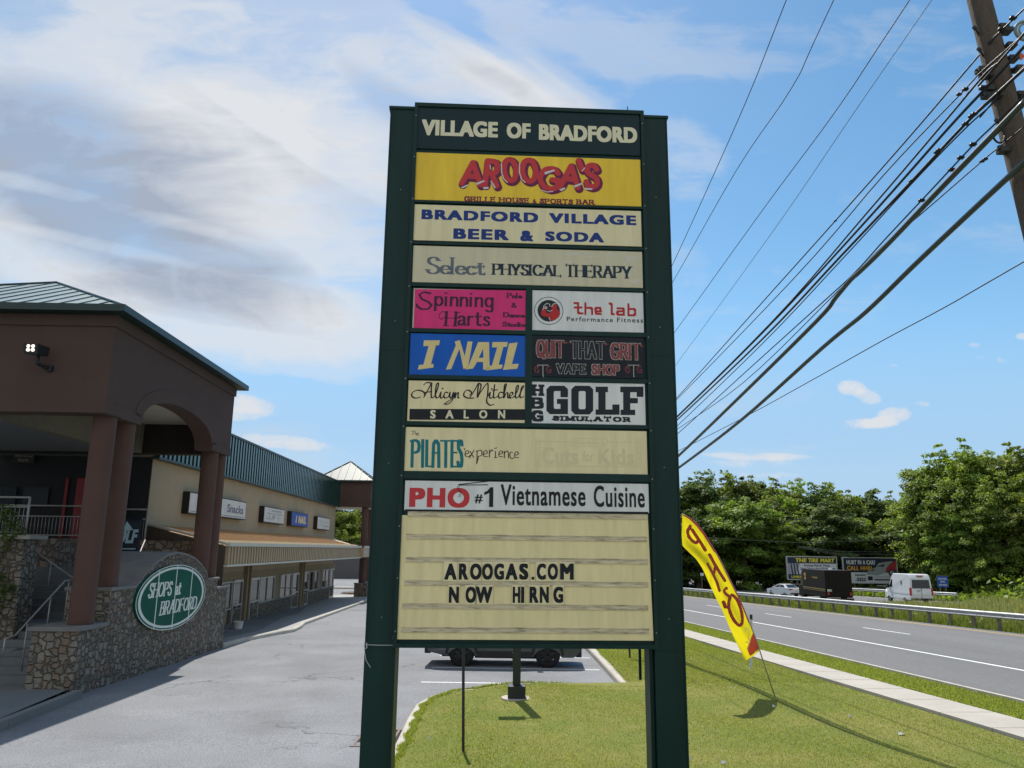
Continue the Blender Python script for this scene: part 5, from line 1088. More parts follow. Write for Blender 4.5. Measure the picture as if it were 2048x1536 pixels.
mb = MB(); mb.grid(lambda s, q: flagpt(s, q), 14, 60); cl = FG.part('cloth', mb, flm, smooth=True)
mb = MB(); mb.grid(lambda s, q: flagpt(.965+.05*s, .18+.82*q, -.006), 2, 50); mb.grid(lambda s, q: flagpt(.93+.09*s, .66+.34*q, -.0065), 2, 16); FG.part('hem', mb, flr, parent=cl, smooth=True)
mb = MB(); mb.grid(lambda s, q: flagpt(.36+.64*s, .012+(.055+.045*s)*q, -.006), 6, 5); FG.part('patch', mb, flr, parent=cl, smooth=True)
def inv(x, y):       # where on the cloth a mark sits
    best = None
    for qi in range(0, 141):
        q = qi/140; xx = q*(len(right)-1); i = min(int(xx), len(right)-2); f = xx-i
        l = (left[i][0]+(left[i+1][0]-left[i][0])*f, left[i][1]+(left[i+1][1]-left[i][1])*f); r = (right[i][0]+(right[i+1][0]-right[i][0])*f, right[i][1]+(right[i+1][1]-right[i][1])*f)
        dx, dy = r[0]-l[0], r[1]-l[1]; L = dx*dx+dy*dy
        if L < 1: continue
        s = ((x-l[0])*dx+(y-l[1])*dy)/L; d = (l[0]+dx*s-x)**2+(l[1]+dy*s-y)**2
        if best is None or d < best[0]: best = (d, s, q)
    return best[1], best[2]
def fmark(strokes, w, m, off):
    v, f = pen_strokes([[tuple(c) for c in st] for st in strokes], w, w); mb = MB()
    mb.add([tuple(flagpt(*inv(x, y), off)) for x, y in v], f); return FG.part('lettering', mb, m, parent=cl)
LT = [smooth([(143, 155), (122, 195), (128, 245), (160, 290), (200, 315), (222, 300), (226, 285)]), [(226, 285), (160, 190)], [(226, 285), (250, 320), (290, 385)],
      [(330, 430), (370, 505), (420, 590), (475, 675)], [(305, 520), (345, 600), (390, 690), (415, 772)], [(360, 610), (385, 560), (400, 555)],
      smooth([(490, 750), (470, 765), (470, 790), (490, 810), (508, 822)]), [(455, 880), (475, 930), (500, 930), (510, 880), (530, 830)],
      smooth([(545, 815), (515, 860), (505, 930), (540, 1030), (590, 1095), (630, 1098), (645, 1050), (635, 970), (600, 870), (545, 815)])]
fmark(LT, 30, fle, -.005); fmark(LT, 23, flr, -.008)
fmark([smooth([(668, 1160), (680, 1135), (700, 1145), (708, 1185), (700, 1225)]), [(700, 1225), (720, 1265)], smooth([(668, 1270), (690, 1262), (700, 1290), (695, 1330)])], 9, flw, -.008)
# ------------------------------------------------------------------ utility pole and cables
PX = 6.35; RN = Vector((1, .054, 0))
c0, c1 = hit(1958.5, 0, RN, PX), hit(2019, 240, RN, PX)
d_ = (c1-c0).normalized(); pb = c0 + d_*((-1.2-c0.z)/d_.z); pt_ = c0 - d_*2.6
woodm = mat('pole_wood', (.098, .072, .054), .9, .42, 2.2, .7, 26, stretch=(7, 7, .55), stain=(.07, .05, .04), stain_amt=.55, stain_scale=2.2, fine=.25, fscale=26)
UP = Thing('utility_pole', 'weathered wooden utility pole leaning over the lawn, hung with black cables', 'pole', WF, tuple(pb))
mb = MB(); mb.tube([tuple(pb.lerp(pt_, k/14)) for k in range(15)], [.172-.05*k/14 for k in range(15)], 28); UP.part('shaft', mb, woodm, smooth=True)
hw = mat('galvanised_dark', (.045, .045, .045), .6, .2, metal=.4)
def on_pole(py):
    k = py/240.; return c0.lerp(c1, k)
toward = Vector((-.75, -.66, 0)).normalized()
def bolt(px, py, dx, dz=.0, L=.16, r=.012, name='bolt'):
    c = on_pole(py); q = hit(px, py, RN, PX-.22); mb = MB(); mb.tube([tuple(q+Vector((.1, .1, 0))), tuple(q+Vector((-.01, -.02, 0)))], r, 8); mb.tube([tuple(q+Vector((-.012, -.02, 0))), tuple(q+Vector((-.05, -.05, dz)))], r*2.0, 6); UP.part(name, mb, hw)
for px, py in ((1951, 60), (1960, 103), (1995, 245), (2001, 298)): bolt(px, py, 0)
for px, py in ((1962, 140), (1970, 150), (1976, 178), (1974, 190), (1992, 190), (2006, 300)):
    q = hit(px, py, RN, PX-.2); mb = MB(); mb.box((q.x-.05, q.y-.05, q.z-.035), (q.x+.06, q.y+.06, q.z+.03)); mb.tube([(q.x-.07, q.y, q.z), (q.x+.07, q.y+.04, q.z+.02)], .012, 6); UP.part('cable_clamp', mb, hw, bev=.006)
for px, py in ((2012, 62), (2004, 55), (2020, 92), (2024, 118), (2038, 138), (2040, 190), (2046, 200)):
    q = hit(px, py, RN, PX+.15); mb = MB(); mb.box((q.x-.06, q.y-.06, q.z-.03), (q.x+.06, q.y+.06, q.z+.025)); mb.tube([(q.x-.1, q.y, q.z), (q.x+.08, q.y, q.z+.03)], .012, 6); UP.part('cable_clamp', mb, hw, bev=.006)
q = hit(1996, 258, RN, PX-.2); mb = MB(); mb.tube([(q.x+.07*math.cos(a), q.y, q.z-.08+.10*math.sin(a)) for a in [2*math.pi*k/16 for k in range(17)]], .012, 6); UP.part('hook', mb, hw, smooth=True)
q = hit(2052, 62, RN, PX+.35); mb = MB(); mb.tube([(q.x+.13*math.cos(a), q.y, q.z+.13*math.sin(a)) for a in [2*math.pi*k/24 for k in range(25)]], .02, 8); mb.tube([(q.x+.09*math.cos(a), q.y-.01, q.z+.09*math.sin(a)) for a in [2*math.pi*k/24 for k in range(25)]], .012, 8)
single('cable_coil', mb, mat('coil_grey', (.20, .23, .21), .6), 'round coil of grey cable hanging beside the wooden utility pole', 'cable coil', WF, tuple(q), smooth=True)
q = hit(2041, 112, RN, PX+.3); mb = MB(); mb.hexa([(q.x-.06, q.y, q.z), (q.x, q.y, q.z-.06), (q.x+.06, q.y, q.z), (q.x, q.y, q.z+.06)], [(q.x-.06, q.y+.004, q.z), (q.x, q.y+.004, q.z-.06), (q.x+.06, q.y+.004, q.z), (q.x, q.y+.004, q.z+.06)])
single('cable_tag', mb, mat('tag_orange', (.60, .10, .03), .6), 'small orange red tag on the cables beside the wooden pole', 'tag', WF, tuple(q))
cabm = mat('cable_black', (.012, .012, .016), .5, .1, spec=.4); cabt = mat('cable_sheath', (.03, .042, .042), .4, .1, spec=.6); thin_w = mat('wire_dark', (.02, .016, .03), .5, .1)
FAR_S = 46.
def cable(pix, X, r, m, label, far=True, near=9., name='cable', extra=()):
    n = RN; P3 = [hit(px, py, n, X) for px, py in pix]
    if P3[0].y > P3[-1].y: P3.reverse()
    a, b = P3[0], P3[1]; u = (a-b).normalized(); pts = [a+u*near] if near else []
    pts += P3
    if far:
        e, f = P3[-2], P3[-1]; u = (f-e).normalized(); L = (FAR_S-f.y)/max(u.y, .1)
        for k in (1, 2, 3): g_ = k/3; pts.append(f+u*L*g_+Vector((0, 0, .012*(L*g_)**2*.12)))
    dense = []
    for i in range(len(pts)-1):
        p0, p1, p2, p3 = pts[max(i-1, 0)], pts[i], pts[i+1], pts[min(i+2, len(pts)-1)]
        for k in range(5):
            s = k/5; dense.append(p1.lerp(p2, s) if i == 0 and near else .5*(2*p1+(p2-p0)*s+(2*p0-5*p1+4*p2-p3)*s*s+(3*p1-p0-3*p2+p3)*s**3))
    dense.append(pts[-1])
    o = tuple(pts[-1]); mb = MB(); mb.tube([tuple(q) for q in dense], r, 8)
    for (px, py, sz) in extra:
        q = hit(px, py, n, X); mb.box((q.x-sz*.7, q.y-sz*.5, q.z-sz*.3), (q.x+sz*.7, q.y+sz*.5, q.z+sz*.3))
    return single(name, mb, m, label, 'cable', WF, tuple(P3[0]), smooth=True)
ZW = lambda x, y: (1340+x/1.634, y/1.634)
W_ = lambda *xy: [ZW(xy[i], xy[i+1]) for i in range(0, len(xy), 2)]
cable(W_(380, 0, 268, 285, 150, 555, 5, 872), 4.9, .0075, thin_w, 'steepest and leftmost of the four thin wires high over the trees', name='power_line')
cable(W_(535, 0, 400, 283, 215, 560, 7, 925), 5.6, .0075, thin_w, 'second thin wire from the sign among the four high ones', name='power_line')
cable(W_(783, 0, 540, 365, 300, 690, 10, 1093), 6.9, .0085, thin_w, 'third thin wire from the sign among the four high ones', name='power_line')
cable(W_(855, 0, 600, 370, 330, 765, 15, 1198), 7.6, .006, thin_w, 'faintest thin high wire, nearest the pole of the four', name='power_line')
cable([(2048, 18), (2004, 60), (1957, 112)] + W_(780, 450, 540, 722, 300, 990, 18, 1305), 6.25, .011, cabm, 'topmost cable that meets the leaning pole above the bundle', extra=((2026, 36, .05), (2003, 58, .05), W_(540, 722)[0]+(.03,)))
cable([(2048, 68), (2010, 102), (1958, 148)] + W_(960, 296, 700, 570, 400, 915, 18, 1310), 6.08, .009, cabm, 'slim cable clamped to the pole just under the topmost one', extra=(W_(965, 292)[0]+(.045,), W_(945, 308)[0]+(.04,)))
cable([(2042, 74), (2000, 122), (1968, 150)] + W_(900, 395, 640, 700, 330, 1055, 18, 1365), 6.07, .013, cabm, 'third cable down on the pole, running into the bundle')
cable(W_(1030, 290, 900, 430, 620, 745, 300, 1090, 18, 1368), 6.1, .017, cabm, 'twisted pair of cables in the bundle below the third cable', near=1.0, extra=(W_(1024, 287)[0]+(.06,),))
cable([(2048, 138), (2000, 182)] + W_(1050, 325, 960, 410, 790, 592, 560, 835, 300, 1110, 20, 1375), 6.02, .019, cabm, 'thick lashed cable with clamps crossing in front of the pole', extra=tuple(W_(*q)[0]+(.045,) for q in ((995, 372), (985, 380), (880, 490), (872, 497), (790, 592), (965, 405))))
cable([(2048, 132), (2000, 188)] + W_(1048, 345, 960, 425, 790, 600, 560, 850, 300, 1125, 20, 1395), 6.03, .009, cabm, 'slim cable running close under the thick lashed one')
cable(W_(1064, 403, 990, 475, 850, 625, 700, 785, 600, 895, 480, 1005, 240, 1222, 22, 1420), 6.05, .010, cabm, 'support strand with ties above the fattest grey sheath', near=.6, extra=tuple(W_(*q)[0]+(.05,) for q in ((990, 472), (950, 515), (920, 555), (822, 655))))
cable(W_(1070, 425, 900, 600, 700, 810, 620, 888, 590, 915, 540, 975, 480, 1048, 240, 1285, 22, 1495), 6.04, [.045]*31+[.036]*10+[.03]*30, cabt, 'fattest grey sheathed cable, kinked halfway along its span', near=.5) if False else None
cable(W_(1070, 425, 900, 600, 700, 810, 620, 888, 590, 915, 540, 975, 480, 1048, 240, 1285, 22, 1495), 6.04, .036, cabt, 'fattest grey sheathed cable, kinked halfway along its span', near=.5)
cable(W_(1080, 477, 1025, 522, 820, 700, 700, 800, 560, 940, 240, 1250, 20, 1405), 6.12, .008, thin_w, 'slim wire with two clips below the fattest grey sheath', near=.4, extra=(W_(1030, 520)[0]+(.035,), W_(1020, 527)[0]+(.035,)))
cable(W_(1110, 575, 970, 705, 800, 865, 640, 1020, 500, 1135, 230, 1375, 24, 1532), 6.1, .034, cabt, 'thick dark sheathed cable lowest on the pole', near=.5)
cable(W_(1157, 855, 900, 1003, 700, 1110, 500, 1222, 240, 1365, 24, 1475), 7.2, .009, thin_w, 'lone thin wire crossing low beneath the cable bundle', name='power_line')
p = RF.w(6.35, 46.3, -2.0); mb = MB(); mb.tube([tuple(p), (p.x, p.y, 10.)], [.2, .13], 16); mb.box((p.x-1.6, p.y-.06, 9.3), (p.x+1.6, p.y+.06, 9.42))
single('utility_pole', mb, woodm, 'second wooden pole down the road where the cables end', 'pole', WF, tuple(p))
# ------------------------------------------------------------------ vehicles
tyre = mat('tyre_rubber', (.012, .012, .013), .85, .1); rimb = mat('rim_dark', (.03, .03, .033), .3, .1, metal=.7); rims = mat('rim_silver', (.45, .46, .47), .3, .1, metal=.8)
cglass = glass_mat('car_glass', (.012, .016, .02)); redl = mat('tail_light_red', (.40, .01, .015), .25, spec=.7); clearl = mat('head_light_clear', (.6, .62, .62), .15, spec=.9); blackpl = mat('black_plastic', (.014, .014, .015), .6)
plate = mat('number_plate', (.6, .6, .58), .5)
def wheel(T, x, y, r, side, rm, w=.22):
    mb = MB(); n = 24; prof = [(r*.62, 0), (r*.9, 0), (r, .03), (r, w-.03), (r*.9, w), (r*.62, w)]
    vs, fs = [], []
    for k in range(n):
        a = 2*math.pi*k/n
        for rr, d in prof: vs.append((x+rr*math.cos(a), y-side*d, r+rr*math.sin(a)))
    m = len(prof)
    for k in range(n):
        for j in range(m-1): fs.append((k*m+j, k*m+j+1, ((k+1) % n)*m+j+1, ((k+1) % n)*m+j))
    mb.add(vs, fs); o = T.part('wheel', mb, tyre, smooth=True)
    rb = MB(); d = y-side*.03
    rb.tube([(x, d, r), (x, d-side*.12, r)], r*.14, 10)
    for k in range(5):
        a = 2*math.pi*k/5+.3; c, s_ = math.cos(a), math.sin(a); e = r*.60; wd = r*.10
        rb.hexa([(x-s_*wd, d, r+c*wd), (x+s_*wd, d, r-c*wd), (x+c*e+s_*wd, d, r+s_*e-c*wd), (x+c*e-s_*wd, d, r+s_*e+c*wd)], [(x-s_*wd, d-side*.05, r+c*wd), (x+s_*wd, d-side*.05, r-c*wd), (x+c*e+s_*wd, d-side*.05, r+s_*e-c*wd), (x+c*e-s_*wd, d-side*.05, r+s_*e+c*wd)])
    v, f = ring(x, r, r*.58, r*.58, r*.64, r*.64, 24); rb.add([(p, d, q) for p, q in v], f); v, f = disc(x, r, r*.58, r*.58, 20); rb.add([(p, d-side*.10, q) for p, q in v], f)
    T.part('rim', rb, rm, parent=o)
def arch_profile(outline, wheels, zb):
    """outline from rear bottom over the top to front bottom; the sill is cut by round wheel arches (x grows to the front)"""
    lo = []
    for x, r in sorted(wheels, key=lambda q: -q[0]):
        h = r*.12; lo.append((x+r, zb)); lo += [(x+r*math.cos(a), max(zb, h+r*.85*math.sin(a)+zb*.4)) for a in [math.pi*k/10 for k in range(1, 10)]]; lo.append((x-r, zb))
    return outline + lo
def side_shell(mb, prof, hw):
    mb.hexa([(x, -hw(z, x), z) for x, z in prof], [(x, hw(z, x), z) for x, z in prof]); return mb
def glassq(T, par, pts, hw, off=.006, both=True, name='window'):
    for s in ((-1, 1) if both else (-1,)):
        mb = MB(); a = [(x, s*(hw(z, x)+off), z) for x, z in pts]; b = [(x, s*(hw(z, x)-.01), z) for x, z in pts]; mb.hexa(b, a) if s > 0 else mb.hexa(a, b); T.part(name, mb, cglass, parent=par)
def place(T, x, y, z, ang): T.e.location = (x, y, z); T.e.rotation_euler = (0, 0, ang)
VF = Frame(0)
# dark estate parked under the sign (x = length, front towards +x)
suv = Thing('parked_car', 'dark grey crossover car parked across the bays behind the big sign', 'car', VF, (0, 0, 0))
paint = mat('paint_dark_grey', (.035, .042, .048), .25, .05, 3, spec=.6, coat=.6, metal=.3)
W0, W1, RW = -1.27, 1.27, .37
lowp = arch_profile([(-2.28, .42), (-2.36, .62), (-2.33, .95), (-2.2, 1.08), (.95, 1.06), (1.6, 1.02), (2.05, .92), (2.24, .72), (2.22, .45), (2.05, .30)], [(W0, .43), (W1, .43)], .30)
hwl = lambda z, x: .89-.05*max(0, (abs(x)-1.7))-.04*max(0, z-.8)
mb = side_shell(MB(), lowp, hwl); body = suv.part('body', mb, paint, bev=.035)
cab = [(-2.25, 1.05), (-2.1, 1.42), (-1.85, 1.60), (-1.0, 1.68), (-.1, 1.66), (.35, 1.55), (1.05, 1.05)]
hwc = lambda z, x: .85-.26*max(0, z-1.05)
mb = side_shell(MB(), cab, hwc); suv.part('roof', mb, paint, bev=.03)
glassq(suv, body, [(-1.1, 1.10), (-1.1, 1.58), (-.3, 1.60), (-.25, 1.10)], hwc); glassq(suv, body, [(-.17, 1.10), (-.2, 1.59), (.28, 1.50), (.88, 1.10)], hwc); glassq(suv, body, [(-1.98, 1.14), (-1.85, 1.5), (-1.18, 1.57), (-1.18, 1.12)], hwc)
mb = MB(); mb.hexa([(.42, -.62, 1.54), (.42, .62, 1.54), (1.07, .74, 1.07), (1.07, -.74, 1.07)], [(.46, -.62, 1.56), (.46, .62, 1.56), (1.11, .74, 1.09), (1.11, -.74, 1.09)]); suv.part('windscreen', mb, cglass)
mb = MB()
for x, r in ((W0, .46), (W1, .46)):
    for k in range(10):
        a, b = math.pi*k/10, math.pi*(k+1)/10
        for s in (-1, 1): mb.hexa([(x+r*.88*math.cos(a), s*.86, .36+r*.88*math.sin(a)), (x+r*.88*math.cos(b), s*.86, .36+r*.88*math.sin(b)), (x+r*1.06*math.cos(b), s*.86, .36+r*1.06*math.sin(b)), (x+r*1.06*math.cos(a), s*.86, .36+r*1.06*math.sin(a))], [(x+r*.88*math.cos(a), s*.91, .36+r*.88*math.sin(a)), (x+r*.88*math.cos(b), s*.91, .36+r*.88*math.sin(b)), (x+r*1.06*math.cos(b), s*.91, .36+r*1.06*math.sin(b)), (x+r*1.06*math.cos(a), s*.91, .36+r*1.06*math.sin(a))])
for s in (-1, 1): mb.box((-.8, s*.86, .28), (.8, s*.905, .46))
mb.box((-2.38, -.8, .36), (-2.2, .8, .62)); mb.box((2.1, -.8, .30), (2.27, .8, .55)); mb.box((-.9, -.6, .22), (1.0, .6, .31)); mb.box((-1.9, -.5, .24), (-1.5, .5, .33))
suv.part('cladding', mb, blackpl, bev=.015)
for s in (-1, 1):
    mb = MB(); mb.hexa([(1.9, s*.80, .72), (2.24, s*.58, .70), (2.24, s*.58, .84), (1.85, s*.80, .88)], [(1.92, s*.875, .74), (2.27, s*.62, .72), (2.22, s*.62, .86), (1.86, s*.87, .90)]); suv.part('headlight', mb, clearl)
    mb = MB(); mb.box((-2.39, s*.55, .78), (-2.1, s*.87, .98)); suv.part('tail_light', mb, redl, bev=.02)
    mb = MB(); mb.box((.82, s*.86, 1.08), (.98, s*1.06, 1.24)); suv.part('mirror', mb, blackpl, bev=.03)
for x in (W0, W1):
    for s in (-1, 1): wheel(suv, x, s*.87, RW, s, rimb)
for x in (-.95, .0):
    mb = MB(); mb.box((x-.1, -.90, .93), (x+.1, -.875, .96)); suv.part('door_handle', mb, paint)
place(suv, -.1, 24.75, lot_z(24.75)+.005, rad(-2.2))
# white panel van
van = Thing('parked_van', 'white high roof panel van with dark rear window and round dark badge, seen from behind', 'van', VF, (0, 0, 0))
white = mat('paint_white', (.66, .67, .68), .3, .04, 3, spec=.5, coat=.5)
hv = lambda z, x: (1.03-.09*max(0, z-1.1)-.0*x)*(1-.05*max(0, x-2.0))
pv_ = arch_profile([(-2.85, .42), (-2.88, 1.0), (-2.80, 2.45), (-2.6, 2.72), (-2.2, 2.78), (.9, 2.74), (1.25, 2.55), (1.95, 1.45), (2.75, 1.18), (2.95, .95), (2.95, .45)], [(-1.55, .42), (1.95, .42)], .40)
mb = side_shell(MB(), pv_, hv); vb = van.part('body', mb, white, bev=.06)
glassq(van, vb, [(1.05, 1.45), (1.05, 2.15), (1.32, 2.15), (1.78, 1.45)], hv)
mb = MB(); mb.hexa([(1.30, -.86, 2.45), (1.30, .86, 2.45), (1.93, .92, 1.50), (1.93, -.92, 1.50)], [(1.34, -.86, 2.47), (1.34, .86, 2.47), (1.97, .92, 1.52), (1.97, -.92, 1.52)]); van.part('windscreen', mb, cglass)
mb = MB(); mb.hexa([(-2.90, -.80, 1.50), (-2.90, .80, 1.50), (-2.84, .76, 2.26), (-2.84, -.76, 2.26)], [(-2.84, -.80, 1.50), (-2.84, .80, 1.50), (-2.78, .76, 2.26), (-2.78, -.76, 2.26)]); van.part('rear_window', mb, cglass)
for s in (-1, 1):
    mb = MB(); mb.box((-2.91, s*.88, .85), (-2.72, s*1.035, 1.55)); van.part('tail_light', mb, redl, bev=.02)
    mb = MB(); mb.box((1.6, s*1.03, 1.35), (1.8, s*1.25, 1.75)); van.part('mirror', mb, blackpl, bev=.04)
    for x in (-1.55, 1.95): wheel(van, x, s*1.0, .36, s, rims)
mb = MB(); mb.box((-3.0, -.98, .40), (-2.8, .98, .60)); van.part('bumper', mb, blackpl, bev=.02)
mb = MB(); mb.box((-2.905, -.006, .62), (-2.86, .006, 1.48)); mb.box((-2.91, .1, 1.25), (-2.86, .4, 1.30)); van.part('door_gap', mb, blackpl)
mb = MB(); mb.box((-2.90, -.28, 2.60), (-2.6, .28, 2.66)); van.part('brake_light', mb, redl)
mb = MB(); v, f = disc(-.9, 1.95, .19, .19, 24); flat(mb, [(v, f)], lambda x, z: (x, hv(z, x)+.006, z)); bg_ = van.part('badge', mb, blackpl); mb = MB(); flat(mb, [ring(-.9, 1.95, .15, .15, .165, .165, 24), rect(-1.0, 1.92, -.8, 1.97)], lambda x, z: (x, hv(z, x)+.010, z)); van.part('emblem', mb, white, parent=bg_)
mb = MB()
for s in (-1, 1): mb.box((-2.6, s*(hv(1.0, 0)-.005), 1.02), (1.6, s*(hv(1.0, 0)+.012), 1.06)); mb.box((.98, s*(hv(1.8, 0)-.04), .6), (1.0, s*(hv(1.2, 0)+.004), 1.25))
van.part('moulding', mb, white)
def road_at(px, py, s): q = RF.atv(px, py, s); return RF.w(q.x, s, road_z(s)-.02)
q = hit(1822, 1203, WF.y, 75.); place(van, q.x+.55, 76.5, road_z(76)-.02, rad(86.5))
# brown delivery truck
tr_ = Thing('delivery_truck', 'dark brown box delivery truck with gold shield emblems, seen from behind', 'truck', VF, (0, 0, 0))
brown = mat('paint_dark_brown', (.010, .006, .004), .55, .1, 3, spec=.2); gold = mat('gold_paint', (.85, .48, .07), .4, .1); goldd = mat('gold_dull', (.34, .24, .09), .5)
mb = MB(); mb.box((-3.6, -1.12, .75), (2.0, 1.12, 3.0)); tb = tr_.part('box_body', mb, brown, bev=.04)
mb = MB(); mb.prism([(2.0, .55), (3.3, .55), (3.35, 1.35), (2.9, 1.55), (2.35, 2.75), (2.0, 2.95)], 1, -1.05, 1.05); tr_.part('cab', mb, brown, bev=.05)
mb = MB(); mb.hexa([(2.93, -.9, 1.58), (2.93, .9, 1.58), (2.42, .85, 2.66), (2.42, -.85, 2.66)], [(2.97, -.9, 1.6), (2.97, .9, 1.6), (2.46, .85, 2.68), (2.46, -.85, 2.68)]); tr_.part('windscreen', mb, cglass)
for s in (-1, 1):
    mb = MB(); mb.hexa([(2.05, s*1.04, 1.5), (2.75, s*1.04, 1.5), (2.35, s*1.04, 2.5), (2.05, s*1.04, 2.5)], [(2.05, s*1.06, 1.5), (2.75, s*1.06, 1.5), (2.35, s*1.06, 2.5), (2.05, s*1.06, 2.5)]); tr_.part('side_window', mb, cglass)
    mb = MB(); mb.box((-3.5, s*1.125, 1.38), (1.9, s*1.14, 1.44)); mb.box((-3.5, s*1.125, 1.25), (1.9, s*1.135, 1.29)); tr_.part('stripe', mb, goldd)
    for x in (-2.2, 2.45): wheel(tr_, x, s*1.05, .42, s, rimb, .3)
    mb = MB(); mb.box((-3.66, s*.85, .95), (-3.58, s*1.0, 1.2)); tr_.part('tail_light', mb, redl)
def shield(x0, place_, sc):
    pts = [(-.5, .62), (-.3, .72), (0, .78), (.3, .72), (.5, .62), (.5, 0), (.42, -.35), (.22, -.62), (0, -.78), (-.22, -.62), (-.42, -.35), (-.5, 0)]
    mb = MB(); flat(mb, [poly(*[(a*sc, b*sc) for a, b in pts])], place_(0)); o = tr_.part('emblem', mb, gold)
    mb = MB(); flat(mb, [sans_text('ups', (-.38*sc, -.35*sc, .38*sc, .22*sc), .03), poly((-.4*sc, .45*sc), (0, .6*sc), (.4*sc, .45*sc), (.4*sc, .36*sc), (0, .48*sc), (-.4*sc, .36*sc))], place_(1)); tr_.part('lettering', mb, brown, parent=o)
shield(0, lambda k: (lambda x, z: (1.25-x, 1.126+.004*k, 2.35+z)), .42)
shield(0, lambda k: (lambda x, z: (-3.605-.004*k, -.15-x, 2.1+z)), .40)
mb = MB(); flat(mb, [sans_text('Worldwide', (-1.9, 2.25, -.6, 2.42), .0)], lambda x, z: (-2.5-x, 1.128, z)); tr_.part('lettering', mb, gold)
mb = MB(); mb.box((-3.85, -1.1, .5), (-3.55, 1.1, .72)); tr_.part('bumper', mb, blackpl, bev=.02)
mb = MB(); mb.box((-3.62, -.8, .8), (-3.60, .8, 2.75)); mb.box((-3.63, -.02, 1.2), (-3.6, .02, 1.5)); tr_.part('rear_door', mb, mat('brown_door', (.008, .006, .005), .6, spec=.2))
mb = MB(); mb.cyl((-1.2, -.3, 3.0), 2, .18, .14, 16, r2=.12); tr_.part('roof_vent', mb, white)
mb = MB(); mb.box((-3.62, .62, 1.25), (-3.58, .98, 1.43)); tr_.part('number_plate', mb, plate)
q = hit(1662, 1203, WF.y, 68.); place(tr_, q.x+.45, 70.6, road_z(69)-.02, rad(88.5))
# white saloon
def saloon(label, m, ang, s_dir=1, name='car'):
    T = Thing(name, label, 'car', VF, (0, 0, 0)); hl = lambda z, x: .88-.05*max(0, abs(x)-1.6)
    mb = side_shell(MB(), arch_profile([(-2.2, .35), (-2.28, .7), (-2.2, 1.02), (-1.6, 1.06), (.8, .98), (1.9, .82), (2.2, .65), (2.2, .35)], [(-1.3, .38), (1.35, .38)], .26), hl); b = T.part('body', mb, m, bev=.05)
    hc = lambda z, x: .84-.42*max(0, z-1.0); mb = side_shell(MB(), [(-1.75, 1.02), (-1.05, 1.40), (-.4, 1.46), (.15, 1.42), (1.05, .98)], hc); T.part('roof', mb, m, bev=.04)
    glassq(T, b, [(-1.25, 1.06), (-.92, 1.36), (-.35, 1.40), (-.3, 1.04)], hc); glassq(T, b, [(-.22, 1.04), (-.27, 1.40), (.12, 1.37), (.75, 1.02)], hc)
    for x0, x1, nm in ((-1.72, -1.08, 'rear_window'), (1.02, .2, 'windscreen')):
        mb = MB(); z0, z1 = (1.05, 1.385) if x0 < 0 else (1.0, 1.40); d = -.02 if x0 < 0 else .02; mb.hexa([(x0, -.7, z0), (x0, .7, z0), (x1, .56, z1), (x1, -.56, z1)], [(x0+d, -.7, z0+.02), (x0+d, .7, z0+.02), (x1+d, .56, z1+.02), (x1+d, -.56, z1+.02)]); T.part(nm, mb, cglass)
    for s in (-1, 1):
        mb = MB(); mb.box((-2.28, s*.45, .80), (-2.05, s*.86, .96)); T.part('tail_light', mb, redl, bev=.02)
        mb = MB(); mb.box((1.95, s*.5, .66), (2.2, s*.84, .78)); T.part('headlight', mb, clearl, bev=.02)
        mb = MB(); mb.box((.7, s*.84, 1.0), (.85, s*1.02, 1.12)); T.part('mirror', mb, m, bev=.02)
        for x in (-1.3, 1.35): wheel(T, x, s*.86, .33, s, rims)
    mb = MB(); mb.box((-2.31, -.25, .72), (-2.27, .25, .84)); T.part('number_plate', mb, plate)
    mb = MB(); mb.box((-2.30, -.75, .32), (-2.1, .75, .46)); T.part('bumper', mb, blackpl, bev=.02)
    return T
w_ = saloon('white saloon car driving ahead of the brown delivery truck', white, 0); q = hit(1574, 1190, WF.y, 96.); place(w_, q.x, 97, road_z(97)-.02, rad(108))
r_ = saloon('small red car far down the road, half hidden by the flag', mat('paint_red', (.42, .012, .02), .3, coat=.5), 0); q = hit(1422, 1176, WF.y, 125.); place(r_, q.x, 125, q.z-.05, rad(100))
# ------------------------------------------------------------------ guard rails
galv = mat('galvanised', (.50, .50, .49), .42, .12, 2, metal=.5, spec=.5); postm = mat('rail_post', (.16, .14, .115), .8, .25, 4); bolt_m = mat('rail_block', (.13, .115, .10), .85)
def guard_rail(label, X, s0, s1, step, dz, z=road_z, post=True, group='guard rails along the highway'):
    T = Thing('guard_rail', label, 'guard rail', RF, (X, s0, z(s0)), group)
    prof = [(0, .52), (-.045, .545), (-.08, .56), (-.08, .60), (-.02, .645), (-.0, .67), (-.02, .695), (-.08, .74), (-.08, .78), (-.045, .795), (0, .82), (.012, .82), (.012, .52)]
    mb = MB(); S = [s0+(s1-s0)*k/30 for k in range(31)]
    for a, b in zip(S, S[1:]): mb.hexa([(X+u, a, z(a)+dz+h) for u, h in prof], [(X+u, b, z(b)+dz+h) for u, h in prof])
    T.part('rail', mb, galv)
    k = 0; s = s0+.5
    while s < s1 and k < 100:
        m = MB(); m.box((X+.16, s-.07, z(s)+dz-.5), (X+.30, s+.07, z(s)+dz+.76)); m.box((X+.014, s-.07, z(s)+dz+.50), (X+.16, s+.07, z(s)+dz+.80)); T.part('post', m, postm); s += step; k += 1
guard_rail('galvanised guard rail on short posts along the near edge of the weedy median', 25.75, 12, 118, 1.95, .02)
guard_rail('far guard rail running in front of the trees behind the vehicles', 48.8, 77, 132, 3.2, .05)
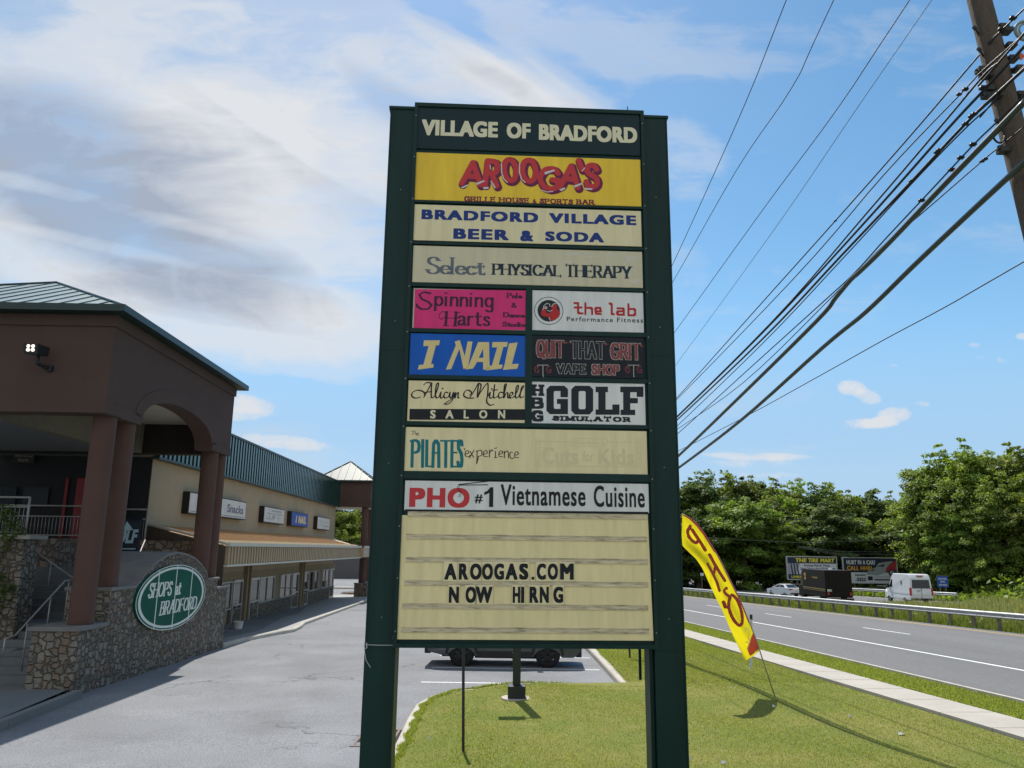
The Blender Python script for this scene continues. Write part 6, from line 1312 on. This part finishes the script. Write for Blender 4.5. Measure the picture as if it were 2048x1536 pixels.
# ------------------------------------------------------------------ billboards and road signs
bnavy = mat('billboard_navy', (.012, .02, .05), .5); bwh = mat('billboard_white', (.55, .57, .62), .5); byel = mat('billboard_yellow', (.62, .56, .05), .5); borg = mat('billboard_orange', (.62, .30, .03), .5); bred = mat('billboard_red', (.33, .03, .05), .5); bgrey = mat('billboard_grey', (.26, .28, .31), .5); bframe = mat('billboard_frame', (.42, .43, .42), .5)
def billboard(label, x0, y0, x1, y1, Y, build):
    a, b = hit(x0, y0, WF.y, Y), hit(x1, y1, WF.y, Y); T = Thing('billboard', label, 'billboard', WF, ((a.x+b.x)/2, Y, -4.0), 'roadside billboards')
    mb = MB(); mb.box((a.x, Y, b.z), (b.x, Y+.25, a.z)); T.part('panel', mb, bwh); f = T.e.children[0]
    mb = MB()
    for p_, q_ in (((a.x-.12, b.z-.12), (b.x+.12, b.z)), ((a.x-.12, a.z), (b.x+.12, a.z+.12)), ((a.x-.12, b.z), (a.x, a.z)), ((b.x, b.z), (b.x+.12, a.z))): mb.box((p_[0], Y-.05, p_[1]), (q_[0], Y+.27, q_[1]))
    T.part('frame', mb, bframe)
    for t_ in (.2, .5, .8): mb = MB(); x = a.x+(b.x-a.x)*t_; mb.box((x-.12, Y+.3, -5.2), (x+.12, Y+.5, a.z-.3)); T.part('post', mb, postm)
    mb = MB(); mb.box((a.x+.3, Y-.9, b.z-.75), (b.x-.3, Y+.2, b.z-.62)); T.part('catwalk', mb, postm)
    mb = MB(); mb.box((a.x+(b.x-a.x)*.55, Y-1.0, b.z-.45), (a.x+(b.x-a.x)*.8, Y-.7, b.z-.3)); T.part('lamp', mb, bframe)
    U = lambda u, v: (a.x+(b.x-a.x)*u, b.z+(a.z-b.z)*v)
    def bxu(u0, v0, u1, v1): p, q = U(u0, v0), U(u1, v1); return (p[0], p[1], q[0], q[1])
    for shapes, m, lay in build(U, bxu):
        for sh_ in shapes: mb = MB(); flat(mb, [sh_], lambda s, z: (s, Y-.01-.012*lay, z)); T.part('lettering' if lay > 1 else 'field', mb, m, parent=f)
billboard('billboard with yellow heading on navy over pale ground, partly behind the brown truck', 1574, 1114, 1675, 1159, 112, lambda U, B_: [
    ([rect(*B_(0, .72, 1, 1)), rect(*B_(0, 0, 1, .22))], bnavy, 1), ([poly(U(.0, .22), U(.16, .22), U(.26, .72), U(.0, .72))], bgrey, 1),
    ([poly(U(.02+.06*k, .22), U(.05+.06*k, .22), U(.02+.06*k, .72), U(.0+.06*k, .72)) for k in range(1, 4)], bnavy, 2),
    ([sans_text('THE', B_(.17, .77, .40, .95), .05, 1, .15), sans_text('TIRE', B_(.43, .77, .64, .95), .05, 1, .15), sans_text('MART', B_(.67, .77, .97, .95), .05, 1, .15), sans_text('LAMBERT', B_(.06, .05, .3, .16), .03)], byel, 2),
    ([sans_text('Doing More Than', B_(.34, .56, .86, .67), .03), sans_text('Just Tires for 50 Years!', B_(.26, .42, .96, .53), .03)], bnavy, 2)])
billboard('billboard with white and orange heading and a crashed car, above the white van', 1686, 1116, 1796, 1166, 112, lambda U, B_: [
    ([rect(*B_(0, .42, 1, 1))], bnavy, 1), ([poly(U(.72, .42), U(1, .5), U(1, .92), U(.86, .80), U(.78, .6))], bred, 1.5),
    ([poly(U(.42, .34), U(.47, .52), U(.6, .62), U(.66, .80), U(.8, .86), U(.94, .9), U(.86, .74), U(.8, .6), U(.78, .42), U(.62, .3))], bgrey, 1.8),
    ([poly(U(.45, .48), U(.58, .55), U(.56, .48)), poly(U(.62, .66), U(.78, .78), U(.76, .66)), disc(*U(.9, .42), .5, .5, 16)], bnavy, 2), ([disc(*U(.9, .42), .3, .3, 14)], bgrey, 2.4),
    ([sans_text('HURT IN A CAR?', B_(.06, .74, .60, .92), .035)], bwh, 2), ([sans_text('CALL HHR!', B_(.06, .50, .53, .68), .035)], borg, 2),
    ([sans_text('-2222', B_(.2, .06, .40, .2), .04), sans_text('INJURIES', B_(.2, .26, .40, .34), .04), rect(*B_(.44, .1, .53, .26)), rect(*B_(.56, .1, .93, .15))], bnavy, 2), ([sans_text('HANDLER HENNING', B_(.56, .2, .93, .27), .0)], bgrey, 2)])
a, b = hit(1873, 1152, WF.y, 84.), hit(1898, 1175, WF.y, 84.)
CPS = Thing('road_sign', 'square blue roadside sign on two posts beside the white van', 'sign', WF, ((a.x+b.x)/2, 84, -3.2))
mb = MB(); mb.box((a.x, 84, b.z), (b.x, 84.04, a.z)); bo = CPS.part('panel', mb, mat('road_sign_blue', (.012, .06, .30), .45), bev=.01)
mb = MB(); w2, h2 = b.x-a.x, a.z-b.z
flat(mb, [sans_text('CAR POOL', (a.x+.1*w2, b.z+.68*h2, a.x+.9*w2, b.z+.84*h2), .03), sans_text('INFO', (a.x+.3*w2, b.z+.42*h2, a.x+.7*w2, b.z+.58*h2), .03), sans_text('234-RIDE', (a.x+.12*w2, b.z+.14*h2, a.x+.88*w2, b.z+.3*h2), .03)], lambda s, z: (s, 83.992, z)); CPS.part('lettering', mb, bwh, parent=bo)
for f in (.25, .75): mb = MB(); mb.tube([(a.x+w2*f, 84.08, -4), (a.x+w2*f, 84.08, a.z-.1)], .05, 8); CPS.part('post', mb, postm)
def thin_sign(px, y0, y1, Y, label, sz, m):
    p, q = hit(px, y1, WF.y, Y), hit(px, y0, WF.y, Y); T = Thing('road_marker', label, 'marker', WF, (p.x, Y, p.z)); mb = MB(); mb.tube([(p.x, Y+.03, p.z-.6), (q.x, Y+.03, q.z)], .045, 8); T.part('post', mb, postm if m is not MATS.get('road_paint_yellow') else m)
    if sz: mb = MB(); mb.box((q.x-sz, Y-.03, q.z-sz*1.6), (q.x+sz, Y, q.z)); T.part('plate', mb, m)
thin_sign(1404, 1146, 1180, 105., 'small white plate on a slim post behind the guard rail, left of the red car', .22, bwh)
thin_sign(1514, 1164, 1178, 118., 'tiny pale plate on a post far down the road before the trees', .25, bwh)
thin_sign(2038, 1210, 1234, 52., 'yellow stake standing in the tall weeds of the median', 0, yellowp)
# poles and wires before the trees
p = hit(1589, 1105, WF.y, 121.); q = hit(1586, 1036, WF.y, 121.)
mb = MB(); mb.tube([(p.x, 121, -5), (q.x, 121, q.z)], [.2, .15], 10); mb.box((q.x-1.2, 120.9, q.z-.8), (q.x+1.2, 121.1, q.z-.62)); single('utility_pole', mb, mat('pole_old', (.06, .05, .045), .9), 'dark wooden pole rising among the trees above the billboards', 'pole', WF, (p.x, 121, -5))
def farwire(px, Y, label):
    P = [hit(x, y, WF.y, Y) for x, y in px]; L = []
    for i in range(len(P)-1): L += [P[i].lerp(P[i+1], k/4) for k in range(4)]
    mb = MB(); mb.tube([tuple(v) for v in L+[P[-1]]], .026, 6); single('power_line', mb, mat('far_wire', (.13, .13, .13), .5), label, 'cable', WF, tuple(P[0]))
farwire([(1595, 1092), (1680, 1108), (1800, 1109), (1985, 1104)], 109, 'lowest sagging wire in front of the trees over the second billboard')
farwire([(1595, 1092), (1680, 1103), (1800, 1104), (1985, 1099)], 109.4, 'upper sagging wire in front of the trees over the second billboard')
farwire([(1380, 1073), (1590, 1085), (1800, 1080), (1990, 1076)], 109.8, 'long level wire across the trees between flag and white van')
farwire([(1595, 1094), (1700, 1115), (1850, 1119), (2048, 1112)], 108.6, 'drooping wire passing just above the blue road sign')
# ------------------------------------------------------------------ plants
leafA = leaf_mat('leaf_mid', (.08, .13, .022, 1), (.21, .28, .055, 1), .5); leafB = leaf_mat('leaf_bright', (.105, .165, .028, 1), (.26, .335, .07, 1), .5); leafC = leaf_mat('leaf_dark', (.05, .09, .022, 1), (.13, .185, .05, 1), .45)
bark = mat('bark', (.085, .07, .055), .95, .3, 3, .5, 12)
def leaves_mesh(name, cen, nrm, size, m, ratio=.62):
    """cen, nrm: n x 3; one bent leaf spray (two quads folded) per point"""
    n = len(cen); r = RNG.normal(size=(n, 3)); t1 = np.cross(nrm, r); t1 /= np.linalg.norm(t1, axis=1, keepdims=True)+1e-9; t2 = np.cross(nrm, t1); s = size[:, None]
    a, b, fold = t1*s, t2*s*ratio, nrm*s*.22
    P = np.stack([cen-a, cen-a*.1+b-fold, cen+a*1.0, cen-a*.1-b-fold], axis=1).reshape(-1, 3)
    me = bpy.data.meshes.new(name); me.vertices.add(4*n); me.vertices.foreach_set('co', P.ravel()); me.loops.add(4*n); me.loops.foreach_set('vertex_index', np.arange(4*n)); me.polygons.add(n); me.polygons.foreach_set('loop_start', np.arange(0, 4*n, 4)); me.polygons.foreach_set('loop_total', np.full(n, 4)); me.materials.append(m); me.update(); me.validate(); return me
def crown_mesh(name, h, rw, nl, size, m, seed, low=.06, limbs=60):
    """leaf sprays strung along limbs that leave the trunk at every height; gaps stay open between them"""
    rg = np.random.default_rng(seed); C_, N_ = [], []; sprays = []
    tops = [(rg.uniform(0, 6.283), rg.uniform(.25, .6)*rw, rg.uniform(.82, 1.0)) for _ in range(4)]+[(0, 0, 1.)]
    for k in range(limbs):
        z0 = low+(.80-low)*rg.uniform(0, 1)**.9; a = rg.uniform(0, 6.283); prof = min(1, ((1.02-z0)/.5)**.7)*min(1, .6+z0*1.2)
        L = rw*prof*rg.uniform(.55, 1.3); el = rg.uniform(.1, .9)+.5*z0; wob = rg.uniform(-.5, .5)
        for t_ in np.linspace(.30, 1, 7):
            r = L*t_*math.cos(el*.6); zz = z0*h+L*(t_*math.sin(el)-.35*t_*t_); sprays.append((r*math.cos(a+wob*t_), r*math.sin(a+wob*t_), min(zz, h*.99), a, rw*rg.uniform(.10, .19)*(1.15-.35*t_)))
    for a, d, zt in tops:
        for t_ in np.linspace(.0, 1, 9): sprays.append((d*math.cos(a)*(.4+.6*t_)+rg.normal()*.25, d*math.sin(a)*(.4+.6*t_)+rg.normal()*.25, h*(.62+(zt-.62)*t_), rg.uniform(0, 6.283), rw*rg.uniform(.10, .2)*(1.25-.75*t_)))
    per = nl/len(sprays)
    for x0, y0, z0, a, R in sprays:
        m_ = int(per*rg.uniform(.5, 1.5)); t_ = rg.uniform(0, 6.283, m_); ra = R*1.5*rg.uniform(0, 1, m_)**.6; x_, y_ = ra*np.cos(t_), ra*np.sin(t_)
        q = np.stack([x0+x_, y0+y_, z0+rg.normal(size=m_)*R*.30-.30*ra*ra/R/2-.3*(x_*math.cos(a)+y_*math.sin(a))], 1)
        C_.append(q); N_.append(np.stack([x_/R*.4+.35*math.cos(a), y_/R*.4+.35*math.sin(a), np.full(m_, .75)], 1)+rg.normal(size=(m_, 3))*.5)
    C_ = np.concatenate(C_); N_ = np.concatenate(N_); N_ /= np.linalg.norm(N_, axis=1, keepdims=True)
    return leaves_mesh(name, C_, N_, size*rg.uniform(.55, 1.4, len(C_)), m)
def trunk_mesh(name, h, r, seed, rw):
    rg = random.Random(seed); mb = MB(); mb.tube([(0, 0, -.6), (.05, 0, h*.2), (rg.uniform(-.2, .2), rg.uniform(-.2, .2), h*.5), (rg.uniform(-.3, .3), rg.uniform(-.3, .3), h*.85)], [r*1.25, r, r*.7, r*.25], 9)
    for k in range(7):
        z = h*rg.uniform(.25, .7); a = rg.uniform(0, 6.28); L = rw*rg.uniform(.5, .85); mb.tube([(0, 0, z), (L*.5*math.cos(a), L*.5*math.sin(a), z+L*.35), (L*math.cos(a), L*math.sin(a), z+L*.6)], [r*.42, r*.28, r*.1], 6)
    return mb.mesh(name, bark)
KIN = []
for i, (h, rw, nl, size, m) in enumerate([(14, 4.4, 27000, .155, leafA), (15.5, 4.6, 28000, .155, leafB), (13, 4.2, 26000, .155, leafC), (12.5, 4.8, 27000, .16, leafA), (16.5, 4.2, 28000, .15, leafB), (15, 3.9, 26000, .155, leafC)]):
    KIN.append((h, crown_mesh('crown', h, rw, nl, size, m, 40+i), trunk_mesh('trunk', h, .28, i, rw)))
TREES = 0
def tree(x, y, z, top, kind, label, group, w=1.):
    h, cm_, tm = KIN[kind]; s = (top-z)/h; e = link('tree', None); e.location = (x, y, z); e.rotation_euler = (0, 0, RNG.uniform(0, 6.28)); e.scale = (s*w, s*w, s); tag(e, label, 'tree', group)
    link('trunk', tm, e); link('crown', cm_, e)
def skyline(px):
    pts = [(1365, 962), (1400, 950), (1440, 952), (1475, 950), (1520, 954), (1560, 970), (1600, 962), (1630, 955), (1665, 966), (1700, 978), (1760, 990), (1800, 992), (1828, 965), (1850, 915), (1890, 895), (1925, 878), (1960, 890), (2000, 886), (2048, 890), (2300, 880)]
    for (a, b), (c, d) in zip(pts, pts[1:]):
        if a <= px <= c: return b+(d-b)*(px-a)/(c-a)
    return 962
LBL = {0: 'leafy mid green tree in the woods behind the highway', 1: 'bright yellow green tree in the woods behind the highway', 2: 'dark bushy tree in the woods behind the highway', 3: 'broad mid green tree in the woods behind the highway', 5: 'tall dark narrow tree in the woods behind the highway', 4: 'tall bright green tree in the woods behind the highway'}
GT = 'woodland trees behind the highway'
rt = random.Random(5)
for i, px in enumerate(range(1210, 1830, 28)):          # tall back row
    Y = rt.uniform(131, 140); px += rt.uniform(-10, 10); p = hit(px, skyline(px)+rt.uniform(-8, 22), WF.y, Y); tree(p.x, Y, -4.3, p.z, [0, 5, 3, 2, 1, 0, 4, 5][i % 8], LBL[[0, 5, 3, 2, 1, 0, 4, 5][i % 8]], GT, 1.15)
for i, px in enumerate(range(1235, 1830, 32)):          # front row, lower
    Y = rt.uniform(119, 127); px += rt.uniform(-10, 10); p = hit(px, skyline(px)+rt.uniform(38, 85), WF.y, Y); k = [3, 2, 0, 5, 4, 2, 1, 0][i % 8]; tree(p.x, Y, -4.2, p.z, k, LBL[k], GT, 1.3)
for i, (px, dy, Y) in enumerate([(1822, 6, 119), (1862, 0, 103), (1893, 14, 101), (1928, 0, 99), (1968, 16, 97), (2012, 0, 98), (2060, 0, 95), (1882, 100, 97), (1920, 120, 95), (1965, 90, 92), (2030, 110, 90), (2085, 30, 90), (1870, 45, 101), (1995, 60, 92), (1845, 60, 117), (1945, 50, 96), (2045, 60, 93)]):
    p = hit(px, skyline(px)+dy, WF.y, Y); k = [4, 1, 0, 1, 4, 3, 1, 0, 1, 4, 0, 1, 3, 4, 2, 0, 4][i]; tree(p.x, Y, -3.9, p.z, k, LBL[k], GT, 1.05)
for i, (px, py, Y) in enumerate([(672, 1005, 116), (700, 1010, 112), (735, 1000, 118), (640, 1010, 122), (770, 990, 116), (820, 985, 122), (730, 1055, 108), (690, 1060, 108)]):
    p = hit(px, py, WF.y, Y); k = [2, 1, 2, 0, 3, 2, 4, 0][i]; tree(p.x, Y, -2.5, p.z, k, ['dark green', 'bright green', 'deep green', 'mid green', 'broad green', 'blackish green', 'sunlit low', 'low leafy'][i]+' tree behind the far lot, seen under the corner pavilion', 'trees behind the far lot', 1.1)
# undergrowth in front of the woods
def scatter(name, pts, size, m, kind='stuff', up=.5):
    C_ = np.array(pts); N_ = RNG.normal(size=C_.shape)+np.array([0, -.3, up]); N_ /= np.linalg.norm(N_, axis=1, keepdims=True); o = link(name, leaves_mesh(name, C_, N_, size, m)); o['kind'] = kind; return o
pts = []
for _ in range(9000):
    s = rt.uniform(84, 128); X = 51.5+rt.random()**1.2*16; h = rt.random()**1.2*(1.2+1.6*(X-51)/9)*(1+.4*math.sin(s*.9)); h *= .3 if s < 113 and X < 66 else 1; w = RF.w(X, s, road_z(s)-.2+h); pts.append(tuple(w))
for _ in range(7000):
    s = rt.uniform(50, 90); X = 50+rt.random()*12; h = rt.random()**1.3*(.8+2.0*(X-50)/12)*(1+.4*math.sin(s*.7)); h *= .35 if s > 74 and X < 57 else 1; w = RF.w(X, s, road_z(s)-.2+h); pts.append(tuple(w))
scatter('undergrowth', pts, RNG.uniform(.16, .36, len(pts)), leafA)
# weeds of the median: blades and leafy clumps
weedm = leaf_mat('weed_leaf', (.08, .12, .024, 1), (.20, .25, .06, 1), .4); strawm = leaf_mat('weed_straw', (.12, .16, .045, 1), (.32, .31, .12, 1), .35)
def blades(name, pos, h, w, m, lean=.35):
    P = np.array(pos); n = len(P); a = RNG.uniform(0, 6.283, n); d = np.stack([np.cos(a), np.sin(a), np.zeros(n)], 1); l = RNG.normal(size=(n, 3))*lean; l[:, 2] = 1; l /= np.linalg.norm(l, axis=1, keepdims=True)
    hh = h[:, None] if hasattr(h, '__len__') else np.full((n, 1), h); ww = w[:, None] if hasattr(w, '__len__') else np.full((n, 1), w)
    V = np.stack([P-d*ww, P+d*ww, P+l*hh], 1).reshape(-1, 3); me = bpy.data.meshes.new(name); me.vertices.add(3*n); me.vertices.foreach_set('co', V.ravel()); me.loops.add(3*n); me.loops.foreach_set('vertex_index', np.arange(3*n)); me.polygons.add(n); me.polygons.foreach_set('loop_start', np.arange(0, 3*n, 3)); me.polygons.foreach_set('loop_total', np.full(n, 3)); me.materials.append(m); me.update(); o = link(name, me); o['kind'] = 'stuff'; return o
pos, hs = [], []
for _ in range(36000):
    s = 14+rt.random()**1.25*90; X = 25.35+rt.random()*4.6; q = RF.w(X, s, road_z(s)-.28); k = .5+.5*math.sin(s*1.7+X*2.1)*math.sin(s*.55); pos.append(tuple(q)); hs.append((.25+.55*rt.random()*k)*(1 if X < 26.2 else 1.5))
blades('weeds', pos, np.array(hs), np.full(len(pos), .035), weedm, .3)
pts, sz = [], []
for _ in range(9000):
    s = 16+rt.random()**1.2*85; X = 26.0+rt.random()*3.9; c_ = math.sin(s*2.3)*math.sin(X*3.1+s*.9)
    if c_ < -.35: continue
    w = RF.w(X, s, road_z(s)-.25+rt.random()*(.35+.45*c_)); pts.append(tuple(w)); sz.append(rt.uniform(.05, .13))
scatter('weed_foliage', pts, np.array(sz), weedm, up=.9)
pos, hs = [], []
for _ in range(16000):
    s = 55+rt.random()*20; X = 48.8+rt.random()*10; q = RF.w(X, s, road_z(s)-.3); pos.append(tuple(q)); hs.append(.5+.7*rt.random())
for _ in range(30000):
    s = 34+rt.random()**.8*36; X = 27.5+rt.random()*(22+(s-34)*.1)
    if s > 62 and X < 34.5+ (70-s)*.5: continue
    q = RF.w(X, s, road_z(s)-.3); k = .5+.5*math.sin(s*.9+X*1.3)*math.sin(X*.7); pos.append(tuple(q)); hs.append(.35+.75*k*rt.random()+.2*rt.random())
blades('tall_grass', pos, np.array(hs), np.full(len(pos), .05), strawm, .3)
# mown grass blades on the lawn and the verge
gA = leaf_mat('grass_blade', (.14, .195, .035, 1), (.32, .34, .085, 1), .4); gB = leaf_mat('grass_straw', (.30, .26, .10, 1), (.45, .38, .18, 1), .3)
def lawn_pts(n, y0, y1):
    o = []
    while len(o) < n:
        y = y0+(y1-y0)*rt.random()**1.5; xl = kerb_x(y)+.16 if y < 19.9 else 2.9; xr = PAVE0-.054*y-.02; x = xl+(xr-xl)*rt.random()
        if x > .70*y+1: continue
        o.append((x, y, lawn_z(x, y)-.005))
    return o
pts = lawn_pts(260000, 8.3, 34); A_ = np.array(pts); d = A_[:, 1]
blades('grass', pts, RNG.uniform(.012, .034, len(pts))*(1+d*.010), .003+.00036*d, gA, .55)
pts = lawn_pts(30000, 8.3, 26); A_ = np.array(pts); d = A_[:, 1]; blades('dry_grass', pts, RNG.uniform(.015, .045, len(pts)), .0035+.0004*d, gB, .8)
pos = []
for _ in range(60000):
    s = 12+rt.random()**1.4*40; X = PAVE1+.01+rt.random()*(CURB-.15-PAVE1); q = RF.w(X, s, road_z(s)+.04); pos.append(tuple(q))
for _ in range(9000):
    y = 8.5+rt.random()*11.3; q = (kerb_x(y)+.19+.03*math.sin(y*7)+rt.gauss(0, .03), y, 0); pos.append((q[0], y, lawn_z(q[0], y)))
A_ = np.array(pos); blades('verge_grass', pos, RNG.uniform(.03, .075, len(pos)), .006+.0004*A_[:, 1], gA, .45)
# shrub trailing over the stone pier
pts = []
for _ in range(1100):
    zc = rt.uniform(-.6, 2.6); k = .16+.12*math.sin(zc*5); u = -12.25+.25*math.sin(zc*4)-abs(rt.gauss(0, .35)); q = BF.w(u, 20.2+rt.gauss(0, k), zc); pts.append(tuple(q))
C_ = np.array(pts); N_ = RNG.normal(size=C_.shape); N_ /= np.linalg.norm(N_, axis=1, keepdims=True)
e = link('shrub', None); e.location = BF.w(-13.2, 20.2, -1.6); tag(e, 'leafy green shrub growing up the stone pier by the stair railing', 'shrub')
me = leaves_mesh('foliage', C_-np.array(e.location), N_, RNG.uniform(.03, .07, len(pts)), leafC); link('foliage', me, e)
mb = MB()
for k in range(6): mb.tube([(0, 0, 0), (rt.uniform(-.3, .3), rt.uniform(-.1, .1), 1.8), (rt.uniform(-.6, .5), rt.uniform(-.2, .2), 4.2)], [.03, .02, .008], 6)
link('stem', mb.mesh('stem', bark), e)
